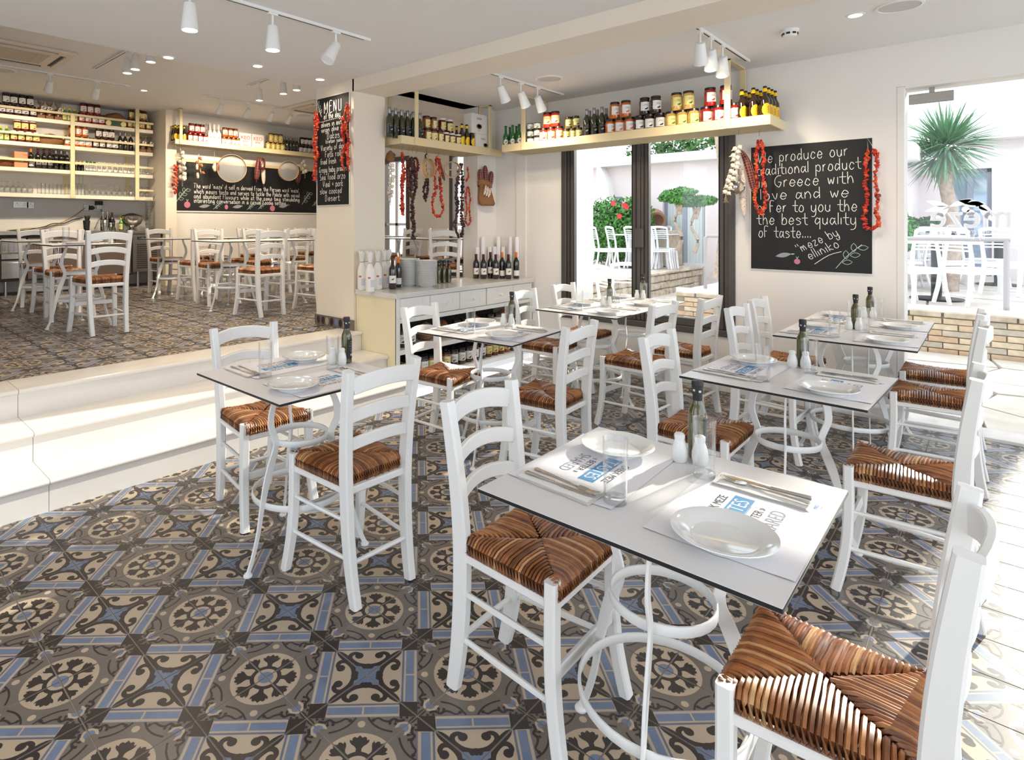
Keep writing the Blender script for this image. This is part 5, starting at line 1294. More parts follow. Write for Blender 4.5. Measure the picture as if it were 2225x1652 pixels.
# things on the worktop
wz = CZ + .0005
for i, (px, y) in enumerate(((786.6, 3.96), (804.5, 3.80), (821, 3.88), (835, 3.93))):
    item('wrapped', (at(px, 600, Y=y).x, y, wz), .2 * i, '%s paper wrapped bottle from the pillar edge, front of the worktop' % NTH[i], 'bottle', 'paper wrapped bottles on the worktop')
for i, (px, y) in enumerate(((796, 3.99), (843, 3.985))):
    item('wrapped', (at(px, 600, Y=y).x, y, wz), 1 + i, 'paper wrapped bottle %s in the rear row of the worktop' % ('nearer the pillar edge' if i == 0 else 'behind the wine bottles'), 'bottle', 'paper wrapped bottles on the worktop')
item('red_wine', (at(853, 600, Y=3.80).x, 3.80, wz), .1, 'dark red wine bottle beside the wrapped bottles', 'bottle', 'wine bottles on the worktop')
item('orange_wine', (at(865, 600, Y=3.88).x, 3.88, wz), .1, 'orange necked wine bottle beside the plate stacks', 'bottle', 'wine bottles on the worktop')
sx1, sy1 = at(889, 600, Y=3.90).x, 3.90; sx2, sy2 = at(926, 600, Y=3.74).x, 3.74
for k in range(27): leafm('plate', PLATE, (sx1, sy1, wz + k * .0086), k * 1.3, '%s white plate from the bottom of the stack nearer the wine bottles' % NTH[k], 'plate', 'stacked plates nearer the wine bottles')
for k in range(26): leafm('plate', PLATE, (sx2, sy2, wz + k * .0086), k * 1.1, '%s white plate from the bottom of the stack nearer the drawers' % NTH[k], 'plate', 'stacked plates nearer the drawers')
for i in range(3):
    for j in range(3):
        place('oil', (at(953 + i * 11, 600, Y=3.86).x, 3.86 + j * .055, wz), .2, 'dark oil bottle behind the plate stacks, %s column %s row' % (NTH[i], NTH[j]), 'bottle', 'oil bottles on the worktop')
VW = ('red_wine_low', 'red_wine_low', 'red_wine', 'red_wine_low', 'orange_wine', 'red_wine_low', 'orange_wine')
for i, (px, k) in enumerate(zip((1034.5, 1050.5, 1065.5, 1077, 1091, 1104.5, 1121.5), VW)):
    y = 3.93 - .05 * i - (.03 if i % 2 else 0)
    item(k, (min(5.2, at(px, 600, Y=y).x), y, wz), .15, '%s wine bottle of the row before the paper rolls, counted from the sack' % NTH[i], 'bottle', 'wine bottles before the paper rolls')
def roll(px, y, h, label):
    t = empty('paper_roll', (min(at(px, 560, Y=y).x, 5.215), y, wz), 0, label, 'paper roll', 'rolled placemats')
    MB().lathe([(.0225, 0), (.0235, 0), (.0235, h), (.0225, h), (.0215, h), (.0215, h * .5)], 20).build('rolled_paper', M_paper, t)
    mb = MB(); wrap(mb, 'GREEK MEZE', .02, .0242, h * .42, 0, -2.6, rot=True); wrap(mb, 'TASTES', .024, .0242, h * .42, 1, -1.6, rot=True); mb.build('print', [M_ink, M_blueink], t, smooth=False)
for i, (px, y, h) in enumerate(((1049, 3.99, .43), (1083, 3.955, .43), (1109, 3.80, .43), (1123, 3.71, .43), (1037, 4.0, .32), (1064, 3.985, .32), (1097, 3.90, .32), (1074, 3.99, .32))):
    roll(px, y, h, ('%s tall' % NTH[i] if i < 4 else '%s short' % NTH[i - 4]) + ' white paper roll behind the wine bottles, from the sack')

# ================================================================== GARLANDS AND HANGING THINGS
def ico(sub=1):
    import bmesh
    bm = bmesh.new(); bmesh.ops.create_icosphere(bm, subdivisions=sub, radius=1.0); vs = [tuple(v.co) for v in bm.verts]; fs = [tuple(v.index for v in f.verts) for f in bm.faces]; bm.free(); return vs, fs
ICO = ico(2)
def dried(name, m, seed, sz=.016, cup=.55):
    rnd = random.Random(seed); ph = [rnd.uniform(0, 6) for _ in range(5)]; vs = []
    for x, y, z in ICO[0]:
        a = math.atan2(y, x); r = math.hypot(x, y)
        k = 1 + .24 * math.sin(3 * a + ph[0]) + .16 * math.sin(5 * a + ph[1]) + .12 * math.sin(4 * z + ph[2])
        zz = z * .7
        if z > .1: zz = z * .7 - cup * (1 - r) * 1.6
        vs.append((x * k * sz, y * k * sz, zz * sz))
    me = MB().add(vs, ICO[1]).mesh(name, m, ang=70); return me
m_t1 = mat('dried_tomato_red', srgb(196, 44, 24), .5, noise=.45, nscale=120, spec=.5); m_t2 = mat('dried_tomato_orange', srgb(222, 84, 34), .5, noise=.45, nscale=120); m_t3 = mat('dried_tomato_brown', srgb(140, 40, 22), .55, noise=.5, nscale=100)
m_e1 = mat('dried_aubergine', srgb(52, 34, 38), .45, noise=.5, nscale=90); m_e2 = mat('dried_aubergine_brown', srgb(92, 50, 34), .55, noise=.5, nscale=90)
DT = [dried('dried_tomato', m, s) for s, m in enumerate((m_t1, m_t1, m_t2, m_t1, m_t3, m_t2))]
DE = [dried('dried_aubergine', m, 10 + s, .019, .3) for s, m in enumerate((m_e1, m_e1, m_e2, m_e1))]
def garland(name, strands, label, cat, kinds, piece, hook=None, step=.021, sc=1.0, seed=1, group=None, hz=None):
    """strands: lists of 3-D points from top to bottom"""
    rnd = random.Random(seed); top = Vector(strands[0][0]); t = empty(name, top, 0, label, cat, group)
    for st_ in strands:
        P = [Vector(p) for p in smooth([tuple(p) for p in st_], 6)]
        MB().tube([tuple(p - top) for p in P], .0012, 4).build('string', M_string, t)
        acc = 0; k = 0
        for a, b in zip(P[:-1], P[1:]):
            d = (b - a).length; acc += d
            while acc >= step * sc:
                acc -= step * sc; q = b - (b - a) * (acc / max(d, 1e-6)) - top
                s = sc * rnd.uniform(.75, 1.2)
                obj(piece, rnd.choice(kinds), t, q + Vector((rnd.uniform(-.006, .006) * sc, rnd.uniform(-.006, .006) * sc, 0)), (rnd.uniform(0, 6), rnd.uniform(0, 6), rnd.uniform(0, 6)), (s, s, s))
    if hook is not None: add_hook(t, Vector(hook) - top)
    return t
def add_hook(t, h, l=.05):
    # hook hangs from the mesh at h (local) down to the thing
    z = h.z
    MB().tube([(h.x, h.y, z + .008), (h.x + .008, h.y, z + .012), (h.x + .01, h.y, z - .002), (h.x, h.y, z - .02), (h.x, h.y, z - l * .6), (h.x - .008, h.y, z - l * .8), (h.x, h.y, z - l)], .0016, 5).build('hook', M_chrome, t)
def PY(px, py, Y=4.05): return at(px, py, Y=Y)
def PX(px, py, X=5.10): return at(px, py, X=X)
def gl(pxs, Y): return [PY(x, y, Y) for x, y in pxs]
top_c = 2.132
def hk(px, Y): p = PY(px, 330, Y); return (p.x, p.y, top_c)
garland('tomato_garland', [gl(((874, 328), (875, 370), (872, 400), (875, 430), (876, 467)), 3.99), gl(((873, 332), (878, 365), (876, 405), (872, 440), (873, 462)), 4.02)], 'thick straight string of dried red tomatoes beside the pillar', 'garland', DT, 'dried_tomato', hk(874, 4.00), .019)
garland('aubergine_garland', [gl(((893, 340), (895, 380), (893, 420), (898, 470), (897, 520)), 4.01), gl(((902, 338), (900, 375), (902, 410), (895, 455), (900, 500)), 4.04)], 'longest string of dried dark aubergines, next to the tomato string', 'garland', DE, 'dried_aubergine', hk(896, 4.02), .025, 1.15, 2)
garland('pepper_garland', [gl(((905, 340), (908, 365), (904, 390), (906, 408)), 4.08)], 'short string of dark red peppers behind the aubergines', 'garland', [DT[4]], 'dried_pepper', hk(905, 4.08), .022, .9, 3)
garland('aubergine_garland', [gl(((926, 332), (923, 360), (927, 385), (921, 410), (924, 438)), 4.17), gl(((930, 385), (929, 410), (925, 436)), 4.17)], 'short string of dried aubergines behind the narrow sieve', 'garland', DE, 'dried_aubergine', hk(926, 4.17), .021, .8, 4)
garland('tomato_garland', [gl(((951, 338), (945, 370), (947, 405), (942, 430), (940, 452), (946, 467), (953, 470)), 3.99), gl(((953, 342), (955, 372), (957, 405), (958, 430), (963, 452), (960, 465), (954, 470)), 4.01)], 'looped string of dried red tomatoes between the two sieves', 'garland', DT, 'dried_tomato', hk(952, 4.00), .020, 1.0, 5)
garland('aubergine_garland', [gl(((1000, 352), (996, 385), (992, 415), (994, 455), (990, 490), (996, 518)), 4.05), gl(((1001, 352), (1005, 400), (1003, 430), (1003, 470), (1006, 500), (999, 518)), 4.08)], 'second long string of dried aubergines beside the round sieve', 'garland', DE, 'dried_aubergine', hk(1000, 4.06), .029, 1.1, 6)
garland('tomato_garland', [gl(((1015, 362), (1018, 380), (1013, 394)), 4.05), gl(((1016, 405), (1012, 430), (1015, 455), (1011, 480), (1017, 489)), 4.05), gl(((1017, 405), (1021, 430), (1020, 455), (1022, 480), (1018, 489)), 4.06)], 'thin string of small dried tomatoes next to the burlap sack', 'garland', DT, 'dried_tomato', hk(1015, 4.05), .018, .72, 7)
# strings by the boards
wtop = 2.13
def hx(px, X): p = PX(px, 290, X); return (X, p.y, wtop)
garland('tomato_garland', [[PX(x, y, 5.07) for x, y in ((1649, 302), (1644, 330), (1643, 365), (1645, 400), (1640, 430), (1650, 465))], [PX(x, y, 5.05) for x, y in ((1651, 304), (1660, 335), (1658, 370), (1661, 405), (1663, 440), (1655, 468))]], 'dense string of dried red tomatoes hanging before the edge of the square blackboard', 'garland', DT, 'dried_tomato', hx(1650, 5.06), .0185, .95, 8)
xb_ = XW - .045
g = garland('tomato_garland', [[PX(x, y, xb_) for x, y in ((1886, 322), (1882, 360), (1880, 400), (1883, 435), (1877, 470), (1882, 492), (1893, 500))], [PX(x, y, xb_) for x, y in ((1897, 320), (1905, 350), (1902, 390), (1907, 430), (1903, 460), (1912, 480), (1903, 494), (1893, 500))]], 'long looped string of dried tomatoes on the far edge of the square blackboard', 'garland', DT, 'dried_tomato', None, .0195, 1.0, 9)
p0, p1, p2 = PX(1886, 322, xb_), PX(1884, 299, XW - .012), PX(1897, 320, xb_)
MB().tube([tuple(p0 - Vector(g.location)), tuple(p1 - Vector(g.location)), tuple(p2 - Vector(g.location))], .0015, 5).build('hanging_string', M_chalk, g)
mx = 3.20
garland('tomato_garland', [[PX(x, y, mx) for x, y in ((753, 222), (757, 250), (752, 280), (757, 310), (755, 340), (757, 372))], [PX(x, y, mx) for x, y in ((756, 225), (747, 255), (745, 285), (748, 320), (744, 345), (748, 374))]], 'dense string of dried tomatoes on the near edge of the menu board', 'garland', DT, 'dried_tomato', None, .022, 1.05, 10)
garland('tomato_garland', [[PX(x, y, mx) for x, y in ((687, 238), (684, 270), (687, 300), (683, 330), (686, 360), (682, 394))], [PX(x, y, mx) for x, y in ((690, 245), (689, 275), (683, 305), (689, 335), (684, 365), (686, 396))]], 'string of dried tomatoes on the far edge of the menu board', 'garland', DT, 'dried_tomato', None, .022, 1.0, 11)
# chalkboard wall hangings
KYH = 9.0
def hk3(px): return (at(px, 320, Y=KYH).x, KYH, 2.605)
garland('tomato_garland', [gl(((378, 352), (381, 375), (377, 400), (380, 421)), KYH), gl(((383, 355), (385, 378), (383, 400), (382, 419)), KYH)], 'string of dried red tomatoes before the long chalkboard', 'garland', DT, 'dried_tomato', hk3(379), .034, 1.7, 12)
# garlic
m_gl = mat('garlic_skin', srgb(232, 224, 206), .5, noise=.06, nscale=50)
GA = MB().lathe([(0, -.012), (.011, -.012), (.018, -.005), (.0195, .003), (.016, .010), (.008, .017), (.0035, .024), (.002, .032), (0, .033)], 12).mesh('garlic_bulb', m_gl)
def garlic(pts, label, sc=1.0, seed=1, hook=None, step=.024, two=.010, roots=True):
    rnd = random.Random(seed); P = [Vector(p) for p in smooth([tuple(p) for p in pts], 6)]; top = P[0]; t = empty('garlic_braid', top, 0, label, 'garlic')
    MB().tube([tuple(p - top) for p in P], [.004 * sc] * len(P), 6).build('braided_stems', M_string, t)
    acc = 0; k = 0
    for a, b in zip(P[:-1], P[1:]):
        d = (b - a).length; acc += d
        while acc >= step * sc:
            acc -= step * sc; q = b - top; k += 1; s = sc * rnd.uniform(.85, 1.15); sd = two * sc * (1 if k % 2 else -1)
            obj('garlic_bulb', GA, t, q + Vector((sd * .3, -sd - .003, 0)), (rnd.uniform(1.8, 2.6) * (1 if k % 2 else -1), rnd.uniform(-.6, .6), rnd.uniform(-.5, .5)), (s, s, s))
    if roots:
        for i in range(5): MB().tube([tuple(P[-1] - top), tuple(P[-1] - top + Vector((rnd.uniform(-.01, .01), rnd.uniform(-.015, .015), -.03 * sc))), tuple(P[-1] - top + Vector((rnd.uniform(-.01, .01), rnd.uniform(-.02, .02), -.055 * sc)))], .0009, 4).build('root', M_string, t)
    if hook is not None: add_hook(t, Vector(hook) - top)
    return t
garlic([PX(x, y, 4.98) for x, y in ((1607, 312), (1598, 330), (1597, 355), (1590, 380), (1582, 405), (1577, 425))], 'braid of white garlic bulbs hanging from the window shelf', 1.0, 1, (4.98, PX(1605, 290, 4.98).y, wtop), .021, .013)
garlic([PY(x, y, 4.03) for x, y in ((848, 352), (851, 380), (849, 405), (846, 425))], 'braid of garlic bulbs at the pillar end above the worktop', 1.0, 2, hk(850, 4.03), .024, .014)
garlic(gl(((392, 322), (394, 345), (397, 370), (396, 390)), KYH), 'garlic braid before the long chalkboard, bar end', 1.9, 3, hk3(394), .022, .016)
garlic(gl(((655, 345), (660, 360), (662, 376)), KYH), 'short garlic braid beside the smaller sieve', 1.7, 4, hk3(654), .024, .014)
# sausages
m_pl = mat('netted_red_salami', srgb(96, 24, 26), .45); m_net = mat('netting', srgb(196, 150, 130), .8); m_ws = mat('white_salami', srgb(222, 206, 192), .7, noise=.2, nscale=45); m_spk = mat('salami_spots', srgb(130, 80, 72), .8)
def sausage(pts, R, label, style='net', name='salami', hook=None, group=None, parent=None):
    P = smooth([tuple(p) for p in pts], 5); n = len(P); top = Vector(P[0])
    t = parent or empty(name, top, 0, label, 'sausage', group); o = Vector((0, 0, 0)) if parent else top
    rr = [R * (min(1, (math.sin(PI * (i + .35) / (n - .3))) ** .5 * 1.06)) for i in range(n)]
    L_ = [tuple(Vector(p) - o) for p in P]
    body = MB().tube(L_, rr, 12).build('sausage_casing' if not parent else 'sausage', m_pl if style == 'net' else m_ws, t)
    if style == 'net':
        m = MB()
        for k in range(1, n - 1):
            if k % 1 == 0:
                c = Vector(L_[k]); tt = (Vector(L_[k + 1]) - Vector(L_[k - 1])).normalized(); a = tt.cross(Vector((1, 0, .01))).normalized(); b = tt.cross(a)
                m.tube([tuple(c + (a * math.cos(q) + b * math.sin(q)) * (rr[k] + .0006)) for q in [2 * PI * i / 12 for i in range(12)]], .0009, 4, closed=True)
        for j in range(8):
            pts2 = []
            for k in range(1, n - 1):
                c = Vector(L_[k]); tt = (Vector(L_[k + 1]) - Vector(L_[k - 1])).normalized(); a = tt.cross(Vector((1, 0, .01))).normalized(); b = tt.cross(a); q = 2 * PI * j / 8
                pts2.append(tuple(c + (a * math.cos(q) + b * math.sin(q)) * (rr[k] + .0006)))
            m.tube(pts2, .0009, 4)
        nt_ = m.build('netting', m_net, body if parent else t)
        if not parent: nt_['kind'] = 'stuff'
    else:
        m = MB(); rnd = random.Random(3)
        for k in range(60):
            i = rnd.randrange(1, n - 1); c = Vector(L_[i]); tt = (Vector(L_[i + 1]) - Vector(L_[i - 1])).normalized(); a = tt.cross(Vector((1, 0, .01))).normalized(); b = tt.cross(a); q = rnd.uniform(0, 6.28)
            d = a * math.cos(q) + b * math.sin(q); e = tt.cross(d); p = c + d * (rr[i] + .0005) + tt * rnd.uniform(-.012, .012); w = rnd.uniform(.0015, .004); h = rnd.uniform(.001, .003)
            m.add([p - e * w - tt * h, p + e * w - tt * h, p + e * w + tt * h, p - e * w + tt * h], [(0, 1, 2, 3)])
        s_ = m.build('label_print', m_spk, body if parent else t, smooth=False)
        if not parent: s_['kind'] = 'stuff'
    if not parent:
        e = L_[-1]; MB().tube([e, (e[0], e[1] + .004, e[2] - .012), (e[0], e[1] - .006, e[2] - .03)], .0012, 4).build('string_end', M_string, t)
        MB().tube([L_[0], (L_[0][0], L_[0][1], L_[0][2] + .03)], .0012, 4).build('hanging_loop', M_string, t)
    if hook is not None: add_hook(t, Vector(hook) - o)
    return t
sausage([PX(x, y, 5.13) for x, y in ((1611, 328), (1622, 350), (1631, 380), (1637, 405), (1643, 422))], .028, 'curved red netted salami beside the garlic braid', 'net')
sausage([PX(x, y, 5.10) for x, y in ((1609, 362), (1613, 395), (1614, 430), (1617, 470))], .027, 'long white salami hanging over the grey window frame edge', 'white')
t = empty('strainer', tuple(PX(1604, 408, 5.05)), 0, 'round steel strainer bowl behind the garlic braid', 'strainer')
mb = MB().lathe([(.055, 0), (.057, .003), (.055, .006), (.045, .022), (.02, .034), (0, .036)], 20); mb.xf(Matrix.Rotation(1.9, 4, 'Y') @ Matrix.Rotation(.5, 4, 'X')); mb.build('bowl', M_chrome, t)
MB().tube([(0, 0, .05), (0, 0, .12), (.002, 0, .2)], .003, 6).build('handle', M_chrome, t)
sausage(gl(((887, 348), (887, 375), (888, 410)), 4.13), .024, 'red netted salami behind the longest aubergine string', 'net', hook=hk(887, 4.13))
sausage(gl(((953, 345), (958, 368), (966, 392)), 4.11), .018, 'slim red netted salami behind the looped tomato string', 'net', hook=hk(953, 4.11))
sausage(gl(((848, 405), (846, 425), (848, 440)), 3.99), .012, 'small pale sausage below the garlic at the pillar end', 'white')
sausage(gl(((563, 342), (560, 365), (557, 392)), KYH), .045, 'dark netted salami before the chalkboard', 'net', hook=hk3(564)); sausage(gl(((572, 350), (572, 375), (573, 400)), KYH), .036, 'long white salami before the chalkboard', 'white', hook=hk3(571))
o = MB().tube([tuple(PY(570 + 5 * math.cos(a), 357 + 12 * math.sin(a), KYH - .08)) for a in [2 * PI * i / 14 for i in range(14)]], .016, 8, closed=True).build('ring_sausage', m_pl); tag(o, 'dark ring sausage looped over the salami before the chalkboard', 'sausage')
sausage(gl(((648, 362), (648, 380), (647, 398)), KYH), .045, 'dark netted salami below the short garlic braid', 'net', hook=hk3(650))
m_sh = mat('shallot_skin', srgb(186, 110, 70), .5, noise=.3, nscale=30)
t = garlic(gl(((432, 335), (431, 350), (435, 368), (437, 378)), KYH), 'string of brown shallots with small white sausages before the chalkboard', 1.9, 8, hk3(431), .03, .02, False)
for ch in KID[t.name_full]:
    if ch.name.startswith('garlic_bulb'): ch.name = 'shallot'; 
SHm = MB().lathe([(0, -.016), (.010, -.012), (.015, 0), (.010, .014), (.003, .024), (0, .026)], 10).mesh('shallot', m_sh)
for ch in KID[t.name_full]:
    if ch.name.startswith('shallot'): ch.data = SHm
t.name = 'shallot_string'; t['category'] = 'shallots'
for pa, pb in (((428, 356), (428, 369)), ((429, 375), (430, 388))): sausage([PY(*pa, KYH - .05) - t.location, PY((pa[0] + pb[0]) / 2, (pa[1] + pb[1]) / 2, KYH - .05) - t.location, PY(*pb, KYH - .05) - t.location], .022, None, 'white', parent=t)
t = empty('sausage_bundle', tuple(PY(466, 350, KYH)), 0, 'small bundle of pale and dark sausages beside the larger sieve', 'sausage')
for a, b, s_ in (((466, 352), (467, 370), 'white'), ((463, 360), (468, 373), 'white'), ((472, 354), (474, 371), 'net')):
    pa, pb = PY(*a, KYH) - t.location, PY(*b, KYH) - t.location; sausage([pa, (pa + pb) / 2, pb], .028, None, s_, parent=t)
MB().tube([(0, 0, 0), tuple(Vector(hk3(466)) - t.location)], .002, 4).build('hanging_string', M_string, t)
# sieves
m_wd = mat('sieve_wood', srgb(206, 168, 118), .5, noise=.15, nscale=20, stretch=(1, 1, 8)); m_msh = glassmat('fine_sieve_mesh', (.60, .57, .52), .5, .25, .5)
def sieve(c, R, dep, rz, label, cross=False, hook=None):
    t = empty('wooden_sieve', c, rz, label, 'sieve'); n = 36
    mb = MB().lathe([(R - .005, 0), (R, 0), (R, dep), (R - .005, dep), (R - .005, 0)], n); mb.xf(Matrix.Rotation(PI / 2, 4, 'X')); mb.build('rim', m_wd, t, ang=50)
    mb = MB().lathe([(R - .012, -.001), (R + .002, -.001), (R + .002, .012), (R - .012, .012), (R - .012, -.001)], n); mb.xf(Matrix.Rotation(PI / 2, 4, 'X')); mb.build('hoop', mat('pale_hoop', srgb(226, 196, 160), .5), t, ang=50)
    if cross:
        MB().box(-R + .004, -.006, -.006, R - .004, -.002, .006).build('cross_bar', m_wd, t, smooth=False); MB().box(-.006, -.010, -R + .004, .006, -.006, R - .004).build('cross_bar', m_wd, t, smooth=False)
    mb = MB().lathe([(0, dep * .3), (R - .005, dep * .3)], n); mb.xf(Matrix.Rotation(PI / 2, 4, 'X')); mb.build('mesh_disc', m_msh if not cross else glassmat('open_sieve_mesh', (.93, .92, .90), .3, .04, .5), t)
    hz_ = Vector(hook) - Vector(c); ca, sa = math.cos(-rz), math.sin(-rz); hl = Vector((hz_.x * ca - hz_.y * sa, hz_.x * sa + hz_.y * ca, hz_.z))
    MB().tube([(0, -dep / 2, R), tuple(hl)], .0018, 5).build('hanging_wire', M_chrome, t)
    return t
q = PY(982, 369, 3.99); sieve(q, .083, .04, math.radians(-38), 'round wooden sieve with crossed bars, facing the room', True, (q.x, q.y, top_c))
q = PY(926, 366, 3.97); sieve(q, .094, .05, math.radians(12), 'wooden sieve with crossed bars seen obliquely', True, (q.x, q.y, top_c))
q = PY(504, 367, 8.92); sieve(q, .225, .09, math.radians(-28), 'larger of two fine mesh sieves before the long chalkboard', False, (q.x, q.y, 2.605))
q = PY(626, 372, 8.92); sieve(q, .17, .09, math.radians(-22), 'smaller of two fine mesh sieves before the long chalkboard', False, (q.x, q.y, 2.605))
# burlap sack with salamis on the short wall
q = PY(1056, 447, 3.975); t = empty('burlap_bag', tuple(q), 0, 'brown burlap bag on the wall holding red netted salamis', 'bag')
mb = MB(); n = 18; vs = []; prof = [(-.0, .085, .03), (.02, .11, .045), (.07, .112, .052), (.13, .10, .05), (.18, .088, .044), (.22, .092, .040), (.255, .10, .040), (.262, .098, .036), (.24, .09, .03)]
for z, a_, b_ in prof:
    for i in range(n):
        a = 2 * PI * i / n; k = 1 + .05 * math.sin(4 * a + z * 30) + .03 * math.sin(7 * a - z * 20); sk = (.02 if z < .05 else 0) * (1 if math.cos(a) > 0 else 0) + .0 - .025 * (z / .26)
        vs.append((a_ * k * math.cos(a) + sk + (.03 * (1 - z / .1) if z < .1 and math.cos(a) > .2 else 0), b_ * k * math.sin(a), z + (.012 * math.sin(3 * a) if z > .2 else 0)))
mb.add(vs, [(j * n + i, j * n + (i + 1) % n, (j + 1) * n + (i + 1) % n, (j + 1) * n + i) for j in range(len(prof) - 1) for i in range(n)] + [tuple(range(n - 1, -1, -1))]); mb.build('sack', M_burl, t, ang=80)
mb = MB(); vs = []
for z, e in ((.205, .006), (.21, .012), (.255, .012), (.262, .004)):
    for i in range(n): a = 2 * PI * i / n; vs.append(((.098 + e) * math.cos(a) - .022, (.042 + e) * math.sin(a), z + .010 * math.sin(2 * a) - .008 * math.cos(a)))
mb.add(vs, [(j * n + i, j * n + (i + 1) % n, (j + 1) * n + (i + 1) % n, (j + 1) * n + i) for j in range(3) for i in range(n)]); mb.build('rolled_cuff', M_burl, t, ang=80)
for (x, z0_, z1_, R, lean) in ((-.085, .20, .385, .030, -.02), (-.015, .20, .43, .031, 0), (.06, .20, .375, .031, .035)):
    sausage([Vector((x, 0, z0_)), Vector((x + lean * .5, 0, (z0_ + z1_) / 2)), Vector((x + lean, 0, z1_))], R, None, 'net', parent=t)
for k in range(3): sausage([Vector((-.075 + .035 * k, -.055, .215 - .015 * k)), Vector((-.088 + .035 * k, -.062, .165 - .015 * k)), Vector((-.11 + .035 * k, -.06, .11 - .012 * k))], .0135, None, 'white', parent=t)
# paper sheet of the bag at the pillar end
lump('burlap_sack', tuple(PY(849, 352, 4.11)), .055, .03, .05, M_burl, 'folded burlap hanging above the garlic at the pillar end', 'sack', seed=5)

# ================================================================== LIGHT FITTINGS
M_fit = mat('fitting_white', srgb(236, 236, 234), .45)
def spot_mesh(parent, x, y, z, tilt, az, on=True, sc=1.0):
    """x,y on the rail; hangs below z"""
    MB().tube([(x, y, z), (x, y, z - .075 * sc)], .007 * sc, 7).box(x - .03, y - .012, z - .012, x + .03, y + .012, z).build('stem', M_fit, parent, ang=30)
    M_ = Matrix.Translation((x, y, z - .085 * sc)) @ Matrix.Rotation(az, 4, 'Z') @ Matrix.Rotation(tilt, 4, 'Y')
    mb = MB().lathe([(0, .01), (.026 * sc, .01), (.030 * sc, .005), (.045 * sc, -.135 * sc), (.040 * sc, -.135 * sc), (.038 * sc, -.128 * sc)], 20); mb.xf(M_); h = mb.build('spot_head', M_fit, parent, ang=40)
    mb = MB().lathe([(.037 * sc, -.128 * sc), (0, -.129 * sc)], 20); mb.xf(M_); mb.build('lamp_lens', M_bulb if on else M_plastic, h)
    return M_ @ Vector((0, 0, -.16 * sc)), M_
def lamp(loc, power, color=(1, .82, .6), size=1.9, rad=.04, aim=(0, 0, -1), name='lamp_light', blend=.6):
    d = bpy.data.lights.new(name, 'SPOT'); d.energy = power; d.color = color; d.spot_size = size; d.spot_blend = blend; d.shadow_soft_size = rad
    o = bpy.data.objects.new(name, d); C.objects.link(o); o.location = loc; o.rotation_euler = Vector(aim).to_track_quat('-Z', 'Y').to_euler(); return o
def track(axis, a0, a1, c, z, spots, label, power=0, aim=None, tilt=.0, az=0, lit=True):
    t = empty('track_light', (0, 0, 0), 0, label, 'track light')
    if axis == 'X': MB().box(a0, c - .017, z - .018, a1, c + .017, z, b=.002).build('rail', M_fit, t, smooth=False); MB().box(a0 + .05, c - .005, z - .0185, a1 - .05, c + .005, z - .0178).build('rail_slot', M_black, t, smooth=False)
    else: MB().box(c - .017, a0, z - .018, c + .017, a1, z, b=.002).build('rail', M_fit, t, smooth=False); MB().box(c - .005, a0 + .05, z - .0185, c + .005, a1 - .05, z - .0178).build('rail_slot', M_black, t, smooth=False)
    for s in spots:
        x, y = (s, c) if axis == 'X' else (c, s)
        p, M_ = spot_mesh(t, x, y, z - .018, tilt, az, lit)
        if power: lamp(p, power, aim=aim or tuple(M_.to_3x3() @ Vector((0, 0, -1))))
    return t
LP = 11
track('X', .6, 2.62, 3.09, ZC, (1.38, 1.875), 'long ceiling track with spotlights above the marble steps', LP)
t = empty('track_spot', (0, 0, 0), 0, 'tilted spotlight at the end of the long ceiling track', 'spotlight'); spot_mesh(t, 2.337, 3.09, ZC - .018, .55, 0, False)
track('X', 3.80, 5.0, 3.03, ZC, (4.01, 4.31, 4.57), 'ceiling track with three tilted spotlights before the window shelf', 9, tilt=.62, az=PI, lit=True)
track('X', 3.78, 4.96, 1.375, ZC, (3.94, 4.14, 4.37), 'ceiling track with three tilted spotlights near the square blackboard', 9, tilt=.7, az=PI + .3, lit=True)
track('Y', 5.40, 7.28, 2.17, ZC2, (5.68, 6.06, 6.27), 'ceiling track of the raised room facing the steps, beside the bar', 28)
track('Y', 5.24, 6.76, 3.75, ZC2, (5.68, 5.95, 6.48), 'ceiling track of the raised room near the pillar', 28)
track('X', .2, 2.75, 7.86, ZC2, (1.39, 1.89, 2.38), 'ceiling track lighting the bar shelves', 34, tilt=-.8, az=PI / 2, lit=True)
track('X', 3.62, 6.1, 7.70, ZC2, (3.88, 4.29, 4.67, 4.98), 'ceiling track lighting the long chalkboard', 30, tilt=-.8, az=PI / 2, lit=True)
def downlight(x, y, z, label, power=0):
    t = empty('recessed_downlight', (x, y, z), 0, label, 'downlight', 'recessed downlights')
    MB().lathe([(.034, -.001), (.036, -.005), (.047, -.004), (.05, 0)], 24).build('trim_ring', M_fit, t); MB().lathe([(.034, -.0015), (0, -.0015)], 20).build('lamp_lens', M_bulb, t)
    if power: lamp((x, y, z - .02), power, size=2.4)
for k, (x, y, z, l, pw) in enumerate(((1.86, 4.53, ZC, 'recessed downlight at the ceiling edge before the bar', 12), (2.45, 4.26, ZC, 'recessed downlight above the steps, between track and ceiling edge', 12), (3.05, 4.26, ZC, 'recessed downlight closest to the pillar top', 12),
    (4.34, .61, ZC, 'recessed downlight near the smoke detector', 14), (2.98, 8.02, ZC2, 'recessed downlight in the raised room between the tracks', 30), (4.9, 5.3, ZC2, 'recessed downlight seen above the cupboard shelf', 25))): downlight(x, y, z, l, pw)
def speaker(x, y, z, R, label):
    t = empty('ceiling_speaker', (x, y, z), 0, label, 'speaker', 'round ceiling speakers')
    MB().lathe([(R * .86, -.004), (R * .88, -.008), (R, -.006), (R * 1.02, 0)], 32).build('rim', M_fit, t); MB().lathe([(R * .86, -.005), (0, -.006)], 32).build('grille', mat('speaker_grille', srgb(205, 203, 200), .7, bump=.4, bscale=400), t); MB().lathe([(.006, -.0065), (0, -.007)], 8).build('logo_dot', M_chrome, t)
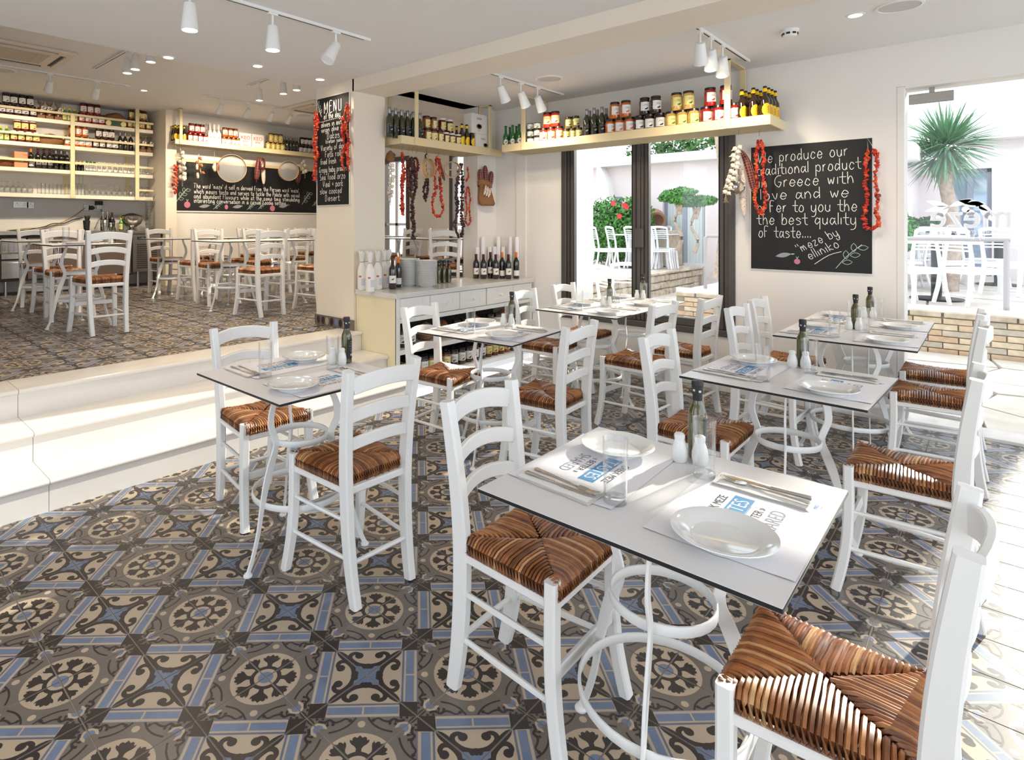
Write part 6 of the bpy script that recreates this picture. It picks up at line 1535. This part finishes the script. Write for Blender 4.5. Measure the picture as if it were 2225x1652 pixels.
speaker(4.40, 2.80, ZC, .115, 'round ceiling speaker between the two window tracks'); speaker(4.33, .40, ZC, .115, 'round ceiling speaker near the glass opening'); speaker(1.49, 8.12, ZC2, .13, 'round ceiling speaker beside the air conditioner'); speaker(5.40, 7.97, ZC2, .13, 'round ceiling speaker behind the pillar')
t = empty('smoke_detector', (4.38, .965, ZC), 0, 'white round smoke detector on the ceiling', 'smoke detector')
MB().lathe([(.052, 0), (.052, -.012), (.047, -.016), (.044, -.032), (.036, -.044), (.012, -.048), (0, -.048)], 24).build('housing', M_fit, t)
for k in range(8):
    a = k * PI / 4; MB().box(-.011, -.001, -.034, .011, .004, -.022).xf(Matrix.Rotation(a, 4, 'Z') @ Matrix.Translation((0, -.0455, 0))).build('vent_slot', M_black, t, smooth=False)
def ac(x0_, y0_, w, label, z=ZC2):
    t = empty('ceiling_air_conditioner', (x0_, y0_, z), 0, label, 'air conditioner', 'ceiling cassette air conditioners')
    m = mat('ac_plastic', srgb(222, 212, 198), .5)
    MB().box(0, 0, -.03, w, w, 0, b=.008).build('panel', m, t, smooth=False)
    g_ = MB().box(.2, .2, -.034, w - .2, w - .2, -.03, b=.001).build('intake_grille', mat('ac_grille', srgb(196, 184, 168), .6), t, smooth=False)
    for k in range(5): MB().box(.21 + k * (w - .42) / 5, .21, -.037, .215 + k * (w - .42) / 5, w - .21, -.034).build('grille_bar', m, g_, smooth=False)
    for k in range(4):
        mb = MB().box(-w / 2 + .16, -w / 2 + .07, -.0315, w / 2 - .16, -w / 2 + .12, -.0298); mb.xf(Matrix.Translation((w / 2, w / 2, 0)) @ Matrix.Rotation(k * PI / 2, 4, 'Z')); mb.build('air_slot', M_black, t, smooth=False)
        mb = MB().box(-w / 2 + .17, -w / 2 + .075, -.048, w / 2 - .17, -w / 2 + .09, -.0312); mb.xf(Matrix.Translation((w / 2, w / 2, 0)) @ Matrix.Rotation(k * PI / 2, 4, 'Z')); mb.build('louvre', m, t, smooth=False)
ac(1.03, 6.74, .84, 'ceiling cassette air conditioner above the steps to the bar'); ac(4.82, 6.86, .84, 'ceiling cassette air conditioner behind the pillar')

# lettering strokes too small to pick apart stay joined as one part
for o in bpy.data.objects:
    if o.name.split('.')[0] in ('chalk_line', 'chalk_drawing', 'print', 'label', 'print_pattern') and o.parent is not None and o.name.startswith(('chalk_line', 'chalk_drawing', 'print')): o['kind'] = 'stuff'
# ================================================================== OUTSIDE
M_pav = mat('pale_paving', srgb(214, 206, 196), .8, noise=.12, nscale=4, bump=.3, bscale=20); M_brk = mat('sand_brick', srgb(206, 186, 160), .85, noise=.2, nscale=12, bump=.4, bscale=40); M_mort = mat('brick_mortar', srgb(168, 158, 146), .9)
M_stone = mat('field_stone', srgb(196, 184, 164), .9, noise=.25, nscale=9, bump=.6, bscale=14); M_rend = mat('lilac_render', srgb(226, 216, 216), .9, noise=.02, nscale=3); M_wrend = mat('white_render', srgb(240, 238, 236), .9)
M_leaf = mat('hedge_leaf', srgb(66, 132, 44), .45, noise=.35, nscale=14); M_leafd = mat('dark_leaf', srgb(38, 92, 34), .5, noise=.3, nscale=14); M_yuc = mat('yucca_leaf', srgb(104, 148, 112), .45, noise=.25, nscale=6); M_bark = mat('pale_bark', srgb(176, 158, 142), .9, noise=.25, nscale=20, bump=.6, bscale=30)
M_rail = mat('painted_rail', srgb(176, 172, 176), .4, metal=.3); M_terra = mat('terracotta', srgb(160, 120, 100), .8, noise=.2, nscale=8); M_flow = mat('red_petal', srgb(226, 50, 60), .6); M_wgl = mat('window_reflecting_glass', srgb(150, 170, 190), .05, spec=.9, metal=.4); M_curt = mat('pale_curtain', srgb(206, 216, 214), .8); M_wfr = mat('blue_grey_frame', srgb(132, 138, 156), .5)
gnd = MB().box(XW + .22, -14, -.12, 40, 16, -.05).build('ground', M_mort, smooth=False); struct(gnd)
rnd = random.Random(11)
pv = struct(empty('pavement'))
def crazy(parent, x0, x1, y0, y1, z, s=.55, m=M_pav, name='paving_slab', th=.045):
    nx = max(1, int((x1 - x0) / s)); ny = max(1, int((y1 - y0) / s)); G = {}
    for i in range(nx + 1):
        for j in range(ny + 1):
            jx = 0 if i in (0, nx) else rnd.uniform(-.3, .3) * s; jy = 0 if j in (0, ny) else rnd.uniform(-.3, .3) * s
            G[i, j] = Vector((x0 + (x1 - x0) * i / nx + jx, y0 + (y1 - y0) * j / ny + jy))
    for i in range(nx):
        for j in range(ny):
            q = [G[i, j], G[i + 1, j], G[i + 1, j + 1], G[i, j + 1]]; c = sum(q, Vector((0, 0))) / 4
            p = []
            for k in range(4):
                a, b = q[k], q[(k + 1) % 4]; p.append(a + (c - a).normalized() * .022); mid = (a + b) / 2; p.append(mid + (c - mid).normalized() * .012)
            dz = rnd.uniform(-.004, .004)
            MB().poly([(v.x, v.y) for v in p], z - th, z + dz).build(name, m, parent, smooth=False)
crazy(pv, XW + .24, 8.46, -2.2, 4.0, -.005)
MB().box(8.5, 3.32, -.05, 14, 4.8, -.01).build('paving_strip', M_pav, pv, smooth=False)
# raised terrace with brick retaining wall
tr = struct(empty('terrace'))
MB().box(8.62, -12, -.05, 14, 3.3, .43).box(8.4, 4.95, -.05, 14, 15, .43).build('terrace_fill', M_mort, tr, smooth=False)
crazy(tr, 8.62, 13.9, -2.4, 3.3, .45, .7); crazy(tr, 8.5, 13.9, 4.98, 8.2, .45, .8)
bw = struct(empty('brick_wall'))
MB().box(8.52, -12, -.05, 8.62, 3.3, .40).build('wall_core', M_mort, bw, smooth=False)
BRK = [MB().box(-.0, -.118 - .004 * k, 0, .03 + .004 * k, .118 + .004 * k, .058, b=.004).mesh('brick', mat('sand_brick_%s' % n_, c_, .85, noise=.18, nscale=14, bump=.4, bscale=40), False) for k, (n_, c_) in enumerate((('pale', srgb(214, 198, 172)), ('warm', srgb(204, 178, 150)), ('grey', srgb(192, 182, 166))))]
for r_ in range(6):
    y = 3.3 - .12 - (.12 if r_ % 2 else 0)
    while y > -1.6:
        obj('brick', rnd.choice(BRK), bw, (8.49 + rnd.uniform(-.004, .003), y, -.02 + r_ * .067), (0, 0, 0)); y -= .252
for k in range(18):
    y = 3.3 - k * .29
    w = rnd.uniform(.26, .284); MB().box(8.46, y - w, .385, 8.80, y, .435 + rnd.uniform(0, .012), b=.008).build('cap_stone', M_stone, bw, smooth=False)
MB().box(8.50, -6, .43, 8.56, 3.3, .50, b=.004).build('white_kerb', M_wrend, bw, smooth=False)
# stone wall of the far terrace
sw = struct(empty('stone_wall'))
MB().box(8.4, 4.86, -.05, 14, 4.97, .40).build('wall_core', M_mort, sw, smooth=False)
x = 8.4
for r_ in range(3):
    x = 8.4
    while x < 13.6:
        w = rnd.uniform(.18, .42); h = .13
        lumpv = MB().box(x + .01, 4.80 + rnd.uniform(-.02, .02), -.03 + r_ * .145, x + w - .01, 4.9, -.03 + r_ * .145 + h + rnd.uniform(-.01, .01), b=.018)
        lumpv.build('stone', M_stone, sw); x += w
x = 8.4
while x < 13.6:
    w = rnd.uniform(.35, .6); MB().box(x + .008, 4.76, .405, x + w - .008, 5.1, .45 + rnd.uniform(-.004, .01), b=.01).build('cap_stone', M_stone, sw, smooth=False); x += w
# railing
rl = empty('terrace_railing', label='grey tubular railing on the terrace edge', cat='railing')
yl, yr_ = at(2190, 520, X=8.68).y, 1.5
MB().tube([(8.68, yl - .02, 1.235), (8.68, 1.05, 1.235)], .025, 10).build('top_rail', M_rail, rl)
MB().tube([(8.68, yl + .01, .45), (8.68, yl + .01, 1.235)], .025, 10).build('post', M_rail, rl)
r2 = empty('terrace_railing', label='grey railing end seen through the big window', cat='railing')
q = at(1533, 520, X=8.68); MB().tube([(8.68, q.y, .45), (8.68, q.y, 1.21), (8.68, q.y - .03, 1.235), (8.68, q.y - 1.2, 1.235)], .025, 10).build('rail', M_rail, r2)
# buildings
bd = empty('building', (14, 0, 0), 0, 'pale rendered building across the terrace with blue grey window', 'building')
def bwall(parent, x0, y0, x1, y1, z0, z1, holes=(), m=M_rend, t=.25):
    # wall on plane X=x0 from y0 to y1 with rectangular holes (ya,yb,za,zb)
    ys = sorted({y0, y1, *[h[0] for h in holes], *[h[1] for h in holes]}); mb = MB()
    for a, b in zip(ys[:-1], ys[1:]):
        hs = [h for h in holes if h[0] <= a + 1e-6 and h[1] >= b - 1e-6]
        if not hs: mb.box(x0, a, z0, x0 + t, b, z1)
        else:
            h = hs[0]; mb.box(x0, a, z0, x0 + t, b, h[2]); mb.box(x0, a, h[3], x0 + t, b, z1)
    return mb.build('wall', m, parent, smooth=False)
hA = (at(2155, 400, X=14).y, at(2062, 400, X=14).y, .5, at(2110, 367, X=14).z)
hB = (at(1532, 450, X=14).y, at(1440, 450, X=14).y, .5, at(1490, 427, X=14).z)
off = bd.location
w_ = bwall(bd, 0, -8, 0, 14, 0, 2.85, (hA, hB))
MB().box(-.35, -8, 2.85, .3, 14, 3.05).build('parapet', M_wrend, bd, smooth=False)
for h, cur in ((hA, False), (hB, True)):
    ya, yb, za, zb = h
    f = MB().box(.10, ya, za, .16, ya + .06, zb).box(.10, yb - .06, za, .16, yb, zb).box(.10, ya, zb - .06, .16, yb, zb).box(.10, (ya + yb) / 2 - .04, za, .16, (ya + yb) / 2 + .04, zb - .06).build('window', M_wfr, bd, smooth=False)
    MB().box(.14, ya + .06, za, .15, yb - .06, zb - .06).build('pane', M_wgl if not cur else M_curt, f, smooth=False)
    if not cur:
        for z in (1.15, 1.6): MB().box(.11, ya + .06, z, .14, yb - .06, z + .04).build('glazing_bar', M_wfr, f, smooth=False)
    else:
        for k in range(10): y = ya + .1 + k * (yb - ya - .2) / 10; MB().box(.12, y, za, .14, y + .03, zb - .08).build('curtain_fold', M_curt, f, smooth=False)
# projecting side block and far curved wing
sb = empty('building', (10.2, 1.02, 0), 0, 'lower projecting building wing with dark doorway slit', 'building')
MB().box(.3, 0, 0, 3.8, 1.5, 2.3).build('wall', M_rend, sb, smooth=False); MB().box(0, -.25, 2.3, 3.8, 1.5, 2.5).build('eave', M_wrend, sb, smooth=False)
xd_ = at(1964, 450, Y=1.0).x - 10.2; xd2 = at(1971, 450, Y=1.0).x - 10.2; MB().box(xd_, -.01, .45, xd2, .02, 1.75).build('doorway', M_wfr, sb, smooth=False)
P_ = [(1296, 352), (1302, 358), (1312, 378), (1320, 402), (1326, 440), (1327, 560), (1296, 560)]
P_ = [at(a_, b_, X=13.7) for a_, b_ in P_]; n = len(P_)
mb = MB(); mb.add([(-.3, p.y, p.z) for p in P_] + [(0, p.y, p.z) for p in P_], [tuple(range(n)), tuple(range(2 * n - 1, n - 1, -1))] + [(i, n + i, n + (i + 1) % n, (i + 1) % n) for i in range(n)]); mb.build('curved_buttress', M_wrend, bd, smooth=False)
q = at(1343, 434, X=14); MB().box(-.03, q.y - .1, q.z - .07, 0, q.y + .1, q.z + .07).build('small_window', M_wfr, bd, smooth=False)
MB().box(-.2, -1.70, 2.9, .6, -1.04, 5.4).box(-.25, -1.76, 5.4, .65, -.98, 5.5).build('added_shadow_block', M_wrend, bd, smooth=False)  # unseen block added on the roof to cast the shadow edge by the glass
# white plastic chairs and round tables
def pchair_proto():
    t = empty('plastic_chair')
    s = MB(); n = 6
    s.box(-.21, -.2, .41, .21, .22, .43, b=.008); s.build('seat', M_plastic, t, smooth=False)
    for sx_ in (-1, 1):
        MB().sweep([(sx_ * .215, .23, 0), (sx_ * .20, .20, .2), (sx_ * .19, .19, .42)], [.045, .05, .055], [.03] * 3, up=(0, 1, 0)).build('leg', M_plastic, t)
        MB().sweep([(sx_ * .205, -.27, 0), (sx_ * .195, -.22, .2), (sx_ * .19, -.19, .42), (sx_ * .20, -.215, .62), (sx_ * .205, -.27, .87)], [.045, .05, .055, .04, .036], [.03] * 5, up=(0, 1, 0)).build('leg', M_plastic, t)
    MB().sweep([(-.20, -.27, .86), (-.1, -.295, .88), (0, -.30, .885), (.1, -.295, .88), (.20, -.27, .86)], .02, .05).build('top_rail', M_plastic, t)
    for k in range(5):
        z = .80 - k * .042; y = -.268 + k * .009; MB().sweep([(-.195, y, z), (0, y - .028, z + .006), (.195, y, z)], .012, .020).build('slat', M_plastic, t)
    MB().box(-.19, -.2, .36, .19, .2, .41).build('seat_apron', M_plastic, t, smooth=False)
    return t
PC = pchair_proto(); pcu = [0]
def pchair(x, y, rz, label):
    z = .46
    if not pcu[0]: pcu[0] = 1; PC.location = (x, y, z); PC.rotation_euler = (0, 0, rz); return tag(PC, label, 'chair', 'white plastic terrace chairs')
    o = dup(PC, (x, y, z), rz, label, 'white plastic terrace chairs'); o['category'] = 'chair'
def ptable(x, y, label, r=.42, colr=None, z=.46):
    t = empty('terrace_table', (x, y, z), 0, label, 'table', 'terrace tables')
    MB().box(-r, -r, .70, r, r, .725, b=.006).build('tabletop', M_plastic, t, smooth=False)
    MB().lathe([(0, .03), (.055, .03), (.055, .7), (0, .7)], 14).build('column', colr or M_black, t); MB().lathe([(0, 0), (.27, 0), (.27, .012), (.06, .03), (0, .03)], 24).build('base_disc', M_black, t)
def wfoot(px, py, z=.46): return at(px, py, Z=z)
# through the glass opening
q = at(2055, 655, Z=.46); ptable(q.x + .25, q.y + .1, 'black legged terrace table behind the glass logo')
pl = ((2110, 662, -2.3, 'white plastic chair right behind the railing, back to the glass'), (1980, 662, .9, 'white plastic chair beside the black table column'), (2195, 640, -2.0, 'white plastic chair partly cut by the frame, behind the railing post'),
      (2050, 630, 2.4, 'white plastic chair behind the black table column'), (2140, 625, 2.9, 'white plastic chair farther behind the railing'), (1965, 625, .3, 'white plastic chair against the brick wall end'))
for px, py, rz, l in pl:
    q = wfoot(px, py); pchair(max(q.x, 9.05), q.y, rz, l)
q = wfoot(2170, 622); ptable(q.x + .3, q.y, 'second terrace table farther behind the glass logo')
# through the big window
for i, (px, X, rz) in enumerate(((1316, 11.6, -2.4), (1350, 11.9, -2.3), (1392, 12.2, -2.1), (1418, 12.3, -2.0), (1441, 12.4, -2.2), (1476, 12.7, 2.4), (1500, 12.5, -2.1), (1530, 12.3, -2.2), (1333, 13.0, 1.0), (1424, 13.2, 1.0))):
    q = at(px, 500, X=X); pchair(X, max(q.y, 5.2), rz, 'white plastic chair on the far terrace, %s along the row from the hedge' % NTH[i])
ptable(12.5, at(1370, 500, X=12.5).y, 'white terrace table beside the hedge', colr=M_plastic, r=.32); ptable(13.3, max(5.5, at(1460, 500, X=13.3).y), 'white terrace table in the far chair row', r=.32)
pchair(9.3, 2.55, -2.4, 'white plastic chair on the near terrace, beside the railing end')
for i, (px, py) in enumerate(((1330, 700), (1360, 690))):
    q = at(px, py, Z=0)
    o = dup(PC, (6.9 + .7 * i, 3.35 + .2 * i, 0), -2.2 + .9 * i, 'white plastic chair on the pavement behind the window table, %s' % ('nearer' if i == 0 else 'farther'), 'white plastic terrace chairs'); o['category'] = 'chair'
# foliage
def leaf_cloud(name, loc, centers, n, size, m, parent=None, seed=1, shell=True):
    rnd = random.Random(seed); mb = MB()
    for _ in range(n):
        cx, cyy, cz, rx, ry, rz_ = rnd.choice(centers)
        while True:
            v = Vector((rnd.gauss(0, 1), rnd.gauss(0, 1), rnd.gauss(0, 1)))
            if v.length > .1: break
        v.normalize(); rr = rnd.uniform(.72, 1.02) if shell else rnd.uniform(.2, 1)
        p = Vector((cx + v.x * rx * rr, cyy + v.y * ry * rr, cz + v.z * rz_ * rr))
        a = Vector((rnd.gauss(0, 1), rnd.gauss(0, 1), rnd.gauss(0, 1))).normalized(); b = a.cross(v).normalized() if a.cross(v).length > .01 else Vector((1, 0, 0)); s = size * rnd.uniform(.6, 1.3)
        c = (v * .4 + a).normalized()
        mb.add([p - c * s, p + b * s * .45, p + c * s, p - b * s * .45], [(0, 1, 2, 3)])
    o = mb.build(name, m, parent, smooth=False); o['kind'] = 'stuff'; return o
q = at(1345, 445, X=13.0)
hd = empty('flowering_hedge', (13.0, q.y, .45), 0, 'green hedge with red flowers behind the terrace chairs', 'hedge')
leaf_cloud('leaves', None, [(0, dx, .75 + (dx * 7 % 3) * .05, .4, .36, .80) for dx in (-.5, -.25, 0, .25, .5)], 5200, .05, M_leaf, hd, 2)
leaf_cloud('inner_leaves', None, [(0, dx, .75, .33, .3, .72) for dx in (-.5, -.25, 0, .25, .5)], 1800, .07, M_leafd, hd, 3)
for i, (px, py) in enumerate(((1334, 442), (1358, 446), (1362, 450), (1347, 470))):
    f = at(px, py, X=12.56) - Vector((13.0, q.y, .45)); mb = MB()
    for k in range(5): a = 2 * PI * k / 5; mb.add([tuple(f), tuple(f + Vector((-.03, .06 * math.cos(a), .06 * math.sin(a)))), tuple(f + Vector((-.02, .07 * math.cos(a + .6), .07 * math.sin(a + .6)))), tuple(f + Vector((-.03, .05 * math.cos(a + 1.1), .05 * math.sin(a + 1.1))))], [(0, 1, 2, 3)])
    mb.build('flower', M_flow, hd, smooth=False)
# bonsai style trees in front of the far building
def bonsai(px, py0, py1, X, pads, label, seed):
    b = at(px, py0, X=X); t = empty('cloud_pruned_tree', tuple(b), 0, label, 'tree'); top = at(px + 6, py1, X=X) - b
    MB().tube(smooth([(0, 0, 0), (.0, -.08, top.z * .3), (.0, .06, top.z * .6), tuple(top)], 4), [.05, .05, .045, .045, .04, .04, .035, .035, .03, .03, .03, .025, .025], 8).build('trunk', M_bark, t)
    for i, (ax, ay, r) in enumerate(pads):
        c = at(ax, ay, X=X) - b; leaf_cloud('foliage_pad', None, [(c.x, c.y, c.z, r * .8, r, r * .34), (c.x, c.y + r * .3, c.z + .03, r * .5, r * .6, r * .3)], 900, .045, M_leaf, t, seed + i)
        MB().tube([tuple(top * .75), tuple((top + c) / 2), tuple(c)], [.03, .025, .02], 6).build('branch', M_bark, t)
bonsai(1473, 545, 440, 12.6, ((1465, 425, .30), (1488, 418, .26), (1482, 434, .30), (1450, 432, .18)), 'cloud pruned tree with flat leaf pads, nearer the window post', 4)
bonsai(1508, 550, 452, 12.9, ((1512, 440, .28), (1532, 436, .26), (1498, 442, .2)), 'second cloud pruned tree beside the blue grey window', 14)
# urn
q = at(1424, 478, X=13.45); t = empty('fallen_urn', tuple(q), 0, 'large terracotta urn lying on its side behind the chairs', 'urn')
mb = MB().lathe([(0, -.55), (.12, -.55), (.22, -.4), (.30, -.2), (.28, 0), (.2, .12), (.19, .17), (.24, .2), (.23, .23), (.17, .21), (.16, .1), (.0, -.1)], 22); mb.xf(Matrix.Scale(.85, 4) @ Matrix.Rotation(-.95, 4, 'Z') @ Matrix.Rotation(PI / 2 + .1, 4, 'X')); mb.build('urn_body', M_terra, t)
MB().box(-.35, -.45, .45 - q.z, .45, .35, -.24, b=.02).build('plinth', M_stone, t)
# yucca palm behind the glass opening
b = at(2064, 618, X=11.2); b.z = .45
t = empty('yucca_palm', tuple(b), 0, 'tall yucca palm with spiky blue green crown seen through the glass', 'palm')
def pp(px, py): return at(px, py, X=11.2) - b
trk = smooth([(0, 0, 0), tuple(pp(2070, 520)), tuple(pp(2064, 450)), tuple(pp(2052, 390))], 4)
MB().tube(trk, [.10, .10, .10, .10, .10, .095, .09, .085, .08, .08, .08, .08, .09], 12).build('trunk', M_bark, t)
for (x1, y1, x2, y2) in ((2040, 370, 2020, 350), (2060, 360, 2068, 325)):
    MB().tube([tuple(pp(2053, 392)), tuple(pp(x1, y1)), tuple(pp(x2, y2))], [.085, .07, .06], 10).build('branch', M_bark, t)
rnd = random.Random(9); MB_ = MB(); c0 = pp(2056, 318); c1 = pp(2030, 345)
for k in range(420):
    c = c0 if k % 3 else c1; R_ = (.74 if k % 3 else .5)
    v = Vector((rnd.gauss(0, 1), rnd.gauss(0, 1), rnd.gauss(.25, .9))).normalized()
    l = R_ * rnd.uniform(.7, 1.05); w = rnd.uniform(.014, .022); s = v.cross(Vector((0, 0, 1))); s = s.normalized() if s.length > .05 else Vector((1, 0, 0)); dr = Vector((0, 0, -.12 * l * (1 - abs(v.z))))
    p0 = c + v * .08; p1 = c + v * l * .5; p2 = c + v * l + dr; up_ = s.cross(v) * .01
    MB_.add([p0 - s * w * .6, p0 + s * w * .6, p1 + s * w, p1 - s * w, p2, p1 + up_], [(0, 1, 2, 5), (0, 5, 3), (3, 5, 4), (5, 2, 4)])
o = MB_.build('spiky_leaves', M_yuc, t, smooth=False); o['kind'] = 'stuff'
# small plant, bench and hedge bit behind glass
q = at(1952, 500, X=10.9); t = empty('green_shrub', tuple(q), 0, 'small bright green shrub at the wall edge behind the glass', 'shrub'); leaf_cloud('leaves', None, [(0, 0, -.05, .25, .25, .3)], 700, .05, M_leaf, t, 31)
q = at(2014, 495, X=13.2); t = empty('small_tree', tuple(q), 0, 'small thin shrub beside the palm trunk', 'shrub'); leaf_cloud('leaves', None, [(0, 0, .05, .22, .22, .14)], 300, .05, M_leafd, t, 32); MB().tube([(0, 0, -.6), (0, 0, .1)], .02, 6).build('trunk', M_bark, t)
t = empty('terrace_bench', tuple(at(1985, 512, X=12.8)), 0, 'white bench with blue rail beyond the glass', 'bench'); m_bl = mat('blue_paint', srgb(90, 120, 180), .5)
MB().box(-.25, -.45, -.35, .25, .45, -.30, b=.005).build('seat', M_plastic, t, smooth=False); MB().tube([(.25, -.45, .12), (.25, .45, .12)], .02, 8 - 1).build('top_rail', m_bl, t)
for k in range(7): MB().box(.24, -.42 + k * .14, -.3, .26, -.39 + k * .14, .11).build('slat', M_plastic, t, smooth=False)
for sx_ in (-.22, .22):
    for sy_ in (-.4, .4): MB().box(sx_ - .02, sy_ - .02, -.62, sx_ + .02, sy_ + .02, -.35).build('leg', M_plastic, t, smooth=False)
# distant trees above the roof
for i, (px, py, sx_, lab) in enumerate(((1440, 318, 1.3, 'hazy tree above the far roof, nearer the window post'), (1500, 322, 1.1, 'hazy tree above the far roof with bare trunk'))):
    q = at(px, py, X=22); t = empty('distant_tree', (q.x, q.y, 0), 0, lab, 'tree'); leaf_cloud('crown', None, [(0, d, q.z + .2 * math.sin(d * 5), sx_ * .5, sx_ * .6, .45) for d in (-.9, 0, .9)], 700, .10, M_leafd, t, 40 + i, False); MB().tube([(0, 0, 0), (0, .1, q.z)], .12, 8 - 1).build('trunk', M_bark, t)
q = at(1560, 300, X=11); t = empty('palm_fronds', tuple(q), 0, 'palm fronds hanging over the top of the big window view', 'palm')
mb = MB(); rnd = random.Random(3)
for k in range(60):
    a = rnd.uniform(2.2, 4.4); l = rnd.uniform(.4, .9); v = Vector((.1, -math.cos(a), math.sin(a) * .5 - .15)); p0 = Vector((0, 0, .3)); p1 = p0 + v * l; s = Vector((0, .1, 1)).normalized() * .015; mb.add([p0 - s, p0 + s, p1], [(0, 1, 2)])
mb.build('fronds', M_leaf, t, smooth=False)['kind'] = 'stuff'
MB().tube([(0, 0, -q.z + .45), (.1, -.1, -1), (0, 0, .3)], .09, 9).build('trunk', M_bark, t)
# lettering on the glass, mirrored as seen from inside
lg = empty('glass_lettering', (XW + .088, 0, 0), 0, 'white mirrored logo lettering and olive sprig on the glass', 'lettering')
mb = MB(); XG = XW + .088
def gput(vs, fs): 
    mb.add([(0, y, z) for y, z in vs], fs)
def gtext(s, x0_, x1_, py, hpx, bold=0):
    a = at(x0_, py, X=XG); b = at(x1_, py, X=XG); c = at(x0_, py - hpx, X=XG); v, f = textmesh(s, 1.0, align='CENTER')
    xa_, xb__ = min(q[0] for q in v), max(q[0] for q in v); za, zb = min(q[1] for q in v), max(q[1] for q in v)
    sx_ = (a.y - b.y) / (xb__ - xa_); sz = (c.z - a.z) / (zb - za); cy_ = (a.y + b.y) / 2
    for k in range(bold + 1):
        o_ = len(mb.v); mb.add([(-.0003 * k, cy_ + (q[0] - (xa_ + xb__) / 2) * sx_ + (.004 * (k % 2) - .004 * (k // 2)) * (k > 0), a.z + (q[1] - za) * sz + .004 * (k // 2)) for q in v], [tuple(reversed(q)) for q in f])
gtext('meze', 2022, 2196, 496, 34, 2); gtext('inspired greek cuisine', 2048, 2172, 510, 13); gtext('by Elliniko', 2068, 2140, 522, 12)
def gleaf(px, py, l, w, a):
    c = at(px, py, X=XG); P = leaf_shape(c.y, c.z, l, w, a, 8); gput([(x, y) for x, y in P], [tuple(range(len(P)))])
for px, py, l, a in ((2062, 448, .13, .30), (2060, 449, .13, -.25), (2062, 452, .11, -.80), (2062, 449, .13, 2.75), (2082, 436, .13, 3.35), (2090, 446, .12, 3.05), (2112, 438, .12, 3.75), (2126, 446, .13, 4.15)): gleaf(px, py, l, .019, a)
for px, py in ((2098, 455), (2109, 462)):
    c = at(px, py, X=XG); P = circ(c.y, c.z, .021, 14); gput(P, [tuple(range(14))])
mv = bpy.data.materials.new('white_vinyl'); mv.use_nodes = True; nt = mv.node_tree; nt.nodes.clear()
o_ = nt.nodes.new('ShaderNodeOutputMaterial'); m1 = nt.nodes.new('ShaderNodeMixShader'); d1 = nt.nodes.new('ShaderNodeBsdfDiffuse'); t1 = nt.nodes.new('ShaderNodeBsdfTranslucent')
d1.inputs[0].default_value = (.95, .95, .96, 1); t1.inputs[0].default_value = (.95, .95, .96, 1); m1.inputs[0].default_value = .65
nt.links.new(d1.outputs[0], m1.inputs[1]); nt.links.new(t1.outputs[0], m1.inputs[2]); nt.links.new(m1.outputs[0], o_.inputs[0])
mb.build('lettering', mv, lg, smooth=False)
